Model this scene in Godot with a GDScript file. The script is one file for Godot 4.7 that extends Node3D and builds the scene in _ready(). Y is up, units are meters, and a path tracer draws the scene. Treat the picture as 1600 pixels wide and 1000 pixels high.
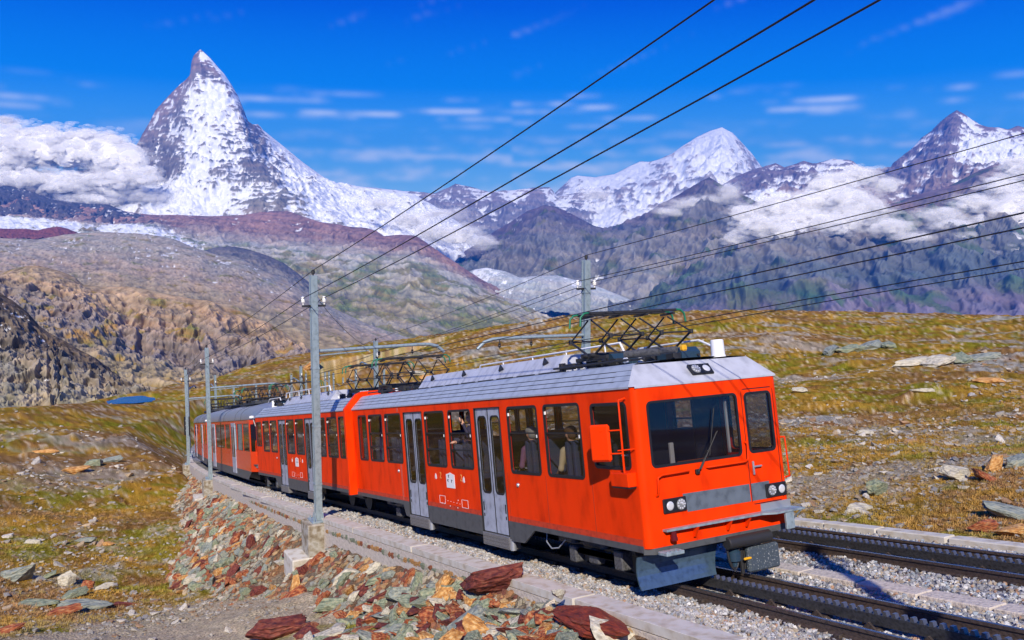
extends Node3D
# A red rack railway train on a mountain slope, with snow peaks behind. The origin is the camera's eye; x right, y up, -z into the view; metres.

const F := 1370.0                      # focal length in pixels of the 1600 x 1000 photograph
const PITCH := 4.8
var cam_up: Vector3
var cam_fw: Vector3
var rng := RandomNumberGenerator.new()
var used := {}
var M := {}
var noise_a := FastNoiseLite.new()
var noise_b := FastNoiseLite.new()
var noise_r := FastNoiseLite.new()
var noise_c := FastNoiseLite.new()
var noise_w := FastNoiseLite.new()

# the track: centre line at rail level, in a straight line past the first two cars and then bending to the right
var track_o := Vector3(3.0549, -4.7538, -12.1244)
var path_x := PackedFloat32Array()
var path_z := PackedFloat32Array()
var path_a := PackedFloat32Array()
var path_y := PackedFloat32Array()
const PATH_FROM := 60.0
const PATH_N := 260

func _ready():
	rng.seed = 7
	cam_up = Vector3(0, cos(deg_to_rad(PITCH)), -sin(deg_to_rad(PITCH)))
	cam_fw = Vector3(0, -sin(deg_to_rad(PITCH)), -cos(deg_to_rad(PITCH)))
	# --- camera, sky, sun, exposure ---
	var cam := Camera3D.new()
	cam.name = "camera"
	cam.fov = rad_to_deg(2.0 * atan(500.0 / F))
	cam.rotation_degrees = Vector3(-PITCH, 0, 0)
	cam.near = 0.1
	cam.far = 40000.0
	add_child(cam)
	cam.current = true
	var env := Environment.new()
	env.background_mode = Environment.BG_SKY
	env.sky = Sky.new()
	var pano := PanoramaSkyMaterial.new()
	pano.panorama = sky_picture()
	env.sky.sky_material = pano
	env.background_energy_multiplier = 1.0
	env.tonemap_mode = Environment.TONE_MAPPER_LINEAR
	env.tonemap_exposure = 1.3
	env.sdfgi_enabled = true
	env.ssao_enabled = true
	env.ssil_enabled = true
	env.fog_enabled = true
	env.fog_density = 0.000072
	env.fog_light_color = Color(0.10, 0.52, 1.0)
	var we := WorldEnvironment.new()
	we.name = "world_environment"
	we.environment = env
	add_child(we)
	var sun := DirectionalLight3D.new()
	sun.name = "sun"
	sun.light_color = Color(1.0, 0.955, 0.88)
	sun.light_energy = 1.6
	sun.light_angular_distance = 0.5
	sun.shadow_enabled = true
	sun.sky_mode = DirectionalLight3D.SKY_MODE_LIGHT_ONLY
	var el := deg_to_rad(38.0)
	var to_sun := Vector3(-0.0436 * cos(el), sin(el), 0.999 * cos(el))
	sun.look_at_from_position(Vector3.ZERO, -to_sun, Vector3.UP)
	add_child(sun)
	# --- building ---
	setup_noise()
	setup_path()
	materials()
	ground_setup()
	far_mountains()
	clouds()
	ground()
	track()
	embankment()
	train()
	poles_and_wires()
	rocks()
	people()

func setup_noise():
	noise_a.seed = 11; noise_a.frequency = 1.0; noise_a.fractal_octaves = 4
	noise_a.noise_type = FastNoiseLite.TYPE_SIMPLEX_SMOOTH
	noise_b.seed = 23; noise_b.frequency = 1.0; noise_b.fractal_octaves = 2
	noise_b.noise_type = FastNoiseLite.TYPE_SIMPLEX_SMOOTH
	noise_r.seed = 37; noise_r.frequency = 1.0; noise_r.fractal_octaves = 5
	noise_r.noise_type = FastNoiseLite.TYPE_SIMPLEX
	noise_r.fractal_type = FastNoiseLite.FRACTAL_RIDGED
	noise_w.seed = 71; noise_w.frequency = 1.0; noise_w.noise_type = FastNoiseLite.TYPE_VALUE
	noise_w.fractal_type = FastNoiseLite.FRACTAL_NONE
	noise_c.seed = 5; noise_c.frequency = 1.0; noise_c.fractal_octaves = 1
	noise_c.noise_type = FastNoiseLite.TYPE_CELLULAR
	noise_c.cellular_return_type = FastNoiseLite.RETURN_CELL_VALUE

# a point of the photograph (1600 x 1000), that many metres ahead
func at(px: float, py: float, ahead: float) -> Vector3:
	var d := Vector3((px - 800.0) / F, 0, 0) + cam_up * ((500.0 - py) / F) + cam_fw
	return d * (ahead / -d.z)

# --- the track's line: h = metres along it on the map, positive uphill towards the viewer ---
func setup_path():
	var p := Vector2(track_o.x, track_o.z)
	var a := atan2(0.45814808, 0.86892689)
	var y := track_o.y
	# start PATH_FROM uphill
	p += Vector2(sin(a), cos(a)) * PATH_FROM
	y += 0.19063 * PATH_FROM
	for i in PATH_N:
		var h := PATH_FROM - i
		path_x.append(p.x); path_z.append(p.y); path_a.append(a); path_y.append(y)
		p -= Vector2(sin(a), cos(a))
		var g := 0.19063
		if h < -62.0:
			g = lerpf(0.19063, 0.035, clampf((-62.0 - h) / 30.0, 0, 1))
		y -= g
		if h < -20.0:
			a -= 1.0 / 330.0 if h > -72.0 else (1.0 / 75.0 if h > -150.0 else 0.0)

# how far the valley wall stands closer to the rails along the bend
func wall_in(h: float) -> float:
	return -0.3 * smoothstep(-16.0, -30.0, h)

func path_at(h: float) -> Vector3:     # at rail level, on the centre line
	var i := clampf(PATH_FROM - h, 0, PATH_N - 1.001)
	var k := int(i)
	var f := i - k
	return Vector3(lerpf(path_x[k], path_x[k + 1], f), lerpf(path_y[k], path_y[k + 1], f), lerpf(path_z[k], path_z[k + 1], f))

func path_basis(h: float) -> Basis:    # x uphill along the rails, y up, z to the valley side
	var t := (path_at(h + 0.5) - path_at(h - 0.5)).normalized()
	var z := t.cross(Vector3.UP).normalized()
	return Basis(t, z.cross(t), z)

func on_track(h: float, y: float, z: float) -> Vector3:
	return path_at(h) + path_basis(h) * Vector3(0, y, z)

# (h, z) of a place on the map relative to the track
func to_track(x: float, zz: float) -> Vector2:
	var h := (x - track_o.x) * 0.46640 + (zz - track_o.z) * 0.88457
	var side := 0.0
	for k in 4:
		var i := clampi(roundi(PATH_FROM - h), 0, PATH_N - 1)
		var dx := x - path_x[i]
		var dz := zz - path_z[i]
		var s := sin(path_a[i])
		var c := cos(path_a[i])
		var along := dx * s + dz * c
		side = -dx * c + dz * s
		h = PATH_FROM - i + along
		if absf(along) < 0.6:
			break
	return Vector2(h, side)
# --- naming ---
func numbered(called: String) -> String:
	var n: int = used.get(called, -1) + 1
	used[called] = n
	return called if n == 0 else "%s_%03d" % [called, n]

func tag(o: Node, label := "", category := "", group := "", kind := ""):
	if label: o.set_meta("label", label)
	if category: o.set_meta("category", category)
	if group: o.set_meta("group", group)
	if kind: o.set_meta("kind", kind)
	return o

func thing(called: String, label: String, category: String, tr := Transform3D(), group := "") -> Node3D:
	var o := Node3D.new()
	o.name = numbered(called)
	add_child(o)
	o.transform = tr
	tag(o, label, category, group)
	return o

func put(called: String, mb, m: Material, parent: Node = self, tr := Transform3D()) -> MeshInstance3D:
	var o := MeshInstance3D.new()
	o.mesh = mb if mb is Mesh else mb.mesh()
	o.material_override = m
	if parent == self:
		o.name = numbered(called)
		add_child(o)
	else:
		var n := 0
		var called_n := called
		while parent.has_node(NodePath(called_n)):
			n += 1
			called_n = "%s_%03d" % [called, n]
		o.name = called_n
		parent.add_child(o, true)
	o.transform = tr
	return o

func structure(called: String, mb, m: Material, parent: Node = self) -> MeshInstance3D:
	var o := put(called, mb, m, parent)
	if parent == self: o.set_meta("kind", "structure")
	return o

func scatter(called: String, mesh: Mesh, m: Material, places: Array, colors: PackedColorArray, parent: Node = self) -> MultiMeshInstance3D:
	var mm := MultiMesh.new()
	mm.transform_format = MultiMesh.TRANSFORM_3D
	mm.use_colors = colors.size() > 0
	mm.mesh = mesh
	mm.instance_count = places.size()
	for i in places.size():
		mm.set_instance_transform(i, places[i])
		if colors.size() > 0:
			mm.set_instance_color(i, colors[i])
	var o := MultiMeshInstance3D.new()
	o.multimesh = mm
	o.material_override = m
	o.name = numbered(called)
	o.set_meta("kind", "stuff")
	parent.add_child(o, true)
	return o

# --- mesh building ---
class Mb:
	var v := PackedVector3Array()
	var n := PackedVector3Array()
	var c := PackedColorArray()
	var uv := PackedVector2Array()
	var idx := PackedInt32Array()
	var col := Color.WHITE
	var colored := false
	var use_uv := false
	func vert(p: Vector3, nn: Vector3, u := Vector2.ZERO) -> int:
		v.append(p); n.append(nn); uv.append(u)
		c.append(col)
		return v.size() - 1
	# corners run counter-clockwise as seen from outside
	func tri(a: Vector3, b: Vector3, d: Vector3):
		var nn := (b - a).cross(d - a).normalized()
		var i := vert(a, nn)
		vert(b, nn); vert(d, nn)
		idx.append_array(PackedInt32Array([i, i + 2, i + 1]))
	func quad(a: Vector3, b: Vector3, d: Vector3, e: Vector3):
		var nn := (d - a).cross(e - b).normalized()
		var i := vert(a, nn, Vector2(0, 1))
		vert(b, nn, Vector2(1, 1)); vert(d, nn, Vector2(1, 0)); vert(e, nn, Vector2(0, 0))
		idx.append_array(PackedInt32Array([i, i + 2, i + 1, i, i + 3, i + 2]))
	func itri(a: int, b: int, d: int):
		idx.append_array(PackedInt32Array([a, d, b]))
	# box by its centre and size, edges cut by a chamfer
	func box(o: Vector3, s: Vector3, ch := 0.0, bs := Basis()):
		var h := s * 0.5
		if ch <= 0.0:
			for ax in 3:
				for sg in [-1.0, 1.0]:
					var nn := Vector3.ZERO; nn[ax] = sg
					var u := Vector3.ZERO; u[(ax + 1) % 3] = 1.0
					var w := Vector3.ZERO; w[(ax + 2) % 3] = 1.0
					if sg < 0.0:
						var q := u; u = w; w = q
					quad(o + bs * ((nn - u - w) * h), o + bs * ((nn + u - w) * h), o + bs * ((nn + u + w) * h), o + bs * ((nn - u + w) * h))
			return
		var k := Vector3(h.x - ch, h.y - ch, h.z - ch)
		var P := func(ax: int, sx: float, sy: float, sz: float) -> Vector3:
			var p := Vector3(sx * k.x, sy * k.y, sz * k.z)
			p[ax] = signf([sx, sy, sz][ax]) * h[ax]
			return o + bs * p
		for ax in 3:
			for sg in [-1.0, 1.0]:
				var q := []
				for e in [[-1.0, -1.0], [1.0, -1.0], [1.0, 1.0], [-1.0, 1.0]]:
					var s3 := [0.0, 0.0, 0.0]
					s3[ax] = sg; s3[(ax + 1) % 3] = e[0]; s3[(ax + 2) % 3] = e[1]
					q.append(P.call(ax, s3[0], s3[1], s3[2]))
				if sg < 0.0: q.reverse()
				quad(q[0], q[1], q[2], q[3])
		for ax in 3:                       # the twelve edges
			var b1 := (ax + 1) % 3
			var b2 := (ax + 2) % 3
			for s1 in [-1.0, 1.0]:
				for s2 in [-1.0, 1.0]:
					var lo := [0.0, 0.0, 0.0]; var hi := [0.0, 0.0, 0.0]
					lo[ax] = -1.0; hi[ax] = 1.0
					lo[b1] = s1; hi[b1] = s1; lo[b2] = s2; hi[b2] = s2
					var p1: Vector3 = P.call(b1, lo[0], lo[1], lo[2]); var p2: Vector3 = P.call(b1, hi[0], hi[1], hi[2])
					var p3: Vector3 = P.call(b2, hi[0], hi[1], hi[2]); var p4: Vector3 = P.call(b2, lo[0], lo[1], lo[2])
					if s1 * s2 > 0.0: quad(p4, p3, p2, p1) if false else quad(p1, p2, p3, p4) if ((p2 - p1).cross(p3 - p1)).dot((p1 + p3) * 0.5 - o) > 0.0 else quad(p4, p3, p2, p1)
					else: quad(p1, p2, p3, p4) if ((p2 - p1).cross(p3 - p1)).dot((p1 + p3) * 0.5 - o) > 0.0 else quad(p4, p3, p2, p1)
		for sx in [-1.0, 1.0]:
			for sy in [-1.0, 1.0]:
				for sz in [-1.0, 1.0]:
					var a: Vector3 = P.call(0, sx, sy, sz); var b: Vector3 = P.call(1, sx, sy, sz); var d: Vector3 = P.call(2, sx, sy, sz)
					if (b - a).cross(d - a).dot(a - o) > 0.0: tri(a, b, d)
					else: tri(a, d, b)
	# round tube along a polyline
	func tube(pts: Array, r: float, sides := 6, caps := true, r2 := -1.0):
		if r2 < 0.0: r2 = r
		var rings := []
		var prev := Vector3.UP
		for k in pts.size():
			var t: Vector3
			if k == 0: t = pts[1] - pts[0]
			elif k == pts.size() - 1: t = pts[k] - pts[k - 1]
			else: t = (pts[k + 1] - pts[k]).normalized() + (pts[k] - pts[k - 1]).normalized()
			t = t.normalized()
			var u := prev.cross(t)
			if u.length() < 0.05: u = Vector3.RIGHT.cross(t)
			if u.length() < 0.05: u = Vector3.BACK.cross(t)
			u = u.normalized()
			var w := t.cross(u)
			prev = w if k == 0 else prev
			var rr := lerpf(r, r2, float(k) / (pts.size() - 1))
			var ring := []
			for j in sides:
				var a := TAU * j / sides
				var dirn := u * cos(a) + w * sin(a)
				ring.append(vert(pts[k] + dirn * rr, dirn))
			rings.append(ring)
			prev = w
		for k in pts.size() - 1:
			for j in sides:
				var j2 := (j + 1) % sides
				itri(rings[k][j], rings[k][j2], rings[k + 1][j2])
				itri(rings[k][j], rings[k + 1][j2], rings[k + 1][j])
		if caps:
			for e in 2:
				var ring: Array = rings[0] if e == 0 else rings[-1]
				for j in range(1, sides - 1):
					if e == 0: tri(v[ring[0]], v[ring[j + 1]], v[ring[j]])
					else: tri(v[ring[0]], v[ring[j]], v[ring[j + 1]])
	# solid of revolution about the y axis of bs, profile of (radius, height)
	func lathe(prof: Array, sides: int, o: Vector3, bs := Basis()):
		for k in prof.size() - 1:
			var p: Vector2 = prof[k]; var q: Vector2 = prof[k + 1]
			var slope := Vector2(q.y - p.y, -(q.x - p.x)).normalized()
			for j in sides:
				var a := TAU * j / sides; var b := TAU * (j + 1) / sides
				var da := Vector3(cos(a), 0, -sin(a)); var db := Vector3(cos(b), 0, -sin(b))
				var na := bs * (da * slope.x + Vector3(0, slope.y, 0)); var nb := bs * (db * slope.x + Vector3(0, slope.y, 0))
				var i0 := vert(o + bs * (da * p.x + Vector3(0, p.y, 0)), na)
				var i1 := vert(o + bs * (db * p.x + Vector3(0, p.y, 0)), nb)
				var i2 := vert(o + bs * (db * q.x + Vector3(0, q.y, 0)), nb)
				var i3 := vert(o + bs * (da * q.x + Vector3(0, q.y, 0)), na)
				itri(i0, i1, i2); itri(i0, i2, i3)
	# extrude a polygon in the plane (u, w) along d; poly counter-clockwise seen against d
	func prism(poly: PackedVector2Array, o: Vector3, u: Vector3, w: Vector3, d: Vector3):
		var t := Geometry2D.triangulate_polygon(poly)
		var cw := u.cross(w).dot(d) < 0.0
		var area := 0.0
		for k in poly.size():
			var p := poly[k]; var q := poly[(k + 1) % poly.size()]
			area += p.x * q.y - q.x * p.y
		if area < 0.0: cw = not cw
		for k in range(0, t.size(), 3):
			var a := o + u * poly[t[k]].x + w * poly[t[k]].y
			var b := o + u * poly[t[k + 1]].x + w * poly[t[k + 1]].y
			var e := o + u * poly[t[k + 2]].x + w * poly[t[k + 2]].y
			if (b - a).cross(e - a).dot(d) > 0.0:
				tri(a + d, b + d, e + d); tri(a, e, b)
			else:
				tri(a + d, e + d, b + d); tri(a, b, e)
		for k in poly.size():
			var a := o + u * poly[k].x + w * poly[k].y
			var q2 := poly[(k + 1) % poly.size()]
			var b := o + u * q2.x + w * q2.y
			if cw: quad(b, a, a + d, b + d)
			else: quad(a, b, b + d, a + d)
	func mesh() -> ArrayMesh:
		var arr := []
		arr.resize(Mesh.ARRAY_MAX)
		arr[Mesh.ARRAY_VERTEX] = v
		arr[Mesh.ARRAY_NORMAL] = n
		if colored: arr[Mesh.ARRAY_COLOR] = c
		if use_uv: arr[Mesh.ARRAY_TEX_UV] = uv
		arr[Mesh.ARRAY_INDEX] = idx
		var m := ArrayMesh.new()
		m.add_surface_from_arrays(Mesh.PRIMITIVE_TRIANGLES, arr)
		return m

# a grid of points (row by row) as one smooth mesh with vertex colours; the normals point up
func grid_mesh(p: PackedVector3Array, c: PackedColorArray, cols: int, rows: int) -> ArrayMesh:
	var n := PackedVector3Array()
	n.resize(p.size())
	for r in rows:
		for k in cols:
			var a := p[r * cols + mini(k + 1, cols - 1)] - p[r * cols + maxi(k - 1, 0)]
			var b := p[mini(r + 1, rows - 1) * cols + k] - p[maxi(r - 1, 0) * cols + k]
			var nn := a.cross(b).normalized()
			n[r * cols + k] = nn
	var up := 0.0
	for k in range(0, n.size(), 97): up += n[k].y
	if up < 0.0:
		for k in n.size(): n[k] = -n[k]
	var idx := PackedInt32Array()
	idx.resize((cols - 1) * (rows - 1) * 6)
	var w := 0
	for r in rows - 1:
		for k in cols - 1:
			var i := r * cols + k
			if up < 0.0:
				idx[w] = i; idx[w + 1] = i + 1; idx[w + 2] = i + cols
				idx[w + 3] = i + 1; idx[w + 4] = i + cols + 1; idx[w + 5] = i + cols
			else:
				idx[w] = i; idx[w + 1] = i + cols; idx[w + 2] = i + 1
				idx[w + 3] = i + 1; idx[w + 4] = i + cols; idx[w + 5] = i + cols + 1
			w += 6
	var arr := []
	arr.resize(Mesh.ARRAY_MAX)
	arr[Mesh.ARRAY_VERTEX] = p
	arr[Mesh.ARRAY_NORMAL] = n
	arr[Mesh.ARRAY_COLOR] = c
	arr[Mesh.ARRAY_INDEX] = idx
	var m := ArrayMesh.new()
	m.add_surface_from_arrays(Mesh.PRIMITIVE_TRIANGLES, arr)
	return m

# --- materials ---
func lin(r: float, g: float, b: float) -> Color:
	return Color(r, g, b).linear_to_srgb()

func mat(called: String, c: Color, rough := 0.8, metal := 0.0) -> StandardMaterial3D:
	var m := StandardMaterial3D.new()
	m.resource_name = called
	m.albedo_color = c
	m.roughness = rough
	m.metallic = metal
	M[called] = m
	return m

func noise_tex(freq: float, oct: int, seed_: int, ramp: Gradient = null, kind := FastNoiseLite.TYPE_SIMPLEX_SMOOTH, size := 512, as_normal := false) -> NoiseTexture2D:
	var n := FastNoiseLite.new()
	n.seed = seed_
	n.frequency = freq
	n.fractal_octaves = oct
	n.noise_type = kind
	if kind == FastNoiseLite.TYPE_CELLULAR:
		n.cellular_return_type = FastNoiseLite.RETURN_CELL_VALUE if ramp else FastNoiseLite.RETURN_DISTANCE2_SUB
		n.fractal_type = FastNoiseLite.FRACTAL_NONE
	var t := NoiseTexture2D.new()
	t.width = size; t.height = size
	t.seamless = true
	t.noise = n
	if ramp: t.color_ramp = ramp
	if as_normal:
		t.as_normal_map = true
		t.bump_strength = 6.0
	return t

func ramp(stops: Array) -> Gradient:
	var g := Gradient.new()
	var o := PackedFloat32Array(); var c := PackedColorArray()
	for s in stops:
		o.append(s[0]); c.append(s[1])
	g.offsets = o; g.colors = c
	return g

func grey(a: float) -> Color: return Color(a, a, a)

func textured(called: String, c: Color, rough: float, tex: Texture2D, scale: float, bump: Texture2D = null, depth := 0.5, world := false) -> StandardMaterial3D:
	var m := mat(called, c, rough)
	m.uv1_triplanar = true
	m.uv1_world_triplanar = world
	m.uv1_scale = Vector3.ONE * scale
	m.albedo_texture = tex
	if bump:
		m.heightmap_enabled = true
		m.heightmap_texture = bump
		m.heightmap_scale = depth
	return m

func materials():
	var soft := noise_tex(0.012, 5, 3, ramp([[0.0, grey(0.72)], [0.45, grey(0.93)], [1.0, grey(1.0)]]))
	var strong := noise_tex(0.02, 5, 8, ramp([[0.0, grey(0.45)], [0.4, grey(0.8)], [0.62, grey(1.0)], [1.0, grey(0.85)]]))
	var height := noise_tex(0.02, 5, 9)
	var dust := noise_tex(0.011, 6, 4, ramp([[0.0, Color(0.82, 0.76, 0.74)], [0.34, Color(0.94, 0.92, 0.91)], [0.5, Color(0.98, 0.97, 0.97)], [0.7, grey(1.0)], [1.0, Color(1.0, 0.97, 0.95)]]), FastNoiseLite.TYPE_SIMPLEX_SMOOTH, 1024)
	var o := textured("orange_paint", lin(0.86, 0.043, 0.001), 0.42, dust, 0.35)
	o.metallic_specular = 0.2; o.uv1_scale = Vector3(0.21, 0.09, 0.23)
	textured("grey_skirt", lin(0.085, 0.09, 0.095), 0.5, soft, 0.8)
	textured("roof_paint", lin(0.40, 0.45, 0.54), 0.42, soft, 0.5)
	textured("lightened_roof_paint", lin(0.52, 0.54, 0.62), 0.4, soft, 0.5)  # roof grey with sunlight worked in for the hood; vent box shares it
	textured("door_paint", lin(0.40, 0.44, 0.54), 0.35, soft, 0.7)
	textured("stripe_paint", lin(0.13, 0.16, 0.20), 0.35, soft, 0.7)
	mat("rubber", lin(0.012, 0.012, 0.013), 0.45)
	mat("groove", lin(0.03, 0.033, 0.04), 0.7)
	mat("dark_machine", lin(0.022, 0.022, 0.024), 0.55)
	textured("grimy_metal", lin(0.10, 0.10, 0.105), 0.5, strong, 1.5)
	mat("light_metal", lin(0.45, 0.47, 0.5), 0.35, 0.6)
	textured("galvanised", lin(0.33, 0.42, 0.47), 0.42, soft, 1.0).metallic = 0.25
	mat("dark_blue_metal", lin(0.02, 0.045, 0.075), 0.35)
	textured("plough_metal", lin(0.13, 0.22, 0.33), 0.26, soft, 1.2).metallic = 0.6
	textured("chipped_box", Color.WHITE, 0.45, noise_tex(0.035, 3, 77, ramp([[0.0, lin(0.045, 0.06, 0.078)], [0.77, lin(0.06, 0.08, 0.10)], [0.79, lin(0.4, 0.42, 0.42)], [1.0, lin(0.5, 0.5, 0.48)]])), 1.3)
	mat("white_paint", lin(0.8, 0.81, 0.82), 0.4)
	mat("ceramic", lin(0.82, 0.82, 0.8), 0.2)
	mat("yellow_paint", lin(0.75, 0.38, 0.01), 0.4)
	mat("red_lens", lin(0.10, 0.008, 0.012), 0.2)
	mat("green_horn", lin(0.01, 0.17, 0.09), 0.5)
	mat("wire", lin(0.012, 0.012, 0.014), 0.55)
	mat("reflector", lin(0.72, 0.73, 0.75), 0.2, 0.3)
	mat("lens_dark", lin(0.2, 0.21, 0.22), 0.3)
	textured("step_metal", lin(0.30, 0.29, 0.28), 0.45, strong, 4.0).metallic = 0.4
	var g := mat("window_glass", Color(0.015, 0.018, 0.02, 0.38), 0.03)
	g.transparency = BaseMaterial3D.TRANSPARENCY_ALPHA
	var w := mat("windscreen_glass", Color(0.03, 0.05, 0.12, 0.58), 0.03)
	w.transparency = BaseMaterial3D.TRANSPARENCY_ALPHA
	mat("interior_floor", lin(0.06, 0.06, 0.065), 0.7)
	mat("seat_cloth", lin(0.035, 0.05, 0.12), 0.9)
	mat("cab_dark", lin(0.018, 0.024, 0.05), 0.6)
	mat("desk_orange", lin(0.45, 0.12, 0.03), 0.5)
	textured("rail_side", lin(0.085, 0.06, 0.05), 0.6, strong, 2.0)
	mat("rail_top", lin(0.16, 0.17, 0.19), 0.25, 0.8)
	textured("rack_steel", lin(0.075, 0.075, 0.08), 0.38, strong, 2.0).metallic = 0.4
	mat("rack_tooth", lin(0.20, 0.20, 0.21), 0.3, 0.7)
	textured("sleeper_steel", lin(0.07, 0.05, 0.04), 0.7, strong, 2.0)
	textured("concrete", lin(0.42, 0.40, 0.36), 0.85, noise_tex(0.008, 5, 15, ramp([[0.0, Color(0.62, 0.55, 0.45)], [0.45, Color(0.86, 0.83, 0.77)], [0.7, grey(1.0)], [1.0, Color(0.8, 0.78, 0.72)]])), 0.8, height, 0.6)
	textured("coping_stone", lin(0.62, 0.59, 0.53), 0.85, noise_tex(0.02, 6, 16, ramp([[0.0, Color(0.70, 0.65, 0.58)], [0.3, Color(0.90, 0.87, 0.82)], [0.55, grey(0.97)], [1.0, grey(1.0)]]), FastNoiseLite.TYPE_SIMPLEX_SMOOTH, 1024), 0.17, height, 0.8, true)
	textured("mortar", lin(0.66, 0.58, 0.49), 0.9, soft, 1.5, height, 1.0)
	var vc := mat("ground_tint", lin(3.1, 3.1, 3.1), 0.95)
	vc.vertex_color_use_as_albedo = true
	vc.vertex_color_is_srgb = true
	vc.specular_mode = BaseMaterial3D.SPECULAR_DISABLED
	vc.uv1_triplanar = true; vc.uv1_world_triplanar = true; vc.uv1_scale = Vector3.ONE * 0.55
	vc.albedo_texture = noise_tex(0.05, 4, 31, ramp([[0.0, grey(0.42)], [0.38, grey(0.66)], [0.55, grey(0.79)], [0.72, Color(0.88, 0.87, 0.84)], [1.0, Color(1.0, 0.99, 0.96)]]))
	vc.heightmap_enabled = true; vc.heightmap_texture = noise_tex(0.05, 4, 31); vc.heightmap_scale = 5.0
	var far := mat("far_tint", Color.WHITE, 0.95)
	far.vertex_color_use_as_albedo = true
	far.vertex_color_is_srgb = true
	far.specular_mode = BaseMaterial3D.SPECULAR_DISABLED
	var st := mat("stone_tint", lin(1.35, 1.35, 1.35), 0.85)
	st.vertex_color_use_as_albedo = true
	st.vertex_color_is_srgb = true
	st.uv1_triplanar = true; st.uv1_scale = Vector3.ONE * 0.9
	st.albedo_texture = noise_tex(0.02, 5, 41, ramp([[0.0, Color(0.45, 0.4, 0.38)], [0.42, grey(0.82)], [0.6, grey(0.88)], [0.75, Color(0.97, 0.92, 0.83)], [1.0, Color(1.0, 0.98, 0.94)]]))
	st.heightmap_enabled = true; st.heightmap_texture = height; st.heightmap_scale = 2.0
	var ba := mat("ballast_tint", Color.WHITE, 0.8)
	ba.vertex_color_use_as_albedo = true
	ba.vertex_color_is_srgb = true
	for k in [["rust_stone", [[0.0, Color(0.24, 0.08, 0.05)], [0.4, Color(0.52, 0.24, 0.13)], [0.58, Color(0.68, 0.38, 0.20)], [0.75, Color(0.66, 0.52, 0.36)], [1.0, Color(0.72, 0.64, 0.50)]]],
			["maroon_rust", [[0.0, Color(0.18, 0.05, 0.04)], [0.38, Color(0.42, 0.14, 0.09)], [0.55, Color(0.58, 0.24, 0.12)], [0.7, Color(0.40, 0.15, 0.11)], [1.0, Color(0.74, 0.52, 0.32)]]],
			["maroon_stone", [[0.0, Color(0.13, 0.03, 0.035)], [0.45, Color(0.36, 0.14, 0.12)], [0.62, Color(0.47, 0.21, 0.15)], [1.0, Color(0.62, 0.48, 0.38)]]],
			["green_grey_stone", [[0.0, Color(0.22, 0.25, 0.20)], [0.45, Color(0.47, 0.51, 0.42)], [0.65, Color(0.60, 0.63, 0.53)], [1.0, Color(0.62, 0.48, 0.28)]]],
			["ochre_stone", [[0.0, Color(0.42, 0.24, 0.10)], [0.45, Color(0.74, 0.52, 0.26)], [0.65, Color(0.82, 0.66, 0.42)], [1.0, Color(0.86, 0.80, 0.66)]]],
			["pale_stone", [[0.0, Color(0.45, 0.42, 0.37)], [0.45, Color(0.70, 0.68, 0.61)], [0.65, Color(0.80, 0.78, 0.72)], [1.0, Color(0.70, 0.60, 0.44)]]],
			["blue_grey_stone", [[0.0, Color(0.25, 0.27, 0.26)], [0.45, Color(0.46, 0.49, 0.47)], [0.65, Color(0.58, 0.61, 0.57)], [1.0, Color(0.66, 0.60, 0.47)]]]]:
		var s := textured(k[0], Color.WHITE, 0.8, noise_tex(0.016, 5, 50 + M.size(), ramp(k[1])), 0.7, height, 2.5)
		s.uv1_scale = Vector3(0.6, 1.1, 0.7)
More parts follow.
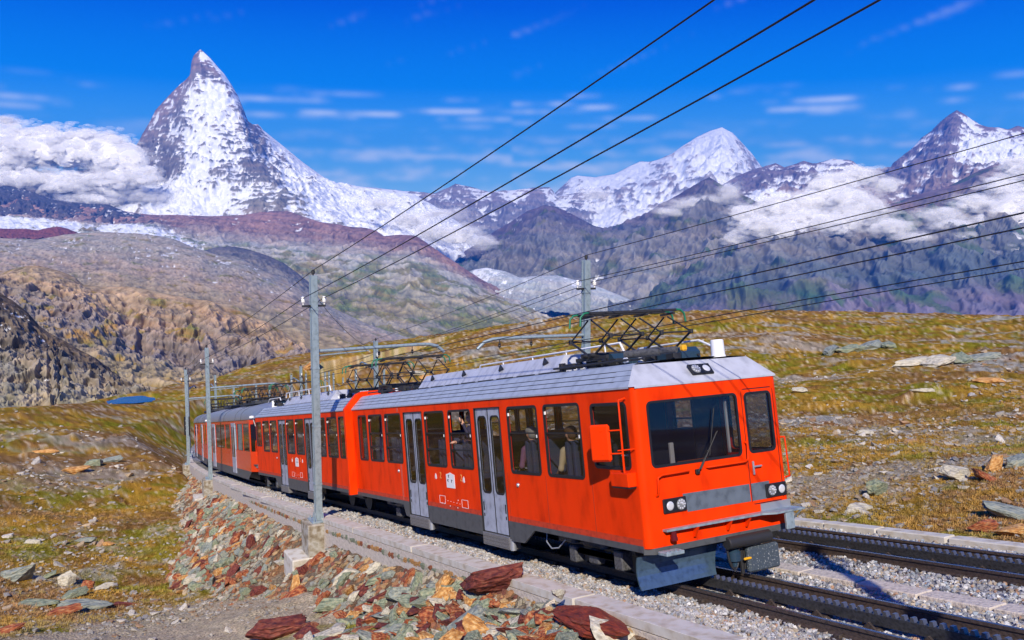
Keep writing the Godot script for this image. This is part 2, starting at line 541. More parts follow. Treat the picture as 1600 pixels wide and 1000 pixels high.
# --- the sky: air and thin clouds only ---
func sky_picture() -> ImageTexture:
	var w := 1536
	var h := 768
	var nz := FastNoiseLite.new()
	nz.seed = 4; nz.frequency = 1.0; nz.fractal_octaves = 5
	nz.noise_type = FastNoiseLite.TYPE_SIMPLEX_SMOOTH
	var im := Image.create(w, h, false, Image.FORMAT_RGBF)
	for j in h:
		var el := 90.0 - (j + 0.5) / h * 180.0
		var air := Color(0, 0, 0)
		var stops := [[-90.0, 0.20, 0.25, 0.30], [-1.0, 0.30, 0.38, 0.48], [0.0, 0.50, 0.86, 1.04], [3.0, 0.34, 0.76, 1.02], [6.0, 0.12, 0.54, 1.0], [10.0, 0.003, 0.25, 0.88], [15.0, 0.0, 0.085, 0.64], [25.0, 0.0, 0.08, 0.52], [90.0, 0.01, 0.08, 0.34]]
		for k in stops.size() - 1:
			if el >= stops[k][0] and el <= stops[k + 1][0]:
				var f: float = (el - stops[k][0]) / (stops[k + 1][0] - stops[k][0])
				air = Color(lerpf(stops[k][1], stops[k + 1][1], f), lerpf(stops[k][2], stops[k + 1][2], f), lerpf(stops[k][3], stops[k + 1][3], f))
		for i in w:
			var c := air
			if el > 0.5 and el < 60.0:
				# longitude 0 at -z: Godot's panorama has its middle at -z
				var az := (i + 0.5) / w * TAU - PI
				var x := az * 57.2958
				var wisp := 0.0
				# streaks of thin cloud, level and long, thickest low down
				var low := smoothstep(8.2, 5.0, el) * smoothstep(0.5, 3.0, el)
				var s := nz.get_noise_2d(x * 0.11, el * 0.95) * 0.6 + nz.get_noise_2d(x * 0.35 + 40.0, el * 2.4) * 0.4
				wisp = low * smoothstep(-0.12, 0.45, s) * 0.75
				var mid := smoothstep(7.0, 8.2, el) * smoothstep(10.0, 8.9, el)
				wisp += mid * smoothstep(0.16, 0.6, nz.get_noise_2d(x * 0.09 + 7.0, el * 1.8)) * 0.75
				wisp += 0.85 * exp(-pow((x + 4.5) / 9.0, 2.0) - pow((el - 5.6) / 1.5, 2.0)) * (0.65 + 0.7 * nz.get_noise_2d(x * 0.22 + 11.0, el * 1.6 + x * 0.1))
				var high := smoothstep(10.0, 12.0, el) * smoothstep(40.0, 20.0, el)
				wisp += high * smoothstep(0.42, 0.85, nz.get_noise_2d(x * 0.05 + el * 0.035, el * 0.9 - x * 0.30)) * 0.16
				c = air.lerp(Color(1.0, 1.06, 1.14), clampf(wisp, 0, 0.85))
			im.set_pixel(i, j, c)
	return ImageTexture.create_from_image(im)

# --- mountains: each a surface spanned through level lines (crest, shoulders, foot) given as (pixel x, pixel y, metres ahead, share of snow) ---
func line_at(line: Array, px: float) -> Vector3:
	if px <= line[0].x: return Vector3(line[0].y, line[0].z, line[0].w)
	for k in line.size() - 1:
		if px <= line[k + 1].x:
			var f: float = (px - line[k].x) / (line[k + 1].x - line[k].x)
			return Vector3(lerpf(line[k].y, line[k + 1].y, f), lerpf(line[k].z, line[k + 1].z, f), lerpf(line[k].w, line[k + 1].w, f))
	return Vector3(line[-1].y, line[-1].z, line[-1].w)

func q(a: Array) -> Array:         # rows of [px, py, ahead, snow] with later fields repeated when left out
	var out := []
	var z := 0.0
	var s := 0.0
	for r in a:
		if r.size() > 2: z = r[2]
		if r.size() > 3: s = r[3]
		out.append(Vector4(r[0], r[1], z, s))
	return out

# colours: one rock colour per line; amp: relief in metres per line; size: metres of the largest relief
func loft(called: String, px0: float, px1: float, dx: float, dy: float, lines: Array, colours: Array, amp: Array, size: float, opt := {}) -> MeshInstance3D:
	var cols := int((px1 - px0) / dx) + 1
	var gaps := []
	var rows := 1
	for k in lines.size() - 1:
		var most := 0.0
		for i in range(0, cols, 8):
			var px := px0 + i * dx
			most = maxf(most, line_at(lines[k + 1], px).x - line_at(lines[k], px).x)
		var n := clampi(int(most / dy), 3, 140)
		gaps.append(n)
		rows += n
	# one extra row behind the crest
	rows += 2
	var p := PackedVector3Array(); p.resize(cols * rows)
	var c := PackedColorArray(); c.resize(cols * rows)
	var flute: float = opt.get("flute", 0.5)
	var shear: float = opt.get("shear", 0.35)
	var speckle: float = opt.get("speckle", 0.8)
	var fl_mid: float = opt.get("snow_bias", 0.08)
	var gfrom: float = opt.get("green_from", 0.0)
	var strata: float = opt.get("strata", 0.3)
	var green: float = opt.get("green", 0.0)
	var rough_crest: float = opt.get("crest", 0.25)
	var contrast: float = opt.get("contrast", 0.45)
	var snow_c := Color(0.86, 0.88, 0.92)
	var grass: Color = opt.get("grass", Color(0.13, 0.125, 0.035))
	var so: float = opt.get("seed", 0.0) * 37.7
	for i in cols:
		var px := px0 + i * dx
		var P := []
		var S := []
		for l in lines:
			var v := line_at(l, px)
			P.append(at(px, v.x, v.y))
			S.append(v.z)
		var flat := Vector3(P[0].x, 0, P[0].z).normalized()
		var r := 2
		var across := atan2(P[0].x, -P[0].z) * Vector2(P[0].x, P[0].z).length()
		for k in lines.size() - 1:
			var n: int = gaps[k]
			for j in n + (1 if k == lines.size() - 2 else 0):
				var f := float(j) / n
				var w: Vector3 = P[k].lerp(P[k + 1], f)
				var a: float = lerpf(amp[k], amp[k + 1], f)
				var from_crest := 1.0
				if k == 0: from_crest = clampf(rough_crest + f * 3.0, 0, 1)
				var g: float = 1.0 / size
				var big := noise_r.get_noise_3d(w.x * g + so, w.y * g * 0.7, w.z * g * 0.8)
				var warp := noise_b.get_noise_3d(w.x * g * 1.7, w.y * g * 1.7, w.z * g * 1.7 + so) * 0.35
				var fl := noise_r.get_noise_2d((across + shear * w.y) * g * 1.7 + so + warp, w.y * g * 0.95 + 9.0 + warp)
				var fine := noise_a.get_noise_3d(w.x * g * 9.0, w.y * g * 9.0 + so, w.z * g * 5.0)
				var d := (big * 0.75 + fl * flute * 0.6 + fine * 0.34) * a * from_crest
				w += (Vector3(0, 0.62, 0) - flat * 0.78) * d
				p[r * cols + i] = w
				var s: float = lerpf(S[k], S[k + 1], f)
				var ledge := noise_a.get_noise_2d(across * g * 3.5 + so, w.y * g * 22.0)
				var u := 0.5 + speckle * (0.7 * ledge + 0.75 * fine) + 0.42 * (fl - fl_mid) + 0.34 * (big - fl_mid)
				var rock: Color = colours[k].lerp(colours[k + 1], f)
				var band := noise_b.get_noise_2d(w.y * g * 14.0 + across * g * 1.5, across * g * 0.8 + so)
				var t := 1.0 + contrast * (fine * 1.1 + big * 0.5) + strata * band
				rock = Color(rock.r * t * (1.0 + 0.12 * band), rock.g * t, rock.b * t * (1.0 - 0.1 * band))
				if green > 0.0:
					var gr := smoothstep(0.0, 0.25, noise_a.get_noise_3d(w.x * g * 2.3, w.y * g * 2.3 + 5.0, w.z * g * 2.3) + (green - 0.5) - 0.25 * absf(fine)) * smoothstep(gfrom - 0.12, gfrom + 0.05, (k + f) / (lines.size() - 1))
					var tg := 1.0 + 0.5 * fine
					rock = rock.lerp(Color(grass.r * tg * (1.0 + band * 0.5), grass.g * tg, grass.b * tg), gr * 0.85)
				var m := smoothstep(-0.07, 0.07, s * 1.12 - 0.06 - u) if s > 0.005 else 0.0
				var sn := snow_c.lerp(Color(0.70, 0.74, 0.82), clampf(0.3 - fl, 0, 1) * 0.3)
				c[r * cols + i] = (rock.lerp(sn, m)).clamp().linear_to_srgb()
				r += 1
		# behind the crest
		var back: Vector3 = p[2 * cols + i]
		p[cols + i] = back + flat * size * 0.25 - Vector3(0, size * 0.12, 0)
		p[i] = back + flat * size * 1.2 - Vector3(0, size * 0.7, 0)
		c[i] = c[2 * cols + i]; c[cols + i] = c[2 * cols + i]
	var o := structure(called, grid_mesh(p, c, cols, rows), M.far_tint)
	return o

func far_mountains():
	var brown := Color(0.25, 0.165, 0.14)
	var red := Color(0.30, 0.15, 0.125)
	var grey_r := Color(0.30, 0.29, 0.28)
	var scree := Color(0.40, 0.39, 0.35)
	var blue_r := Color(0.13, 0.15, 0.19)
	# the ridge between the peaks, farthest away
	loft("distant_ridge_mountain", 480, 920, 1.6, 1.6, [
		q([[480, 292, 11300, 0.9], [560, 292], [600, 295], [640, 299, 11200, 0.7], [680, 302, 11100, 0.3], [700, 294], [712, 287], [725, 290, 11000, 0.6], [742, 294], [765, 300], [800, 297], [840, 293], [860, 293, 11000, 0.6], [870, 306], [920, 300]]),
		q([[480, 320, 10700, 1.0], [620, 318, 10600, 0.9], [660, 322, 10500, 0.3], [760, 322, 10400, 0.32], [860, 322, 10400, 0.3], [920, 330]]),
		q([[480, 340, 10000, 1.0], [620, 350, 9900, 0.8], [680, 350, 9800, 0.25], [860, 360, 9800, 0.25], [920, 360]]),
		q([[480, 420, 9000, 0.6], [700, 420, 8800, 0.3], [920, 440, 8800, 0.1]])],
		[Color(0.26, 0.22, 0.22), Color(0.22, 0.20, 0.22), Color(0.2, 0.19, 0.21), Color(0.2, 0.2, 0.2)], [60, 150, 170, 120], 900.0, {"seed": 1})
	# the broad snow pyramid on the right of the middle
	loft("snow_pyramid_mountain", 820, 1290, 1.4, 1.4, [
		q([[820, 318, 12900, 0.3], [860, 308], [880, 290, 12800, 0.4], [892, 278, 12800, 0.8], [902, 274], [930, 277], [960, 272, 12800, 0.95], [985, 259], [1000, 252], [1015, 253, 12800, 0.6], [1030, 249], [1050, 240], [1065, 229], [1090, 213, 12800, 0.7], [1110, 204], [1128, 199, 12800, 0.85], [1145, 208], [1160, 224, 12850, 0.6], [1175, 240], [1185, 254], [1195, 266, 12900, 0.4], [1290, 300]]),
		q([[820, 345, 12200, 0.1], [880, 310, 12150, 0.6], [930, 293, 12150, 0.9], [985, 280, 12100, 0.8], [1015, 275, 12000, 0.55], [1050, 262, 11950, 0.6], [1090, 238, 11950, 0.6], [1128, 225, 11900, 0.85], [1160, 245, 12000, 0.6], [1195, 280, 12200, 0.35], [1290, 310]]),
		q([[820, 360, 11500, 0.1], [880, 330, 11400, 0.5], [930, 315, 11300, 0.4], [985, 305, 11200, 0.6], [1015, 296, 11000, 0.6], [1060, 280, 10900, 0.6], [1100, 262, 10900, 0.7], [1128, 246, 10800, 0.95], [1160, 262, 11000, 0.6], [1195, 290, 11300, 0.35], [1290, 325]]),
		q([[820, 375, 10800, 0.1], [880, 345, 10700, 0.4], [930, 335, 10600, 0.3], [985, 330, 10400, 0.75], [1040, 320, 10200, 0.55], [1100, 290, 10100, 0.5], [1160, 285, 10300, 0.5], [1290, 345]]),
		q([[820, 420, 9500, 0.05], [900, 365, 9400, 0.3], [940, 355, 9300, 0.85], [1000, 345, 9200, 0.9], [1060, 350, 9000, 0.4], [1160, 330, 9000, 0.6], [1200, 320, 8900, 0.9], [1290, 360]]),
		q([[820, 470, 8500, 0], [1290, 430, 8000, 0.1]])],
		[Color(0.30, 0.26, 0.25), Color(0.28, 0.25, 0.25), Color(0.27, 0.24, 0.25), Color(0.24, 0.22, 0.24), Color(0.22, 0.21, 0.22), blue_r], [40, 150, 190, 200, 180, 150], 1100.0, {"seed": 2, "speckle": 0.5, "flute": 0.45, "snow_bias": 0.28})
	# the dark rock peak at the right edge
	loft("dark_rock_peak_mountain", 1110, 1700, 1.4, 1.4, [
		q([[1110, 300, 9500, 0.2], [1150, 276, 9400, 0.3], [1170, 268], [1190, 262, 9400, 0.2], [1212, 255], [1225, 262], [1245, 256, 9400, 0.4], [1256, 252], [1275, 257], [1300, 248, 9400, 0.6], [1318, 250], [1333, 252], [1345, 262], [1368, 272, 9300, 0.4], [1392, 266], [1402, 250, 9300, 0.3], [1412, 242], [1425, 232], [1440, 215], [1455, 205], [1470, 190], [1484, 179], [1495, 172, 9200, 0.15], [1503, 176], [1512, 182, 9200, 0.4], [1530, 194], [1545, 200], [1560, 199, 9250, 0.5], [1575, 203], [1590, 197, 9300, 0.2], [1610, 203], [1700, 225]]),
		q([[1110, 315, 8900, 0.3], [1190, 276, 8900, 0.15], [1245, 270, 8850, 0.3], [1300, 264, 8900, 0.6], [1340, 272, 8900, 0.4], [1400, 266, 8800, 0.25], [1440, 238, 8750, 0.25], [1480, 205, 8700, 0.3], [1500, 196, 8700, 0.5], [1520, 212, 8800, 0.6], [1560, 222, 8850, 0.7], [1600, 222, 8900, 0.4], [1700, 245]]),
		q([[1110, 330, 8400, 0.5], [1190, 292, 8300, 0.1], [1230, 285, 8300, 0.45], [1300, 280, 8300, 0.3], [1400, 285, 8200, 0.25], [1440, 268, 8200, 0.3], [1480, 240, 8200, 0.3], [1510, 232, 8250, 0.8], [1560, 240, 8300, 0.97], [1600, 250, 8300, 0.9], [1700, 265]]),
		q([[1110, 350, 7800, 0.7], [1180, 310, 7700, 0.9], [1250, 305, 7700, 0.4], [1300, 300, 7700, 0.3], [1400, 310, 7600, 0.25], [1440, 300, 7600, 0.45], [1480, 280, 7600, 0.35], [1520, 262, 7600, 0.5], [1560, 262, 7600, 0.5], [1700, 285]]),
		q([[1110, 400, 6900, 0.1], [1300, 350, 6900, 0.2], [1440, 340, 6900, 0.3], [1700, 330]]),
		q([[1110, 460, 6200, 0], [1700, 440, 6200, 0]])],
		[Color(0.20, 0.15, 0.16), Color(0.17, 0.14, 0.16), Color(0.18, 0.15, 0.17), Color(0.22, 0.17, 0.16), brown, grey_r], [40, 150, 170, 170, 150, 100], 900.0, {"seed": 3, "flute": 0.6, "speckle": 0.6, "snow_bias": 0.2})
	# dark spurs in the middle distance
	loft("dark_spur_hill", 690, 1230, 1.5, 1.5, [
		q([[690, 415, 7600, 0], [725, 393, 7500, 0.1], [745, 382], [770, 364, 7400], [800, 346], [825, 330, 7350], [850, 321], [865, 322], [885, 330], [905, 341, 7300], [930, 353], [950, 358, 7200, 0.3], [975, 352, 7100, 0.1], [1000, 341, 7000], [1017, 330], [1035, 318, 6900], [1060, 304], [1085, 289, 6800], [1108, 277], [1120, 285, 6800, 0.1], [1140, 298], [1175, 312], [1230, 330]]),
		q([[690, 425, 7100, 0], [770, 388, 6900], [850, 350, 6700], [900, 362, 6750, 0.05], [950, 372, 6700, 0.25], [1017, 350, 6400, 0], [1060, 330, 6200], [1108, 305, 6100], [1175, 335, 6200], [1230, 345]]),
		q([[690, 440, 6500, 0], [780, 410, 6200], [850, 385, 6000], [930, 395, 6200, 0.06], [1000, 385, 5900, 0], [1080, 360, 5600], [1150, 355, 5600], [1230, 370]]),
		q([[690, 460, 6000, 0], [780, 435, 5800], [850, 430, 5600], [930, 440, 5600], [1000, 435, 5300], [1080, 420, 5100], [1230, 410]]),
		q([[690, 540, 5000, 0], [850, 510, 4900], [1230, 500, 4600]])],
		[Color(0.12, 0.09, 0.11), Color(0.14, 0.13, 0.14), Color(0.18, 0.175, 0.165), Color(0.22, 0.215, 0.19), grey_r], [50, 170, 190, 160, 80], 800.0, {"seed": 4, "green": 0.34, "grass": Color(0.11, 0.125, 0.05), "contrast": 0.5, "flute": 0.4, "shear": 0.6})
	# pale moraine of the glacier in the valley
	loft("glacier_moraine", 715, 1030, 1.6, 1.3, [
		q([[715, 432, 5700, 0], [740, 421, 5600, 0.25], [760, 418, 5500, 0.45], [790, 424, 5400, 0.4], [812, 434, 5400, 0.2], [840, 431, 5300, 0.25], [870, 430], [905, 439, 5200, 0.15], [940, 450, 5100, 0.1], [985, 468, 4900, 0], [1030, 490]]),
		q([[715, 445, 5300, 0.1], [780, 445, 5200, 0.2], [850, 448, 5000, 0.15], [920, 462, 4900, 0.1], [1030, 495, 4700, 0]]),
		q([[715, 500, 4700, 0], [860, 490, 4600, 0.1], [1030, 510, 4400, 0]])],
		[Color(0.50, 0.52, 0.51), Color(0.40, 0.42, 0.41), Color(0.26, 0.27, 0.25)], [14, 60, 50], 350.0, {"seed": 5, "strata": 0.15})
	# the long slope across the valley on the right, blue haze mixed into its lower colours
	loft("valley_side_hill", 950, 1700, 1.5, 1.4, [
		q([[950, 486, 5500, 0], [985, 462, 5600], [1010, 440, 5700], [1040, 416, 5800], [1080, 392, 5900], [1130, 366, 6000], [1200, 346], [1260, 340, 6000], [1330, 330], [1390, 320, 6100], [1430, 306, 6200, 0.15], [1480, 292], [1520, 272, 6200, 0], [1550, 258], [1562, 255], [1572, 266], [1620, 288], [1700, 300]]),
		q([[950, 492, 5100, 0], [1010, 455, 5200], [1080, 420, 5200], [1130, 395, 5200], [1200, 378, 5200], [1330, 365, 5200], [1430, 352, 5300], [1520, 330, 5400], [1562, 310, 5500], [1620, 330], [1700, 340]]),
		q([[950, 497, 4800, 0], [1010, 470, 4800], [1080, 445, 4700], [1200, 412, 4600], [1330, 405, 4600], [1450, 395, 4600], [1562, 385, 4600], [1700, 390]]),
		q([[950, 502, 4500, 0], [1080, 470, 4300], [1200, 450, 4200], [1330, 445, 4150], [1450, 440, 4100], [1600, 435, 4100], [1700, 435]]),
		q([[950, 512, 4200, 0], [1080, 495, 4000], [1200, 485, 3900], [1280, 480, 3850], [1400, 478, 3800], [1500, 476, 3800], [1700, 478]]),
		q([[950, 560, 3600, 0], [1340, 560, 3450], [1700, 560, 3450]])],
		[Color(0.19, 0.13, 0.13), Color(0.21, 0.19, 0.17), Color(0.15, 0.155, 0.15), Color(0.10, 0.125, 0.135), Color(0.15, 0.13, 0.17), Color(0.21, 0.17, 0.22)], [40, 200, 210, 190, 150, 130], 1100.0, {"seed": 6, "green": 0.42, "grass": Color(0.085, 0.125, 0.065), "flute": 0.45, "contrast": 0.5, "shear": 0.8})
	# the great pointed peak
	loft("pointed_snow_peak_mountain", -90, 770, 1.3, 1.3, [
		q([[-90, 300, 8500, 0.2], [60, 300], [150, 280, 8450, 0.2], [184, 254, 8450, 0.1], [195, 249], [205, 244], [214, 228, 8430, 0.1], [222, 210], [232, 194, 8420, 0.25], [243, 172], [254, 160, 8400, 0.4], [268, 145, 8390, 0.4], [282, 131, 8380, 0.3], [290, 125], [297, 117, 8350, 0.3], [299, 97, 8330, 0.1], [303, 86, 8310, 0.1], [309, 80], [313, 77, 8300, 0.5], [318, 81, 8300, 0.8], [328, 90, 8310, 0.8], [338, 102, 8330, 0.8], [350, 115, 8350, 0.8], [362, 133, 8380, 0.6], [372, 150, 8420, 0.5], [381, 172, 8450, 0.4], [386, 187, 8500, 0.5], [391, 195, 8600, 0.6], [403, 194, 8800, 0.7], [412, 204, 9000, 0.9], [440, 226, 9100, 1], [470, 251, 9200, 1], [500, 273, 9300, 0.9], [522, 287, 9350, 0.8], [535, 286, 9400, 0.95], [560, 291, 9400, 1], [620, 299, 9400, 1], [645, 303], [680, 322], [720, 350], [770, 385]]),
		q([[-90, 312, 8250, 0.2], [184, 258, 8230, 0.2], [232, 212, 8200, 0.25], [262, 180, 8180, 0.38], [285, 152, 8140, 0.45], [297, 122, 8150, 0.1], [313, 108, 8140, 0.06], [330, 112, 8180, 0.2], [345, 120, 8180, 0.74], [362, 142, 8180, 0.75], [378, 172, 8150, 0.5], [388, 194, 8350, 0.25], [403, 205, 8600, 0.3], [440, 236, 8950, 1], [500, 280, 9100, 0.95], [560, 296, 9200, 1], [645, 309], [680, 328], [770, 392]]),
		q([[-90, 320, 8100, 0.2], [184, 262, 8080, 0.15], [232, 228, 8060, 0.22], [255, 200, 8030, 0.25], [278, 170, 7990, 0.36], [292, 150, 7960, 0.5], [305, 128, 8000, 0.66], [330, 135, 7980, 0.72], [350, 150, 7970, 0.78], [368, 172, 7940, 0.75], [381, 196, 7900, 0.4], [392, 210, 8150, 0.1], [410, 225, 8450, 0.35], [440, 246, 8700, 0.9], [500, 287, 8900, 0.95], [560, 302, 9000, 1], [645, 314], [680, 334], [770, 398]]),
		q([[-90, 330, 7950, 0.2], [184, 270, 7930, 0.15], [225, 250, 7900, 0.2], [245, 235, 7850, 0.2], [268, 215, 7800, 0.32], [285, 205, 7760, 0.6], [310, 198, 7790, 0.76], [340, 205, 7770, 0.8], [365, 216, 7740, 0.7], [388, 230, 7640, 0.45], [405, 240, 7850, 0.2], [425, 250, 8200, 0.6], [460, 268, 8450, 0.95], [510, 296, 8600, 0.95], [560, 310, 8700, 1], [645, 322], [680, 342], [770, 404]]),
		q([[-90, 340, 7700, 0.3], [184, 290, 7680, 0.15], [235, 276, 7640, 0.12], [258, 283, 7600, 0.1], [275, 272, 7560, 0.45], [300, 255, 7560, 0.6], [325, 252, 7540, 0.8], [350, 258, 7480, 0.5], [385, 270, 7360, 0.35], [420, 278, 7250, 0.35], [450, 285, 7450, 0.75], [480, 296, 7800, 0.95], [530, 315, 8000, 1], [600, 330, 8200, 1], [680, 352, 8200, 1], [770, 410]]),
		q([[-90, 350, 7300, 0.9], [180, 312, 7250, 0.9], [240, 300, 7250, 0.85], [290, 285, 7200, 0.95], [330, 285, 7150, 0.75], [380, 296, 7050, 0.75], [420, 302, 6950, 0.5], [450, 306, 7000, 0.7], [480, 318, 7200, 0.8], [530, 332, 7500, 0.95], [600, 350, 7600, 1], [680, 368, 7600, 1], [770, 418]]),
		q([[-90, 362, 6800, 0.8], [180, 328, 6800, 0.7], [240, 326, 6800, 0.92], [330, 330, 6750, 0.85], [400, 320, 6650, 0.35], [440, 322, 6600, 0.3], [480, 338, 6600, 0.7], [530, 350, 6800, 0.85], [600, 370, 7000, 0.95], [680, 385, 7000, 0.95], [770, 426]]),
		q([[-90, 440, 5900, 0.2], [300, 420, 5900, 0.1], [680, 450, 6000, 0.5], [770, 460]])],
		[Color(0.21, 0.15, 0.135), Color(0.21, 0.165, 0.15), Color(0.20, 0.17, 0.16), Color(0.19, 0.17, 0.16), Color(0.16, 0.145, 0.14), Color(0.19, 0.18, 0.165), Color(0.22, 0.20, 0.165), brown], [10, 60, 95, 120, 130, 110, 90, 60], 620.0, {"seed": 7, "flute": 0.45, "crest": 0.2, "contrast": 0.45, "speckle": 0.78, "shear": 0.15, "snow_bias": 0.16})
	# the brown cliff band under it, running down to the right as a grassy hill
	loft("brown_cliff_hill", -90, 940, 1.5, 1.4, [
		q([[-90, 276, 6700, 0.1], [0, 288, 6700, 0.15], [45, 298], [80, 312, 6650, 0.2], [130, 318], [170, 320, 6600, 0.3], [195, 330], [235, 336, 6500, 0.2], [280, 336], [330, 338, 6400, 0.08], [380, 336], [420, 330, 6300, 0.15], [450, 330], [470, 337, 6200, 0.1], [500, 347, 6100, 0], [525, 350], [545, 354, 6000], [572, 356], [588, 361, 5900], [600, 369], [625, 367], [650, 368, 5700], [662, 376], [676, 386], [690, 396, 5400], [720, 416, 5300], [760, 441, 5200], [800, 463, 5100], [860, 488, 5000], [940, 510, 4950]]),
		q([[-90, 335, 6250, 0.15], [0, 340, 6250, 0.12], [110, 346, 6200, 0.2], [180, 352, 6150, 0.3], [240, 352, 6100, 0.1], [330, 356, 6050, 0], [420, 368, 6000], [480, 372, 5900], [545, 378, 5750], [600, 388, 5600], [650, 386, 5500], [690, 410, 5250], [720, 428, 5150], [760, 450, 5050], [860, 493, 4900], [940, 515]]),
		q([[-90, 341, 5900, 1.0], [0, 341, 5900, 1.0], [110, 350, 5850, 1.0], [150, 358, 5800, 0.5], [190, 354, 5800, 0.95], [240, 356, 5750, 0.8], [280, 372, 5600, 0.5], [330, 384, 5500, 0.1], [420, 390, 5400, 0], [480, 394, 5200], [560, 404, 5000], [640, 410, 4900], [700, 430, 4800], [760, 458, 4750], [860, 497, 4700], [940, 520]]),
		q([[-90, 362, 5500, 0.9], [0, 360, 5500, 0.95], [100, 362, 5450, 0.8], [150, 368, 5400, 0.3], [200, 370, 5300, 1.0], [260, 378, 5200, 1.0], [310, 388, 5000, 0.6], [340, 394, 4900, 0], [420, 408, 4800], [480, 425, 4600], [560, 435, 4400], [640, 440, 4300], [700, 452, 4300], [760, 470, 4300], [860, 502, 4400], [940, 525]]),
		q([[-90, 420, 4200, 0], [300, 430, 4000], [430, 455, 3900], [480, 470, 3800], [560, 482, 3700], [640, 490, 3650], [720, 500, 3700], [860, 520, 3900], [940, 530]]),
		q([[-90, 560, 2800, 0], [430, 560, 2800], [620, 560, 2800], [940, 570, 2900]])],
		[Color(0.24, 0.14, 0.125), Color(0.25, 0.165, 0.14), Color(0.42, 0.40, 0.34), Color(0.36, 0.34, 0.26), Color(0.25, 0.22, 0.13), grey_r], [20, 70, 45, 50, 50, 45], 420.0, {"seed": 8, "green": 0.64, "green_from": 0.40, "flute": 0.5, "grass": Color(0.19, 0.185, 0.06), "contrast": 0.62})
	# dark cliffs under the cloud bank
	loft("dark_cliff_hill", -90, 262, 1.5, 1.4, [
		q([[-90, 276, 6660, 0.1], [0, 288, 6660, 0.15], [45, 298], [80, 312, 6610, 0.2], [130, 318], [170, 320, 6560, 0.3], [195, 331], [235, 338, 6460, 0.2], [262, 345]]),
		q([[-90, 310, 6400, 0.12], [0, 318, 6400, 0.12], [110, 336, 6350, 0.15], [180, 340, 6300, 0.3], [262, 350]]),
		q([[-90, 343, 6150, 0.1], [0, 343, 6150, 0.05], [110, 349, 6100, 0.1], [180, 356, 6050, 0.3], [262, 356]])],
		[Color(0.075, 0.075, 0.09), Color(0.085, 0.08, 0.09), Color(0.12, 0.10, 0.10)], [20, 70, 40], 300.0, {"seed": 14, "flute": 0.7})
	loft("red_rock_hump_hill", -90, 135, 1.5, 1.4, [
		q([[-90, 352, 4500, 0], [0, 357, 4500], [40, 358], [60, 360], [75, 356], [90, 354], [105, 357], [118, 362], [135, 372]]),
		q([[-90, 372, 4100, 0], [60, 374, 4100], [135, 376]])],
		[Color(0.22, 0.075, 0.065), Color(0.20, 0.08, 0.07)], [14, 20], 120.0, {"seed": 15})
	# dark hump in front of the cliff band
	loft("dark_hump_hill", 275, 500, 1.6, 1.4, [
		q([[275, 404, 4500, 0], [310, 394], [340, 386, 4400], [365, 385], [385, 389], [420, 400, 4300], [445, 412], [465, 427, 4200], [500, 455]]),
		q([[275, 410, 4200, 0], [340, 402, 4100], [400, 410, 4000], [445, 428, 3950], [500, 462]]),
		q([[275, 480, 3400, 0], [500, 500, 3400]])],
		[Color(0.14, 0.13, 0.13), Color(0.16, 0.15, 0.14), grey_r], [10, 40, 30], 220.0, {"seed": 9})
	# bare slope on the left
	loft("bare_slope_hill", -90, 700, 1.5, 1.4, [
		q([[-90, 374, 3100, 0.05], [0, 372], [60, 374], [100, 367], [130, 364], [180, 363], [230, 366, 3000], [270, 373], [300, 386], [340, 398, 2900], [380, 407], [420, 426, 2800], [450, 441], [480, 461, 2700], [520, 481], [560, 500, 2600], [610, 520], [700, 545, 2400]]),
		q([[-90, 392, 2700, 0.08], [100, 388, 2700, 0.1], [200, 392, 2600, 0.16], [300, 404, 2550, 0.12], [380, 426, 2450, 0.12], [450, 457, 2350, 0], [560, 510, 2200], [700, 550]]),
		q([[-90, 412, 2300, 0], [200, 418, 2200, 0.02], [350, 440, 2100], [450, 475, 2000], [560, 520, 1900], [700, 560]]),
		q([[-90, 440, 1800, 0], [200, 455, 1700], [350, 482, 1600], [480, 515, 1550], [560, 540, 1500], [700, 570]]),
		q([[-90, 520, 1150, 0], [200, 540, 1150], [480, 580, 1150], [700, 600, 1200]])],
		[Color(0.33, 0.29, 0.245), Color(0.32, 0.285, 0.24), Color(0.33, 0.26, 0.205), Color(0.31, 0.245, 0.155), Color(0.28, 0.21, 0.11)], [6, 18, 17, 16, 14], 190.0, {"seed": 10, "green": 0.3, "grass": Color(0.21, 0.18, 0.06), "crest": 0.5, "contrast": 0.6, "strata": 0.2, "flute": 0.35})
	# tan crags with grey cliffs
	loft("tan_crag_hill", -90, 560, 1.35, 1.3, [
		q([[-90, 415, 960, 0], [0, 428], [20, 420], [40, 416], [60, 415], [80, 420], [100, 426], [118, 434], [130, 445], [160, 449], [200, 448], [230, 452, 940], [262, 460], [300, 467], [330, 470, 920], [355, 478], [390, 492], [420, 505, 900], [445, 520], [470, 540], [492, 556], [560, 580, 900]]),
		q([[-90, 440, 850, 0], [0, 442], [60, 455, 850], [130, 474], [170, 492], [200, 500], [230, 495], [260, 500], [300, 505, 830], [330, 500], [380, 512], [430, 530], [470, 550], [560, 590]]),
		q([[-90, 470, 780, 0], [60, 492, 770], [130, 510, 745], [170, 530, 740], [220, 562, 735], [280, 577, 730], [340, 592, 725], [380, 592, 730], [430, 572, 745], [470, 562], [560, 596]]),
		q([[-90, 540, 600, 0], [100, 560, 580], [250, 590, 560], [400, 606, 580], [560, 620, 600]]),
		q([[-90, 660, 370, 0], [150, 660, 370], [300, 650, 370], [560, 660, 400]])],
		[Color(0.34, 0.245, 0.155), Color(0.28, 0.205, 0.145), Color(0.17, 0.15, 0.15), Color(0.25, 0.20, 0.125), Color(0.24, 0.20, 0.13)], [6, 20, 26, 14, 6], 95.0, {"seed": 11, "flute": 0.5, "green": 0.36, "grass": Color(0.25, 0.18, 0.055), "contrast": 0.7})
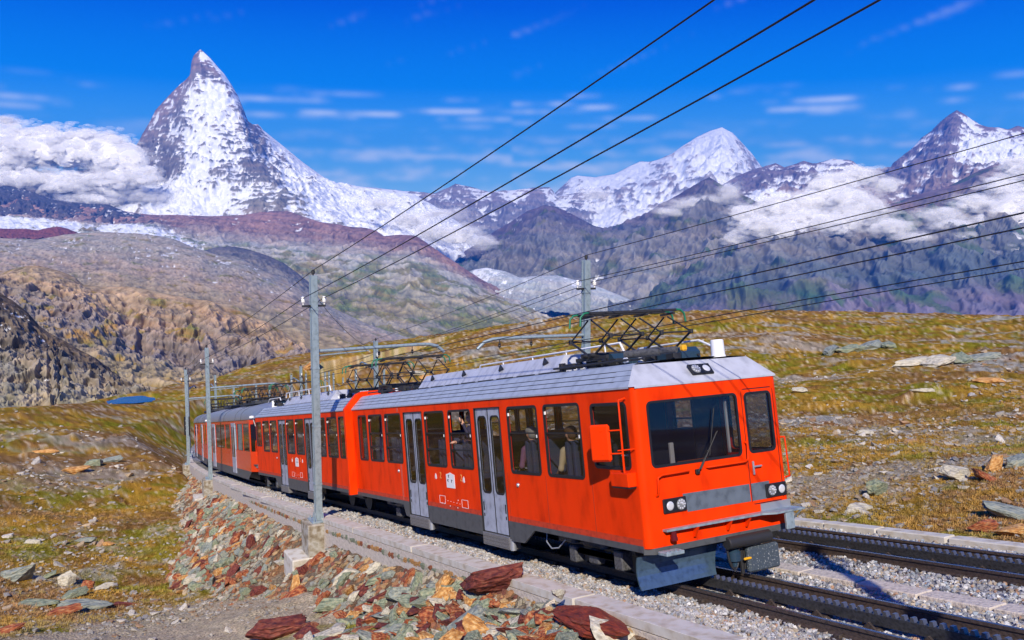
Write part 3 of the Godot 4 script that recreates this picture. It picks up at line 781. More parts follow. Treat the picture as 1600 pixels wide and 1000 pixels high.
	# the rocky spur at the left edge, its shade put into darker upper colours
	loft("shaded_spur_hill", -90, 290, 1.35, 1.3, [
		q([[-90, 420, 350, 0.1], [-20, 446], [0, 458], [20, 470], [45, 490], [60, 508], [75, 520], [100, 533, 335], [125, 548], [150, 560], [172, 578], [190, 592, 320], [210, 606], [228, 616], [250, 625, 300], [290, 640]]),
		q([[-90, 500, 300, 0.15], [0, 520, 300, 0.1], [60, 548, 290], [110, 570, 285], [160, 592, 280], [210, 612, 280, 0], [250, 628, 270], [290, 645]]),
		q([[-90, 590, 245, 0.06], [0, 600, 240, 0.04], [90, 608, 235, 0.03], [160, 618, 232, 0], [230, 628, 230], [290, 648]]),
		q([[-90, 665, 170, 0], [60, 662, 165], [160, 655, 165], [290, 665, 170]])],
		[Color(0.10, 0.075, 0.055), Color(0.115, 0.10, 0.09), Color(0.24, 0.21, 0.165), Color(0.26, 0.22, 0.14)], [2.5, 8, 7, 3], 32.0, {"seed": 12, "flute": 0.9, "contrast": 0.9})

# --- clouds: heaps of translucent billows ---
func billow_mesh(seed_: int, level := 2) -> ArrayMesh:
	var s: Array = icosphere(level)
	var nz := FastNoiseLite.new()
	nz.seed = seed_; nz.frequency = 1.0; nz.fractal_octaves = 3
	var pts := []
	var nn := []
	for d in s[0]:
		pts.append(d * (1.0 + 0.30 * nz.get_noise_3dv(d * 1.3)))
		nn.append(Vector3.ZERO)
	for f in s[1]:
		var g: Vector3 = (pts[f[1]] - pts[f[0]]).cross(pts[f[2]] - pts[f[0]])
		if g.dot(pts[f[0]]) < 0.0: g = -g
		for k in 3: nn[f[k]] += g
	var mb := Mb.new()
	for k in pts.size(): mb.vert(pts[k], (nn[k].normalized() * 0.4 + Vector3(0, 0.6, 0.8)).normalized())  # normals bent towards the sun to even out the shading
	for f in s[1]:
		var g: Vector3 = (pts[f[1]] - pts[f[0]]).cross(pts[f[2]] - pts[f[0]])
		if (pts[f[0]] + pts[f[1]] + pts[f[2]]).dot(Vector3(0, 0.5, 0.86)) < -0.35: continue    # domes left open away from the sun, shaped to stay bright
		if g.dot(pts[f[0]]) > 0.0: mb.itri(f[0], f[1], f[2])
		else: mb.itri(f[0], f[2], f[1])
	return mb.mesh()

func cloud(called: String, seed_: int, lobes: Array, core: float, veil: float):
	var r := RandomNumberGenerator.new()
	r.seed = seed_
	var root := Node3D.new()
	root.name = numbered(called)
	add_child(root)
	root.set_meta("kind", "stuff")
	var places := []
	var cs := PackedColorArray()
	var mist := []
	var ms := PackedColorArray()
	for l in lobes:
		# pixel x, y, metres ahead, half width and half height in pixels, opacity
		var m: float = l[2] / F
		var n := int(core * l[5] * (8.0 + l[3] * l[4] / 10.0))
		for k in n:
			var u := Vector3(r.randfn(0, 0.30), r.randfn(0, 0.30), r.randfn(0, 0.30)).limit_length(0.8)
			var c := at(l[0], l[1], l[2]) + Vector3(u.x * l[3] * m, u.y * l[4] * m, u.z * l[3] * m * 0.7)
			var size: float = m * r.randf_range(0.22, 0.55) * minf(l[4], l[3]) * lerpf(1.0, 0.35, smoothstep(0.1, 0.8, u.length())) + m * 1.5
			var b := Basis.from_euler(Vector3(r.randf_range(-0.3, 0.3), r.randf_range(-0.5, 0.5), r.randf_range(-0.4, 0.4))) * Basis().scaled(Vector3(1.35, 0.85, 1.25) * size)
			places.append(Transform3D(b, c))
			cs.append(Color(1, 1, 1, clampf(l[5] * 2.4 * lerpf(1.0, 0.3, smoothstep(0.1, 0.8, u.length())), 0.1, 0.96)))
		# mist of small droplets' puffs that thins out towards the rim
		for k in int(veil * (24.0 + l[3] * l[4] * 0.16)):
			var u := Vector3(r.randfn(0, 0.50), r.randfn(0, 0.46), r.randfn(0, 0.45)).limit_length(1.1)
			var c := at(l[0], l[1], l[2]) + Vector3(u.x * l[3] * m, u.y * l[4] * m, u.z * l[3] * m * 0.7)
			var size: float = m * r.randf_range(2.2, 6.0) * lerpf(1.3, 0.75, smoothstep(0.3, 1.3, u.length()))
			mist.append(Transform3D(Basis().scaled(Vector3(2.0, 0.85, 1.6) * size), c))
			ms.append(Color(1, 1, 1, clampf(l[5] * 0.55 * lerpf(1.0, 0.45, smoothstep(0.2, 1.3, u.length())), 0.045, 0.3)))
	if places.size() > 0:
		var o := scatter("cloud_billows", billow_mesh(seed_), M.cloud_white, places, cs, root)
		o.name = "cloud_billows"
	var o2 := scatter("cloud_mist", billow_mesh(seed_ + 1, 1), M.cloud_white, mist, ms, root)
	o2.name = "cloud_mist"

func clouds():
	var m := mat("cloud_white", lin(0.93, 0.93, 0.95), 1.0)
	m.transparency = BaseMaterial3D.TRANSPARENCY_ALPHA
	m.vertex_color_use_as_albedo = true
	m.vertex_color_is_srgb = true
	m.specular_mode = BaseMaterial3D.SPECULAR_DISABLED
	cloud("cloud_bank", 31, [[-40, 240, 6900, 70, 42, 0.5], [20, 235, 6900, 70, 42, 0.5], [70, 232, 6900, 60, 40, 0.5], [125, 235, 6900, 60, 38, 0.5], [170, 240, 6900, 45, 38, 0.45], [200, 250, 6900, 36, 32, 0.35],
		[30, 280, 6850, 80, 22, 0.4], [110, 288, 6850, 70, 24, 0.42], [180, 285, 6850, 60, 26, 0.4], [225, 275, 6850, 32, 22, 0.3], [150, 312, 6800, 70, 12, 0.25], [230, 308, 6900, 60, 14, 0.16], [10, 190, 7000, 30, 10, 0.2]], 1.7, 1.0)
	cloud("valley_cloud", 32, [[600, 318, 7000, 50, 10, 0.18], [640, 345, 6700, 45, 18, 0.22], [675, 362, 6600, 40, 20, 0.24], [715, 368, 6500, 45, 22, 0.26], [755, 378, 6500, 26, 12, 0.22], [690, 335, 6900, 60, 14, 0.12], [930, 305, 8200, 30, 12, 0.16]], 0.9, 1.1)
	cloud("drifting_cloud", 33, [[1300, 290, 5600, 45, 24, 0.36], [1340, 275, 5700, 40, 18, 0.30], [1270, 318, 5500, 50, 24, 0.4], [1215, 325, 5400, 45, 22, 0.38], [1165, 335, 5300, 30, 18, 0.3], [1160, 372, 5100, 32, 16, 0.36], [1220, 362, 5000, 60, 20, 0.36], [1300, 350, 5000, 55, 22, 0.32], [1350, 330, 5200, 50, 24, 0.26],
		[1390, 355, 5000, 45, 18, 0.24], [1140, 300, 5900, 18, 26, 0.12], [1080, 318, 5900, 45, 10, 0.16], [1045, 330, 5700, 30, 8, 0.14], [1110, 312, 5900, 30, 8, 0.12], [1255, 345, 5200, 60, 22, 0.38], [1190, 352, 5000, 45, 18, 0.34], [1325, 315, 5300, 50, 26, 0.32], [1385, 290, 5700, 26, 16, 0.2]], 2.0, 1.2)
	cloud("drifting_cloud", 34, [[1590, 262, 5600, 34, 20, 0.4], [1565, 292, 5400, 40, 20, 0.38], [1600, 320, 5100, 45, 28, 0.4], [1520, 318, 5100, 40, 18, 0.28], [1470, 335, 5000, 45, 14, 0.2], [1430, 372, 4900, 40, 12, 0.16], [1550, 345, 5000, 40, 18, 0.3], [1580, 385, 4700, 40, 22, 0.38], [1540, 395, 4700, 26, 14, 0.3], [1510, 372, 4800, 30, 10, 0.2], [1640, 350, 4900, 50, 60, 0.4], [1575, 330, 5000, 45, 30, 0.36], [1600, 400, 4600, 40, 24, 0.38], [1490, 352, 4900, 40, 14, 0.2]], 2.0, 1.2)
# --- the lie of the land: a thin plate through spot heights, kept in a table over bearing and distance ---
var gt := PackedFloat32Array()
const GT_A := 120
const GT_R := 90
const GT_R0 := 2.0
const GT_R1 := 420.0

func ground_setup():
	var s: Array = []
	for e in [[240, 790, 45.5], [265, 910, 28.1], [330, 932, 23.6], [480, 935, 18.6], [560, 965, 16.0], [640, 990, 13.9], [400, 1000, 17.0], [200, 1000, 18.5], [0, 1000, 19.0], [-200, 1000, 18.0],
			[800, 1000, 11.3], [950, 1000, 10.2], [0, 900, 27.5], [-200, 900, 27.0], [0, 800, 41], [0, 720, 57], [0, 660, 74], [-250, 700, 60], [100, 640, 84], [-150, 672, 100], [0, 660, 105], [90, 652, 112], [0, 700, 150], [120, 690, 150], [-200, 720, 160], [172, 627, 100], [240, 611, 118], [215, 606, 128], [120, 850, 34], [150, 760, 49],
			[215, 800, 44], [262, 715, 66], [200, 700, 66], [280, 650, 92], [300, 602, 130], [345, 588, 158], [385, 577, 170], [430, 563, 172], [470, 553, 170], [540, 545, 165], [620, 531, 160], [700, 522, 150], [760, 516, 145], [800, 511, 140], [860, 498, 135], [930, 499, 133],
			[1000, 497, 130], [1060, 489, 125], [1110, 487, 123], [1165, 491, 120], [1215, 503, 116], [1280, 507, 115], [1330, 511, 112], [1365, 517, 108], [1400, 521, 106], [1450, 516, 108], [1500, 512, 110], [1560, 507, 110], [1600, 503, 110], [1800, 498, 110],
			[1600, 800, 14.6], [1400, 765, 18.5], [1300, 770, 19], [1400, 700, 27], [1400, 640, 42], [1400, 590, 60], [1400, 550, 80], [1600, 700, 23], [1600, 620, 40], [1600, 560, 68], [1800, 700, 21], [1250, 700, 29], [1250, 620, 47], [1250, 560, 75], [1100, 540, 85], [900, 535, 105], [700, 560, 110], [500, 580, 125], [1800, 600, 42]]:
		s.append(at(e[0], e[1], e[2]))
	for h in [-70, -55, -40, -25, -12, 0, 12, 30]:
		s.append(on_track(h, -0.1, -5.4))
	for e in [[0, -1.75, 0], [-6, -4.2, -3], [-14, -6.2, 2], [-40, -10, 0], [-90, -20, -30], [0, 1.5, 22], [-30, -1, 40], [30, 5.5, 30], [40, -1.5, -10], [70, -3.0, -30], [-80, -12, 60], [80, 8, 60],
			[-60, -44, -215], [40, -22, -215], [130, -20, -180]]:
		s.append(Vector3(e[0], e[1], e[2]))
	var n := s.size()
	var N := n + 3
	var A := []
	for i in N:
		var row := PackedFloat64Array(); row.resize(N + 1)
		A.append(row)
	for i in n:
		for j in n:
			var d2: float = (s[i].x - s[j].x) ** 2 + (s[i].z - s[j].z) ** 2
			A[i][j] = d2 * log(d2 + 1e-9) * 0.5 if i != j else 6.0
		A[i][n] = 1.0; A[i][n + 1] = s[i].x; A[i][n + 2] = s[i].z
		A[n][i] = 1.0; A[n + 1][i] = s[i].x; A[n + 2][i] = s[i].z
		A[i][N] = s[i].y
	for k in N:
		var best := k
		for i in range(k, N):
			if absf(A[i][k]) > absf(A[best][k]): best = i
		var tmp = A[k]; A[k] = A[best]; A[best] = tmp
		for i in range(k + 1, N):
			var f: float = A[i][k] / A[k][k]
			if f == 0.0: continue
			for j in range(k, N + 1): A[i][j] -= f * A[k][j]
	var w := PackedFloat64Array(); w.resize(N)
	for i in range(N - 1, -1, -1):
		var v: float = A[i][N]
		for j in range(i + 1, N): v -= A[i][j] * w[j]
		w[i] = v / A[i][i]
	gt.resize(GT_A * GT_R)
	for a in GT_A:
		var az := -PI + TAU * a / GT_A
		for r in GT_R:
			var rad := GT_R0 * pow(GT_R1 / GT_R0, float(r) / (GT_R - 1))
			var x := sin(az) * rad
			var z := -cos(az) * rad
			var y := w[n] + w[n + 1] * x + w[n + 2] * z
			for i in n:
				var d2: float = (s[i].x - x) ** 2 + (s[i].z - z) ** 2 + 1e-9
				y += w[i] * d2 * log(d2) * 0.5
			gt[a * GT_R + r] = y

func base_y(x: float, z: float) -> float:
	var az := atan2(x, -z)
	var rad := maxf(sqrt(x * x + z * z), GT_R0)
	var fa := (az + PI) / TAU * GT_A
	var fr := clampf(log(rad / GT_R0) / log(GT_R1 / GT_R0) * (GT_R - 1), 0, GT_R - 1.001)
	var a := int(fa) % GT_A
	var b := (a + 1) % GT_A
	var r := int(fr)
	var u := fa - floorf(fa)
	var v := fr - r
	return lerpf(lerpf(gt[a * GT_R + r], gt[b * GT_R + r], u), lerpf(gt[a * GT_R + r + 1], gt[b * GT_R + r + 1], u), v)

func slope_y(h: float, z: float) -> float:   # the stone slope of the embankment on the valley side
	return path_at(h).y - 0.50 - 0.60 * (z - 2.175)

var pond_at := Vector3.ZERO
func ground_y(x: float, z: float) -> float:
	var d := sqrt(x * x + z * z)
	var y := base_y(x, z)
	var k := clampf(d / 60.0, 0.12, 1.0)
	y += noise_a.get_noise_2d(x * 0.045, z * 0.045) * 0.8 * k * clampf((200.0 - d) / 60.0, 0.35, 1) + noise_a.get_noise_2d(x * 0.21 + 50.0, z * 0.21) * 0.17 * k + noise_a.get_noise_2d(x * 1.1, z * 1.1) * 0.07
	var lump := noise_r.get_noise_2d(x * 0.06 + 9.0, z * 0.06)
	y += maxf(0.0, lump - 0.35) * 0.7 * k
	if x * x + (z + 20.0) * (z + 20.0) < 14400.0:
		var t := to_track(x, z)
		var Y := path_at(t.x).y
		if t.y > -4.8 and t.y < 2.3:
			y = minf(y, Y - 0.75)
		elif t.y >= 2.3:
			y = minf(y, Y - 0.55 + (t.y - 2.3) * 0.62)
		elif t.y > -11.0:
			var f := smoothstep(-11.0, -4.9, t.y)
			y = lerpf(y, Y - 0.10 + noise_a.get_noise_2d(x * 1.3, z * 1.3) * 0.06, f)
	if pond_at != Vector3.ZERO:
		var e := Vector2((x - pond_at.x) / 2.7, (z - pond_at.z) / 4.2).length()
		if e < 3.0: y = lerpf(pond_at.y + (-0.35 if e < 0.97 else 0.06), y, smoothstep(1.05, 3.0, e))
	return y

var grain := 0.0
func ground_colour(x: float, z: float, y: float, steep: float) -> Color:
	var d := sqrt(x * x + z * z)
	var f1 := noise_a.get_noise_2d(x * 0.035 + 3.0, z * 0.055)
	var f2 := noise_a.get_noise_2d(x * 0.13 + 90.0, z * 0.19)
	var f3 := noise_a.get_noise_2d(x * 0.9, z * 1.1 + 30.0)
	var f4 := noise_a.get_noise_2d(x * 0.30 - 70.0, z * 0.42)
	var left := clampf((-x) / 20.0, 0, 1)
	var ochre := Color(0.43, 0.245, 0.045)
	var olive := Color(0.26, 0.175, 0.032)
	var brown := Color(0.28, 0.155, 0.07)
	var moss := Color(0.22, 0.22, 0.025)
	var gravel := Color(0.40, 0.34, 0.265)
	var rust := Color(0.26, 0.12, 0.06)
	var c := ochre.lerp(olive, smoothstep(-0.25, 0.3, f2 + 0.4 * f3))
	c = c.lerp(brown, smoothstep(0.0, 0.35, f1 + 0.5 * f4 + 0.3 * f3) * 0.85)
	c = c.lerp(moss, smoothstep(0.10, 0.4, -f1 * 0.7 + f4 * 0.8 + 0.2 * f3) * 0.75)
	c = c.lerp(rust, smoothstep(0.25, 0.5, f2 * 0.6 - f4) * 0.6)
	var g := smoothstep(0.16, 0.40, noise_a.get_noise_2d(x * 0.06 - 20.0, z * 0.10 + 8.0) + 0.35 * f3 + 0.3 * f4 + steep * 0.5)
	g *= 1.0 - 0.6 * left
	c = c.lerp(gravel, g * 0.8)
	# speckle of small stones and dry stalks
	var s := noise_b.get_noise_2d(x * 5.0, z * 5.0) * clampf(1.6 - d / 40.0, 0, 1) + noise_a.get_noise_2d(x * 1.5 + 9.0, z * 2.2) * clampf(d / 40.0 - 0.4, 0, 1)
	c = c.lerp(gravel * 1.25, smoothstep(0.38, 0.5, s) * 0.7)
	if d > 24.0:
		# grain: single stalks, pebbles and gaps
		var u := grain
		var w := clampf((d - 24.0) / 20.0, 0, 1)
		var blue := noise_a.get_noise_2d(x * 0.05 + 60.0, z * 0.08)
		c = c.lerp(Color(0.38, 0.39, 0.36), g * smoothstep(0.0, 0.25, blue) * 0.7)
		c = c * (1.0 + (0.5 - 0.22 * left) * u * absf(u) * w)
		if u > 0.80: c = c.lerp(Color(0.56, 0.49, 0.38), 0.75 * w * (0.5 + 0.5 * g))
	c = c * (1.0 + 0.55 * s + 0.30 * f3)
	# bare trodden earth at the foot of the slope
	var e := Vector2((x + 6.6) / 5.5, (z + 18.6) / 5.2).length() + f3 * 0.35 + f4 * 0.3
	c = c.lerp(Color(0.50, 0.42, 0.30) * (1.0 + 0.25 * s), smoothstep(1.1, 0.55, e) * 0.9)
	return c

func ground():
	var pc := at(206, 619, 108)
	pond_at = Vector3(pc.x, base_y(pc.x, pc.z) - 0.1, pc.z)
	var azs := PackedFloat32Array()
	var a := -180.0
	while a < -40.0: azs.append(a); a += 5.0
	a = -36.0
	while a <= 36.0: azs.append(a); a += 0.15
	a = 41.0
	while a < 181.0: azs.append(minf(a, 180.0)); a += 5.0
	azs[azs.size() - 1] = 180.0
	var rs := PackedFloat32Array([0.4, 2.0, 3.5, 5.0, 6.2])
	var r := 7.0
	while r < 195.0:
		rs.append(r)
		r *= 1.0105
	rs.append_array(PackedFloat32Array([215, 240, 280, 340, 420, 600, 1000, 2500, 9000]))
	var cols := azs.size()
	var rows := rs.size()
	var p := PackedVector3Array(); p.resize(cols * rows)
	var c := PackedColorArray(); c.resize(cols * rows)
	for j in rows:
		for i in cols:
			var az := deg_to_rad(azs[i])
			var x := sin(az) * rs[j]
			var z := -cos(az) * rs[j]
			var y: float
			if rs[j] < 200.0: y = ground_y(x, z)
			else: y = base_y(x * 199.0 / rs[j], z * 199.0 / rs[j]) - (rs[j] - 199.0) * (0.35 if rs[j] < 3000.0 else 0.11)
			p[j * cols + i] = Vector3(x, y, z)
	for j in rows:
		for i in cols:
			var q0 := p[j * cols + i]
			var steep := 0.0
			if j > 0 and i > 0:
				var q1 := p[(j - 1) * cols + i]
				steep = absf(q1.y - q0.y) / maxf(0.05, Vector2(q1.x - q0.x, q1.z - q0.z).length())
			var hs := sin(i * 12.9898 + j * 78.233) * 43758.5453
			grain = (hs - floorf(hs)) * 2.0 - 1.0
			c[j * cols + i] = (ground_colour(q0.x, q0.z, q0.y, clampf(steep - 0.3, 0, 1)) * 0.59).clamp().linear_to_srgb()
	grain = 0.0
	structure("ground", grid_mesh(p, c, cols, rows), M.ground_tint)
	# the little pond
	var mb := Mb.new()
	var o := Vector3(pond_at.x, pond_at.y + 0.02, pond_at.z)
	var ring := []
	for k in 40:
		var t := TAU * k / 40
		var rr := 1.12 + 0.12 * sin(3.0 * t + 1.0) + 0.06 * sin(7.0 * t)
		ring.append(o + Vector3(cos(t) * 2.5 * rr, 0, sin(t) * 2.5 * rr))
	for k in 40: mb.tri(o, ring[(k + 1) % 40], ring[k])
	var water := mat("water", lin(0.02, 0.05, 0.075), 0.12)
	var w := put("pond", mb, water)
	tag(w, "", "", "", "structure")
# --- stones ---
var ico_v: Array = []
var ico_f: Array = []
func icosphere(level: int):
	var t := (1.0 + sqrt(5.0)) / 2.0
	var v := [Vector3(-1, t, 0), Vector3(1, t, 0), Vector3(-1, -t, 0), Vector3(1, -t, 0), Vector3(0, -1, t), Vector3(0, 1, t), Vector3(0, -1, -t), Vector3(0, 1, -t), Vector3(t, 0, -1), Vector3(t, 0, 1), Vector3(-t, 0, -1), Vector3(-t, 0, 1)]
	for k in v.size(): v[k] = v[k].normalized()
	var f := [[0, 11, 5], [0, 5, 1], [0, 1, 7], [0, 7, 10], [0, 10, 11], [1, 5, 9], [5, 11, 4], [11, 10, 2], [10, 7, 6], [7, 1, 8], [3, 9, 4], [3, 4, 2], [3, 2, 6], [3, 6, 8], [3, 8, 9], [4, 9, 5], [2, 4, 11], [6, 2, 10], [8, 6, 7], [9, 8, 1]]
	for l in level:
		var nf := []
		var mid := {}
		for tri in f:
			var m := []
			for e in 3:
				var a: int = tri[e]; var b: int = tri[(e + 1) % 3]
				var key := mini(a, b) * 10000 + maxi(a, b)
				if not mid.has(key):
					mid[key] = v.size()
					v.append(((v[a] + v[b]) * 0.5).normalized())
				m.append(mid[key])
			nf.append([tri[0], m[0], m[2]]); nf.append([tri[1], m[1], m[0]]); nf.append([tri[2], m[2], m[1]]); nf.append(m)
		f = nf
	return [v, f]

# an angular broken stone about one metre long: the hull of a few random points, its faces split and roughened for large ones
func stone_mesh(seed_: int, level := 0, points := 13, flat := 0.6, rough := 0.0) -> ArrayMesh:
	var r := RandomNumberGenerator.new()
	r.seed = seed_
	var p := []
	for k in points:
		var d := Vector3(r.randfn(), r.randfn(), r.randfn())
		var m := maxf(absf(d.x), maxf(absf(d.y), absf(d.z)))
		d = d / lerpf(m, d.length(), 0.45) * 0.5 * r.randf_range(0.8, 1.0)
		p.append(Vector3(d.x * 1.1, d.y * flat, d.z * 0.9))
	var tris := []
	for a in points:
		for b in range(a + 1, points):
			for c in range(b + 1, points):
				var n: Vector3 = (p[b] - p[a]).cross(p[c] - p[a])
				var side := 0
				var ok := true
				for e in points:
					if e == a or e == b or e == c: continue
					var s := 1 if n.dot(p[e] - p[a]) > 0.0 else -1
					if side == 0: side = s
					elif s != side:
						ok = false
						break
				if ok: tris.append([p[a], p[b], p[c]] if side < 0 else [p[a], p[c], p[b]])
	var nz := FastNoiseLite.new()
	nz.seed = seed_; nz.frequency = 3.0; nz.fractal_octaves = 3
	for l in level:
		var out := []
		for t in tris:
			var m := []
			for e in 3:
				var q0: Vector3 = (t[e] + t[(e + 1) % 3]) * 0.5
				m.append(q0)
			out.append([t[0], m[0], m[2]]); out.append([t[1], m[1], m[0]]); out.append([t[2], m[2], m[1]]); out.append(m)
		tris = out
	var mb := Mb.new()
	for t in tris:
		var w := []
		for v in t:
			var q0: Vector3 = v
			if rough > 0.0: q0 = v * (1.0 + rough * 4.0 * nz.get_noise_3d(v.x, v.y * 2.5, v.z))
			w.append(q0)
		mb.tri(w[0], w[1], w[2])
	return mb.mesh()

# sweep a cross section (z, y) along the track, joints open at both ends
func sweep(mb, sec: Array, h0: float, h1: float, step: float, zo: float, yo := 0.0):
	var n := maxi(1, int(absf(h1 - h0) / step))
	var last := []
	for k in n + 1:
		var h := lerpf(h0, h1, float(k) / n)
		var o := path_at(h)
		var b := path_basis(h)
		var ring := []
		for e in sec: ring.append(o + b * Vector3(0, e.y + yo, e.x + zo + (wall_in(h) if zo > 90.0 else 0.0) - (100.0 if zo > 90.0 else 0.0)))
		if k > 0:
			for e in sec.size():
				var e2 := (e + 1) % sec.size()
				mb.quad(last[e], last[e2], ring[e2], ring[e])
		last = ring

func make_track(zc: float, h0: float, h1: float, label: String):
	var t := thing("rack_railway_track", label, "railway track", Transform3D(), "the two rack railway tracks")
	var head := [Vector2(-0.03, 0), Vector2(-0.03, -0.035), Vector2(-0.008, -0.05), Vector2(-0.008, -0.115), Vector2(-0.055, -0.128), Vector2(-0.055, -0.14), Vector2(0.055, -0.14), Vector2(0.055, -0.128), Vector2(0.008, -0.115), Vector2(0.008, -0.05), Vector2(0.03, -0.035), Vector2(0.03, 0)]
	for s in [1.0, -1.0]:
		var mb := Mb.new()
		sweep(mb, head, h0, h1, 1.0, zc + s * 0.535)
		var rail := put("rail", mb, M.rail_side, t)
		var tp := Mb.new()
		sweep(tp, [Vector2(-0.022, 0.0), Vector2(-0.022, 0.003), Vector2(0.022, 0.003), Vector2(0.022, 0.0)], h0, h1, 1.0, zc + s * 0.535)
		put("running_surface", tp, M.rail_top, rail)
	var rk := Mb.new()
	sweep(rk, [Vector2(-0.045, 0.012), Vector2(-0.045, -0.11), Vector2(0.045, -0.11), Vector2(0.045, 0.012)], h0, h1, 1.0, zc)
	var rack := put("rack", rk, M.rack_steel, t)
	var tm := Mb.new()
	tm.prism(PackedVector2Array([Vector2(-0.032, 0), Vector2(0.032, 0), Vector2(0.018, 0.052), Vector2(-0.018, 0.052)]), Vector3(0, 0.012, -0.032), Vector3.RIGHT, Vector3.UP, Vector3(0, 0, 0.064))
	var tooth := tm.mesh()
	var h := 7.6
	var far_teeth := Mb.new()
	while h > -24.0:
		if h > -9.0 or zc > -1.0 and h > -1.0:
			var o := put("tooth", tooth, M.rack_tooth, rack, Transform3D(path_basis(h), on_track(h, 0, zc)))
		else:
			far_teeth.box(on_track(h, 0.036, zc), Vector3(0.05, 0.05, 0.064), 0.0, path_basis(h))
		h -= 0.12
	var ft := put("distant_teeth", far_teeth, M.rack_tooth, rack)
	ft.set_meta("kind", "stuff")
	var sm := Mb.new()
	sm.prism(PackedVector2Array([Vector2(-0.12, -0.09), Vector2(0.12, -0.09), Vector2(0.08, 0.0), Vector2(-0.08, 0.0)]), Vector3(0, -0.14, -0.92), Vector3.RIGHT, Vector3.UP, Vector3(0, 0, 1.84))
	for s in [-0.62, -0.45, 0.45, 0.62]:
		sm.box(Vector3(0, -0.12, s), Vector3(0.10, 0.05, 0.07), 0.01)
	sm.prism(PackedVector2Array([Vector2(-0.10, 0), Vector2(0.10, 0), Vector2(0.0, 0.075)]), Vector3(0, -0.14, 0.10), Vector3.RIGHT, Vector3.UP, Vector3(0, 0, 0.03))
	sm.prism(PackedVector2Array([Vector2(-0.10, 0), Vector2(0.10, 0), Vector2(0.0, 0.075)]), Vector3(0, -0.14, -0.13), Vector3.RIGHT, Vector3.UP, Vector3(0, 0, 0.03))
	var sleeper := sm.mesh()
	h = 7.2
	while h > -40.0:
		put("sleeper", sleeper, M.sleeper_steel, t, Transform3D(path_basis(h), on_track(h, 0, zc)))
		h -= 0.78

const TRACK2 := -3.225
func ballast_y(h: float, z: float) -> float:
	var y := -0.155 + noise_a.get_noise_2d(h * 0.9, z * 1.3) * 0.03
	if z > 0.85: y += smoothstep(0.85, 1.5, z) * 0.12
	for c in [0.0, TRACK2]:
		var d := absf(z - c)
		if d < 0.5: y -= 0.02
	return y

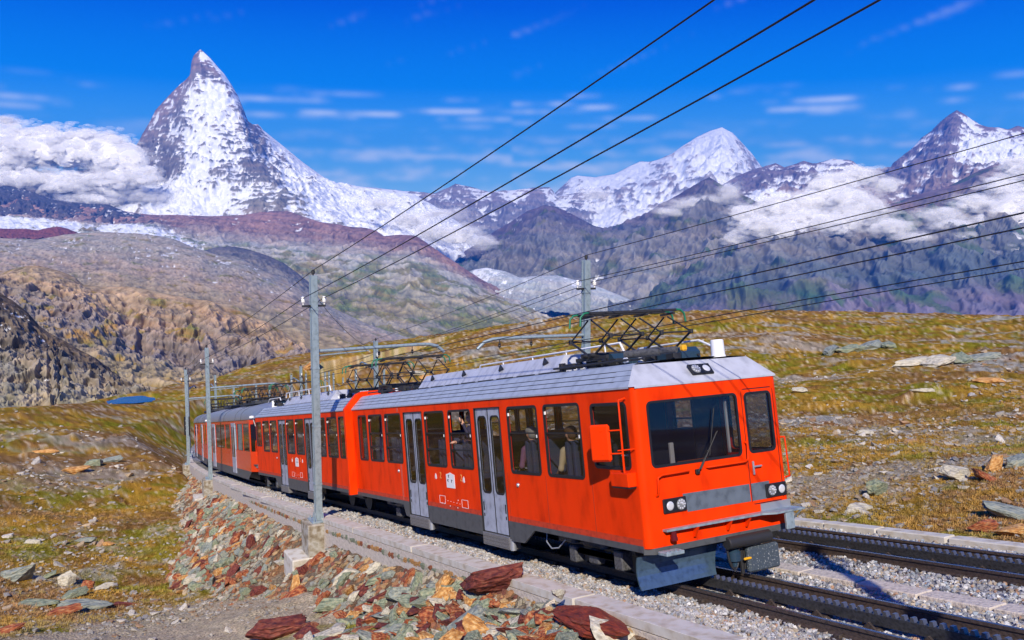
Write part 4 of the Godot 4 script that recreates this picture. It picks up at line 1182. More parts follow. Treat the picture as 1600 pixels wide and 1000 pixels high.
func track():
	# bed of broken stone
	var cols := 30
	var hs := PackedFloat32Array()
	var h := 16.0
	while h > -112.0:
		hs.append(h)
		h -= 0.3 if h > -30.0 else 1.0
	var p := PackedVector3Array(); var c := PackedColorArray()
	for hh in hs:
		for k in cols:
			var z := lerpf(-4.56, 1.86, float(k) / (cols - 1))
			p.append(on_track(hh, ballast_y(hh, z), z))
			var t := 1.0 + 0.5 * noise_b.get_noise_2d(hh * 4.0, z * 7.0)
			c.append((Color(0.20, 0.195, 0.19) * t).clamp().linear_to_srgb())
	structure("ballast_bed", grid_mesh(p, c, cols, hs.size()), M.ground_tint)
	var bal: Mesh
	for k in 3:
		var places := []
		var cs := PackedColorArray()
		var sizes := [17000, 17000, 17000]
		for i in sizes[k]:
			var z := rng.randf_range(-4.5, 1.8)
			var hh := 8.5 - pow(rng.randf(), 1.25) * 15.5
			if i % 3 == 0:
				z = rng.randf_range(0.75, 1.83)
				hh = 8.0 - pow(rng.randf(), 1.15) * 46.0
			if hh < -0.8 and z < 0.75 and z > -1.3: continue
			var sz := rng.randf_range(0.045, 0.085) * (1.0 if hh > -12.0 else 1.35)
			var under := absf(absf(z) - 0.535) < 0.04 or absf(z) < 0.06 or absf(absf(z - TRACK2) - 0.535) < 0.04 or absf(z - TRACK2) < 0.06 or (z < -1.36 and z > -1.72)
			if under: continue
			var b := Basis.from_euler(Vector3(rng.randf() * TAU, rng.randf() * TAU, rng.randf() * TAU)).scaled(Vector3.ONE * sz)
			places.append(Transform3D(b, on_track(hh, ballast_y(hh, z) + rng.randf_range(-0.006, 0.02), z)))
			var t := rng.randf()
			var col := Color(0.30, 0.30, 0.31)
			if t < 0.22: col = Color(0.44, 0.44, 0.45)
			elif t < 0.42: col = Color(0.20, 0.21, 0.23)
			elif t < 0.58: col = Color(0.34, 0.28, 0.21)
			elif t < 0.64: col = Color(0.32, 0.19, 0.12)
			elif t < 0.72: col = Color(0.25, 0.29, 0.34)
			elif t < 0.77: col = Color(0.60, 0.58, 0.55)
			var warm := clampf(z - 0.3, 0, 1) * 0.5
			col = col.lerp(Color(0.38, 0.33, 0.27), warm * rng.randf()) * rng.randf_range(0.85, 1.2)
			cs.append(col.clamp().linear_to_srgb())
		bal = stone_mesh(300 + k, 0, 9, 0.8)
		scatter("ballast_stones", bal, M.ballast_tint, places, cs)
	make_track(0.0, 15.0, -110.0, "rack railway track the red train stands on, toothed rack between its rails")
	make_track(TRACK2, 15.0, -110.0, "empty rack railway track on the far side of the red train")
	# buried cable duct between the tracks: a line of flat slabs
	var duct := Node3D.new()
	duct.name = "cable_duct"; add_child(duct); tag(duct, "", "", "", "structure")
	h = 8.0
	while h > -6.0:
		var mb := Mb.new()
		mb.box(Vector3(-0.49, -0.15, 0), Vector3(0.975, 0.08, 0.34), 0.012)
		put("slab", mb, M.mortar, duct, Transform3D(path_basis(h), on_track(h, rng.randf_range(-0.006, 0.006) + 0.012, -1.54)))
		h -= 1.0
	# wall towards the valley: mortar, face stones, coping slabs; gaps where the posts' blocks stand
	var wall := Node3D.new()
	wall.name = "retaining_wall"; add_child(wall); tag(wall, "", "", "", "structure")
	var core := Mb.new()
	sweep(core, [Vector2(1.86, -0.07), Vector2(1.86, -1.4), Vector2(2.20, -1.4), Vector2(2.20, -0.07)], 12.0, -75.0, 0.8, 100.0)
	put("mortar", core, M.mortar, wall)
	h = 9.0
	while h > -72.0:
		var L := rng.randf_range(2.4, 4.2)
		var mb := Mb.new()
		mb.box(Vector3(-L * 0.5, 0.005, 2.0), Vector3(L - 0.002, 0.12, 0.38), 0.004)
		if true:
			put("coping_slab", mb, M.coping_stone, wall, Transform3D(path_basis(h - L * 0.5), path_at(h) + path_basis(h) * Vector3(0, rng.randf_range(-0.008, 0.008), wall_in(h) + rng.randf_range(-0.01, 0.01))))
		h -= L
	var faces := [stone_mesh(410, 0, 14, 0.8), stone_mesh(411, 0, 14, 0.8), stone_mesh(412, 0, 14, 0.8)]
	var kinds := [M.ochre_stone, M.ochre_stone, M.green_grey_stone, M.rust_stone, M.pale_stone]
	var count := 0
	h = 3.0
	while h > -24.0:
		for row in 1:
			var hh := h + row * 0.09
			if near_post(hh, 0.45): continue
			var w := rng.randf_range(0.16, 0.27)
			var tr := Transform3D(path_basis(hh) * Basis().scaled(Vector3(w, rng.randf_range(0.15, 0.23), 0.05)), on_track(hh, -0.22 + rng.randf_range(-0.02, 0.02), 2.2 + wall_in(hh)))
			if count < 290: put("face_stone", faces[count % 3], kinds[rng.randi() % 5], wall, tr)
			count += 1
		h -= 0.19
	# kerb on the uphill side
	var kerb := Node3D.new()
	kerb.name = "kerb"; add_child(kerb); tag(kerb, "", "", "", "structure")
	h = 9.0
	while h > -26.0:
		var L := rng.randf_range(1.0, 1.5)
		var mb := Mb.new()
		mb.box(Vector3(-L * 0.5, -0.16, -4.66), Vector3(L - 0.012, 0.22, 0.27), 0.016)
		put("kerb_stone", mb, M.coping_stone, kerb, Transform3D(path_basis(h - L * 0.5), path_at(h) + path_basis(h) * Vector3(0, rng.randf_range(-0.01, 0.01), rng.randf_range(-0.015, 0.015))))
		h -= L

const POSTS := [-13.4, -35.6, -53.5, 8.4]
func near_post(h: float, by: float) -> bool:
	for e in POSTS:
		if absf(h - e) < by: return true
	return false

func bank_y(h: float, z: float) -> float:
	var y := slope_y(h, z) - path_at(h).y
	for e in POSTS: y -= 0.45 * clampf(1.4 - Vector2(h - e, (z - 2.9) * 0.8).length(), 0, 1)
	y = minf(y, -0.52) + 0.40 * smoothstep(-9.0, -3.0, h) * smoothstep(6.5, 2.6, z)
	return y + noise_a.get_noise_2d(h * 0.8, z * 0.9) * 0.12 + noise_a.get_noise_2d(h * 0.25 + 30.0, z * 0.25) * 0.22 * smoothstep(2.3, 3.6, z)

# the surface one would stand on: the moor, or the stone bank where that is higher
func surface_y(x: float, z: float) -> float:
	var y := ground_y(x, z)
	if z > -90.0:
		var t := to_track(x, z)
		var zz := t.y - wall_in(t.x)
		if zz > 2.16 and zz < 9.5 and t.x < 7.0 and t.x > -78.0:
			y = maxf(y, path_at(t.x).y + bank_y(t.x, zz))
	return y

func embankment():
	var root := Node3D.new()
	root.name = "embankment"; add_child(root); tag(root, "", "", "", "structure")
	var cols := 36
	var p := PackedVector3Array(); var c := PackedColorArray()
	var rows := 0
	var h := 7.0
	while h > -78.0:
		for k in cols:
			var z := lerpf(2.16, 9.5, float(k) / (cols - 1))
			p.append(path_at(h) + path_basis(h) * Vector3.ZERO + Vector3(0, bank_y(h, z), 0) + Vector3(path_basis(h).z.x, 0, path_basis(h).z.z) * (z + wall_in(h)))
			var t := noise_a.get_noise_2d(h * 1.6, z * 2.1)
			var col := Color(0.24, 0.20, 0.15).lerp(Color(0.25, 0.14, 0.08), smoothstep(-0.1, 0.35, t + 0.3 * noise_b.get_noise_2d(h * 7.0, z * 7.0)))  # soil darkened so that gaps between the stones look shaded
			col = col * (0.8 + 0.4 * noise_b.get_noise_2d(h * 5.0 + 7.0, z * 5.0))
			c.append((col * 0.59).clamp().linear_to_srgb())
		rows += 1
		h -= 0.22
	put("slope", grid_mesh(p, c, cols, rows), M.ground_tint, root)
	var shapes := []
	for k in 7: shapes.append(stone_mesh(500 + k * 3, 0, 13, 0.72))
	var tints := [Color(0.40, 0.36, 0.28), Color(0.34, 0.34, 0.27), Color(0.38, 0.20, 0.10), Color(0.46, 0.31, 0.16), Color(0.20, 0.075, 0.055), Color(0.30, 0.32, 0.29), Color(0.55, 0.49, 0.40), Color(0.33, 0.14, 0.075)]
	# small stones, beyond counting
	for k in 4:
		var places := []
		var cs := PackedColorArray()
		for i in 6000:
			var hh := 4.0 - pow(rng.randf(), 1.35) * 62.0
			var z := 2.24 + rng.randf() * 5.8
			if near_post(hh, 0.62) and z < 3.3: continue
			places.append(slope_place(hh, z, rng.randf_range(0.06, 0.20) * (1.0 if hh > -20.0 else 1.25), -0.01))
			var zone := noise_b.get_noise_2d(hh * 0.5, z * 0.8 + 20.0)
			var pick: Array = [2, 3, 2, 4, 7, 0] if zone > 0.08 else ([0, 1, 5, 0, 1, 6] if zone < -0.12 else [0, 2, 1, 3, 5, 7])
			var t: Color = tints[pick[rng.randi() % 6]]
			cs.append((t * rng.randf_range(0.75, 1.2)).clamp().linear_to_srgb())
		var o := scatter("small_slope_stones", shapes[k], M.stone_tint, places, cs, root)
	# the larger ones, each a piece of its own
	var kinds := [M.rust_stone, M.maroon_stone, M.green_grey_stone, M.green_grey_stone, M.ochre_stone, M.blue_grey_stone, M.pale_stone, M.rust_stone]
	var made := 0
	while made < 290:
		var hh := 2.5 - pow(rng.randf(), 1.1) * 34.0
		var z := 2.45 + rng.randf() * 4.4
		if near_post(hh, 0.8) and z < 3.5: continue
		var tr := slope_place(hh, z, rng.randf_range(0.22, 0.46) * (0.85 + 0.35 * rng.randf()), 0.03)
		if tr.origin.y < base_y(tr.origin.x, tr.origin.z) - 0.1: continue
		put("stone", shapes[made % 7], kinds[rng.randi() % 8], root, tr)
		made += 1

func slope_place(h: float, z: float, size: float, lift: float) -> Transform3D:
	var b0 := path_basis(h)
	var out := Vector3(b0.z.x, 0, b0.z.z)
	var o := path_at(h) + out * (z + wall_in(h)) + Vector3(0, bank_y(h, z) + lift, 0)
	var n := (Vector3.UP + out * 0.72).normalized()
	var u := (b0.x - n * b0.x.dot(n)).normalized()
	# slabs lie with their long side down the slope, towards the left
	var a := rng.randf_range(0.55, 1.5) if rng.randf() < 0.7 else rng.randf() * TAU
	u = u.rotated(n, a)
	var w := u.cross(n)
	var tilt := Basis(u, n, w) * Basis.from_euler(Vector3(rng.randf_range(-0.9, 0.9), rng.randf_range(-0.5, 0.5), rng.randf_range(-0.6, 0.8)))
	return Transform3D(tilt * Basis().scaled(Vector3(size * rng.randf_range(1.0, 1.7), size * rng.randf_range(0.7, 1.1), size * rng.randf_range(0.75, 1.1))), o)
# --- flat panels with rounded openings, in a plane (o, U, W) whose outside is U x W ---
func round_loop(r: Rect2, rad: float, n := 4) -> PackedVector2Array:
	var out := PackedVector2Array()
	var cs := [[r.position + Vector2(rad, rad), PI], [Vector2(r.end.x - rad, r.position.y + rad), 1.5 * PI], [r.end - Vector2(rad, rad), 0.0], [Vector2(r.position.x + rad, r.end.y - rad), 0.5 * PI]]
	for c in cs:
		for k in n + 1:
			var a: float = c[1] + 0.5 * PI * k / n
			out.append(c[0] + Vector2(cos(a), sin(a)) * rad)
	return out

func corners(r: Rect2) -> Array:
	return [r.position, Vector2(r.end.x, r.position.y), r.end, Vector2(r.position.x, r.end.y)]

# a rectangle with a rounded hole
func holed(mb, o: Vector3, U: Vector3, W: Vector3, cell: Rect2, hole: Rect2, rad: float, depth := 0.05):
	var n := 4
	var lp := round_loop(hole, rad, n)
	var cc := corners(cell)
	var P := func(v: Vector2) -> Vector3: return o + U * v.x + W * v.y
	var m := lp.size()
	for c in 4:
		for k in n:
			mb.tri(P.call(cc[c]), P.call(lp[c * (n + 1) + k + 1]), P.call(lp[c * (n + 1) + k]))
		var a: Vector2 = lp[c * (n + 1) + n]
		var b: Vector2 = lp[((c + 1) * (n + 1)) % m]
		mb.quad(P.call(cc[c]), P.call(cc[(c + 1) % 4]), P.call(b), P.call(a))
	var N := U.cross(W).normalized() * depth
	for k in m:
		var a: Vector3 = P.call(lp[k]); var b: Vector3 = P.call(lp[(k + 1) % m])
		mb.quad(a - N, a, b, b - N)

# a frame between two rounded outlines, standing proud by t
func frame(mb, o: Vector3, U: Vector3, W: Vector3, r: Rect2, rad: float, wide: float, t: float):
	var a := round_loop(r, rad)
	var b := round_loop(r.grow(-wide), maxf(0.01, rad - wide))
	var N := U.cross(W).normalized() * t
	var P := func(v: Vector2) -> Vector3: return o + U * v.x + W * v.y
	var m := a.size()
	for k in m:
		var j := (k + 1) % m
		mb.quad(P.call(a[k]) + N, P.call(a[j]) + N, P.call(b[j]) + N, P.call(b[k]) + N)
		mb.quad(P.call(a[k]), P.call(a[j]), P.call(a[j]) + N, P.call(a[k]) + N)
		mb.quad(P.call(b[j]), P.call(b[k]), P.call(b[k]) + N, P.call(b[j]) + N)

func pane_mesh(o: Vector3, U: Vector3, W: Vector3, r: Rect2, rad: float) -> ArrayMesh:
	var mb := Mb.new()
	var lp := round_loop(r, rad)
	var c := r.get_center()
	for k in lp.size():
		var a := lp[k]; var b := lp[(k + 1) % lp.size()]
		mb.tri(o + U * c.x + W * c.y, o + U * a.x + W * a.y, o + U * b.x + W * b.y)
	return mb.mesh()

func window(parent: Node, o: Vector3, U: Vector3, W: Vector3, r: Rect2, rad: float, bars := [], glass: Material = null, opened := false):
	var N := U.cross(W).normalized()
	var mb := Mb.new()
	frame(mb, o - N * 0.02, U, W, r.grow(0.012), rad + 0.012, 0.045, 0.027)
	for y in bars:
		var c := Vector2(r.get_center().x, y)
		mb.box(o + U * c.x + W * c.y - N * 0.012, (U * (r.size.x - 0.06)).abs() + W * 0.022 + N.abs() * 0.02)
	var fr := put("window", mb, M.rubber, parent)
	var g: Material = glass if glass else M.window_glass
	if opened:
		var low := Rect2(r.position, Vector2(r.size.x, bars[0] - r.position.y))
		put("pane", pane_mesh(o - N * 0.02, U, W, low.grow(-0.02), 0.03), g, fr)
	else:
		put("pane", pane_mesh(o - N * 0.02, U, W, r.grow(-0.02), rad), g, fr)
	if bars.size() > 0:
		var cl := Mb.new()
		cl.box(o + U * (r.position.x + 0.05) + W * (r.end.y - 0.13) + N * 0.0, U.abs() * 0.022 + W * 0.05 + N.abs() * 0.025)
		cl.box(o + U * (r.end.x - 0.05) + W * (bars[0] - 0.05) + N * 0.0, U.abs() * 0.02 + W * 0.05 + N.abs() * 0.025)
		put("catch", cl, M.white_paint, fr)

func headlamp(parent: Node, c: Vector3, U: Vector3, W: Vector3, big_first: bool, called := "headlight"):
	var N := U.cross(W).normalized()
	var mb := Mb.new()
	mb.box(c + N * 0.012, U.abs() * 0.40 + W.abs() * 0.20 + N.abs() * 0.035, 0.012, Basis())
	if absf(W.y) < 0.99:
		mb = Mb.new()
		mb.box(Vector3.ZERO, Vector3(0.40, 0.20, 0.035), 0.012)
	var o: MeshInstance3D
	if absf(W.y) < 0.99: o = put(called, mb, M.rubber, parent, Transform3D(Basis(U, W, N), c + N * 0.012))
	else: o = put(called, mb, M.rubber, parent)
	var local := Transform3D.IDENTITY if absf(W.y) >= 0.99 else o.transform.affine_inverse()
	var B := Basis(U, N, -W)
	for k in 2:
		var big := (k == 0) == big_first
		var q0 := c + U * (-0.09 if k == 0 else 0.10) + N * 0.03
		var rad := 0.078 if big else 0.062
		var l := Mb.new()
		l.lathe([Vector2(0, 0.012), Vector2(rad * 0.7, 0.010), Vector2(rad, 0.0), Vector2(rad, -0.01)], 16, q0, B)
		put("lens", l, M.lens_dark if big else M.reflector, o, local)
		if big:
			var d := Mb.new()
			for e in 13:
				var a := TAU * e / 9
				var rr := rad * 0.72 if e < 9 else rad * 0.30
				d.lathe([Vector2(0, 0.016), Vector2(0.013, 0.012), Vector2(0.014, 0.004)], 7, q0 + U * cos(a) * rr + W * sin(a) * rr, B)
			put("light_cluster", d, M.reflector, o, local)

const WINDOWS := [[-12.46, -11.78, 0], [-11.60, -10.56, 1], [-10.35, -9.25, 1], [-7.76, -6.68, 1], [-6.46, -5.38, 1], [-3.82, -2.74, 2], [-2.51, -1.40, 2]]
const DOORS := [[-9.05, -7.90], [-5.20, -4.10]]

func make_car(label: String) -> Node3D:
	var t := thing("red_railcar", label, "train car", Transform3D(), "the cars of the red train")
	var L := 13.0
	for side in 2:
		var sg := 1.0 if side == 0 else -1.0
		var o := Vector3(0, 0, 1.325 * sg)
		var U := Vector3(sg, 0, 0)
		var W := Vector3.UP
		var N := Vector3(0, 0, sg)
		var R := func(x0: float, x1: float, y0: float, y1: float) -> Rect2:
			return Rect2(x0 if sg > 0 else -x1, y0, x1 - x0, y1 - y0)
		var wall := Mb.new()
		var cuts := []
		for w in WINDOWS: cuts.append([w[0], w[1], 1])
		for d in DOORS: cuts.append([d[0], d[1], 2])
		cuts.append([-1.08, -0.16, 3])
		cuts.sort_custom(func(a, b): return a[0] < b[0])
		var x := -L
		var flat := func(x0: float, x1: float, y0: float, y1: float):
			var r: Rect2 = R.call(x0, x1, y0, y1)
			var c := corners(r)
			wall.quad(o + U * c[0].x + W * c[0].y, o + U * c[1].x + W * c[1].y, o + U * c[2].x + W * c[2].y, o + U * c[3].x + W * c[3].y)
		for c in cuts:
			var a: float = c[0] - 0.07
			var b: float = c[1] + 0.05
			if c[2] == 2: a = c[0]; b = c[1]
			if a > x: flat.call(x, a, 0.68, 2.86)
			match c[2]:
				1: holed(wall, o, U, W, R.call(a, b, 0.68, 2.86), R.call(c[0], c[1], 1.545, 2.69), 0.075)
				2: flat.call(a, b, 2.70, 2.86)
				3: holed(wall, o, U, W, R.call(a, b, 0.68, 2.86), R.call(c[0], c[1], 1.73, 2.66), 0.075)
			x = b
		flat.call(x, -0.05, 0.68, 2.86)
		put("side_wall", wall, M.orange_paint, t)
		for w in WINDOWS:
			var r: Rect2 = R.call(w[0], w[1], 1.545, 2.69)
			window(t, o, U, W, r, 0.075, [2.235, 1.90] if w[2] == 1 else ([2.235] if w[2] == 2 else []), null, side == 0 and w[0] == -6.46)
		window(t, o, U, W, R.call(-1.08, -0.16, 1.73, 2.66), 0.075)
		# doors: two leaves with tall panes, steps under them
		for d in DOORS:
			var fr := Mb.new()
			for e in [[d[0] + 0.012, 0.024], [d[1] - 0.012, 0.024]]:
				fr.box(Vector3(e[0], 1.56, 1.318 * sg), Vector3(e[1], 2.28, 0.03))
			fr.box(Vector3((d[0] + d[1]) * 0.5, 2.70, 1.318 * sg), Vector3(d[1] - d[0], 0.02, 0.03))
			put("door_frame", fr, M.rubber, t)
			var mid: float = (d[0] + d[1]) * 0.5
			for k in 2:
				var x0: float = d[0] + 0.026 if k == 0 else mid + 0.012
				var x1: float = mid - 0.012 if k == 0 else d[1] - 0.026
				var leaf := Mb.new()
				var hole: Rect2 = R.call(x0 + 0.075, x1 - 0.065, 1.13, 2.55)
				holed(leaf, o - N * 0.02, U, W, R.call(x0, x1, 0.42, 2.69), hole, 0.10, 0.03)
				var lf := put("door", leaf, M.door_paint, t)
				var gk := Mb.new()
				frame(gk, o - N * 0.03, U, W, hole.grow(0.008), 0.108, 0.03, 0.016)
				put("gasket", gk, M.rubber, lf)
				put("pane", pane_mesh(o - N * 0.028, U, W, hole.grow(-0.015), 0.09), M.window_glass, lf)
				var hd := Mb.new()
				hd.box(o - N * 0.015 + Vector3(x0 + 0.06 if k == 0 else x1 - 0.09, 0.88, 0), Vector3(0.035, 0.16, 0.012), 0.004)
				hd.box(o - N * 0.015 + Vector3(x0 + 0.06 if k == 0 else x1 - 0.09, 0.72, 0), Vector3(0.03, 0.06, 0.012), 0.004)
				put("handle", hd, M.rubber, lf)
			var seam := Mb.new()
			seam.box(Vector3(mid, 1.55, 1.30 * sg), Vector3(0.024, 2.26, 0.02))
			put("door_seal", seam, M.rubber, t)
			var st := Mb.new()
			st.box(Vector3(mid, 0.285, 1.235 * sg), Vector3(d[1] - d[0], 0.23, 0.22), 0.01)
			for k in 3:
				st.box(Vector3(mid, 0.22 + 0.065 * k, 1.348 * sg), Vector3(d[1] - d[0] - 0.06, 0.02, 0.012))
			var step := put("door_step", st, M.step_metal, t)
			var pc := Mb.new()
			pc.lathe([Vector2(0, 0.21), Vector2(0.05, 0.20), Vector2(0.055, 0.0), Vector2(0, 0.0)], 10, Vector3(d[1] + 0.03, 0.17, 1.29 * sg))
			put("post", pc, M.light_metal, step)
		# grey skirt
		var sk := Mb.new()
		var zs := 1.327 * sg
		var shapes := [[Vector2(-L, 0.60), Vector2(-9.45, 0.60), Vector2(-9.30, 0.36), Vector2(-9.06, 0.34), Vector2(-9.06, 0.69), Vector2(-L, 0.69)],
			[Vector2(-7.89, 0.34), Vector2(-5.21, 0.34), Vector2(-5.21, 0.69), Vector2(-7.89, 0.69)],
			[Vector2(-4.09, 0.34), Vector2(-3.55, 0.36), Vector2(-3.15, 0.61), Vector2(-0.05, 0.60), Vector2(-0.05, 0.69), Vector2(-4.09, 0.69)]]
		for s in shapes:
			sk.prism(PackedVector2Array(s), Vector3(0, 0, zs - 0.03 * sg), Vector3.RIGHT, Vector3.UP, Vector3(0, 0, 0.036 * sg))
		put("skirt", sk, M.grey_skirt, t)
		# panel joints, a repainted strip, brake dust along the bottom
		for x2 in [-9.20, -4.0, -2.62, -1.22]:
			var jn := Mb.new()
			jn.box(Vector3(x2, 1.12, 1.3255 * sg), Vector3(0.010, 0.84, 0.002))
			put("panel_joint", jn, M.seam_paint, t)
		var rp0 := Mb.new()
		rp0.box(Vector3(-9.42, 1.12, 1.3258 * sg), Vector3(0.11, 0.84, 0.002))
		rp0.box(Vector3(-9.42, 2.79, 1.3258 * sg), Vector3(0.11, 0.13, 0.002))
		put("repainted_strip", rp0, M.faded_paint, t)
		var bd := Mb.new()
		for e in [[-L, -9.1], [-7.85, -5.25], [-4.05, -0.06]]:
			bd.box(Vector3((e[0] + e[1]) * 0.5, 0.735, 1.3254 * sg), Vector3(e[1] - e[0], 0.09, 0.002))
		put("dusty_edge", bd, M.dusty_paint, t)
		# white outlined boxes, plate and marks on the middle of the side
		var mk := Mb.new()
		for e in [[-7.23, 0.79, -6.93, 0.95], [-6.10, 0.77, -5.80, 0.93]]:
			frame(mk, o + N * 0.001, U, W, R.call(e[0], e[2], e[1], e[3]), 0.008, 0.008, 0.003)
		for k in 5:
			mk.box(Vector3(-6.80 + 0.15 * k, 0.86 - 0.006 * k, 1.3275 * sg), Vector3(0.04, 0.007, 0.003))
		for e in [[-6.7, 0.76], [-6.32, 0.75], [-7.12, 0.79], [-6.98, 0.79], [-6.28, 0.9]]:
			mk.lathe([Vector2(0, 0.004), Vector2(0.014, 0.002), Vector2(0.015, 0)], 8, Vector3(e[0], e[1], 1.326 * sg), Basis(Vector3(sg, 0, 0), Vector3(0, 0, sg), Vector3(0, -1, 0)))
		put("marking", mk, M.white_paint, t)
		var pl := Mb.new()
		pl.prism(PackedVector2Array([Vector2(-6.79, 1.13), Vector2(-6.37, 1.13), Vector2(-6.37, 1.40), Vector2(-6.50, 1.42), Vector2(-6.58, 1.44), Vector2(-6.66, 1.42), Vector2(-6.79, 1.40)]), Vector3(0, 0, 1.3255 * sg), Vector3.RIGHT, Vector3.UP, Vector3(0, 0, 0.006 * sg))
		var plate := put("crest_plate", pl, M.white_paint, t)
		var bm := Mb.new()
		for e in [[-6.66, 1.36, 0.6], [-6.71, 1.27, 0.8], [-6.52, 1.27, -0.3]]:
			bm.box(Vector3(e[0], e[1], 1.333 * sg), Vector3(0.025, 0.06, 0.003), 0.0, Basis(Vector3.BACK, e[2]))
			bm.box(Vector3(e[0] + 0.02, e[1] + 0.02, 1.333 * sg), Vector3(0.04, 0.015, 0.003), 0.0, Basis(Vector3.BACK, e[2]))
		put("print", bm, M.rubber, plate)
		for e in [[-7.13, 1.34], [-6.08, 1.33]]:
			put("class_number", lettering("2", 0.13), M.yellow_print, t, Transform3D(Basis(U, W, N), Vector3(e[0] if sg > 0 else e[0] + 0.1, e[1] - 0.08, 1.328 * sg)))
			var sx: float = -0.22 if e[0] < -6.6 else 0.16
			var ic := Mb.new()
			ic.prism(PackedVector2Array([Vector2(0, 0), Vector2(0.05, 0.02), Vector2(0.04, 0.09), Vector2(0.01, 0.13), Vector2(-0.035, 0.09), Vector2(-0.05, 0.01), Vector2(-0.02, 0.05)]), Vector3(e[0] + sx, e[1] - 0.07, 1.326 * sg), Vector3.RIGHT, Vector3.UP, Vector3(0, 0, 0.004 * sg))
			put("pictogram", ic, M.white_paint, t)
		var cone := Mb.new()
		cone.lathe([Vector2(0, 0.03), Vector2(0.03, 0.02), Vector2(0.04, 0)], 10, Vector3(-3.62, 1.34, 1.326 * sg), Basis(Vector3(sg, 0, 0), Vector3(0, 0, sg), Vector3(0, -1, 0)))
		cone.lathe([Vector2(0, 0.03), Vector2(0.03, 0.02), Vector2(0.04, 0)], 10, Vector3(-9.6, 1.36, 1.326 * sg), Basis(Vector3(sg, 0, 0), Vector3(0, 0, sg), Vector3(0, -1, 0)))
		put("key_lock", cone, M.light_metal, t)
	# rounded front corners and front wall
	var fw := Mb.new()
	for sg in [1.0, -1.0]:
		for k in 6:
			var a := 0.5 * PI * k / 6; var b := 0.5 * PI * (k + 1) / 6
			var pa := Vector3(-0.05 + 0.10 * sin(a), 0, (1.225 + 0.10 * cos(a)) * sg)
			var pb := Vector3(-0.05 + 0.10 * sin(b), 0, (1.225 + 0.10 * cos(b)) * sg)
			var na := Vector3(sin(a), 0, cos(a) * sg); var nb := Vector3(sin(b), 0, cos(b) * sg)
			var i0 := fw.vert(pa + Vector3.UP * 0.66, na); var i1 := fw.vert(pb + Vector3.UP * 0.66, nb)
			var i2 := fw.vert(pb + Vector3.UP * 2.87, nb); var i3 := fw.vert(pa + Vector3.UP * 2.87, na)
			if sg > 0: fw.itri(i0, i1, i2); fw.itri(i0, i2, i3)
			else: fw.itri(i1, i0, i3); fw.itri(i1, i3, i2)
	var fo := Vector3(0.05, 0, 0)
	var FU := Vector3(0, 0, -1)
	var screen := Rect2(-1.12, 1.74, 1.61, 0.90)
	var fdoor := Rect2(0.585, 1.0, 0.635, 1.695)
	holed(fw, fo, FU, Vector3.UP, Rect2(-1.225, 0.66, 1.775, 2.21), screen, 0.07)
	holed(fw, fo, FU, Vector3.UP, Rect2(0.55, 0.66, 0.675, 2.21), fdoor, 0.07, 0.03)
	put("front_wall", fw, M.orange_paint, t)
	var ws := Mb.new()
	frame(ws, fo - Vector3(0.02, 0, 0), FU, Vector3.UP, screen.grow(0.012), 0.08, 0.035, 0.028)
	var wsn := put("windscreen", ws, M.rubber, t)
	put("pane", pane_mesh(fo - Vector3(0.012, 0, 0), FU, Vector3.UP, screen.grow(-0.015), 0.06), M.windscreen_glass, wsn)
	var dp := Mb.new()
	var dw := Rect2(0.65, 1.75, 0.51, 0.88)
	holed(dp, fo - Vector3(0.004, 0, 0), FU, Vector3.UP, Rect2(fdoor.position + Vector2(0.016, 0.016), fdoor.size - Vector2(0.032, 0.032)), dw, 0.07)
	var dpn := put("front_door", dp, M.orange_paint, t)
	var dg := Mb.new()
	frame(dg, fo - Vector3(0.02, 0, 0), FU, Vector3.UP, dw.grow(0.01), 0.08, 0.04, 0.022)
	put("gasket", dg, M.rubber, dpn)
	put("pane", pane_mesh(fo - Vector3(0.015, 0, 0), FU, Vector3.UP, dw.grow(-0.02), 0.06), M.windscreen_glass, dpn)
	var sm := Mb.new()
	frame(sm, fo - Vector3(0.012, 0, 0), FU, Vector3.UP, fdoor.grow(-0.001), 0.07, 0.02, 0.003)
	put("door_seal", sm, M.rubber, t)
	var dh := Mb.new()
	dh.box(Vector3(0.065, 1.53, -0.67), Vector3(0.03, 0.20, 0.03), 0.008)
	dh.box(Vector3(0.085, 1.55, -0.74), Vector3(0.02, 0.025, 0.15), 0.006)
	put("handle", dh, M.light_metal, dpn)
	var sp := Mb.new()
	sp.prism(PackedVector2Array([Vector2(-0.60, 1.07), Vector2(0.565, 1.06), Vector2(0.565, 1.31), Vector2(-0.66, 1.325)]), fo + Vector3(0.001, 0, 0), FU, Vector3.UP, Vector3(0.004, 0, 0))
	put("stripe", sp, M.stripe_paint, t)
	sp = Mb.new()
	sp.prism(PackedVector2Array([Vector2(0.602, 1.06), Vector2(0.95, 1.06), Vector2(0.95, 1.31), Vector2(0.602, 1.31)]), fo - Vector3(0.003, 0, 0), FU, Vector3.UP, Vector3(0.004, 0, 0))
	put("stripe", sp, M.stripe_paint, dpn)
	headlamp(t, Vector3(0.052, 1.195, 0.82), FU, Vector3.UP, false)
	headlamp(t, Vector3(0.052, 1.17, -1.06), FU, Vector3.UP, true)
	var hw := Vector3(-0.25, 0.30, 0).normalized()
	headlamp(t, Vector3(-0.085, 3.03, 0.005), FU, hw, true, "roof_headlight")
	# handrails, wipers
	var hr := Mb.new()
	hr.tube([Vector3(0.06, 1.64, 0.20), Vector3(0.11, 1.645, 0.17), Vector3(0.11, 1.645, -0.50), Vector3(0.11, 1.68, -0.545), Vector3(0.11, 1.90, -0.56), Vector3(0.06, 1.92, -0.56)], 0.014, 8)
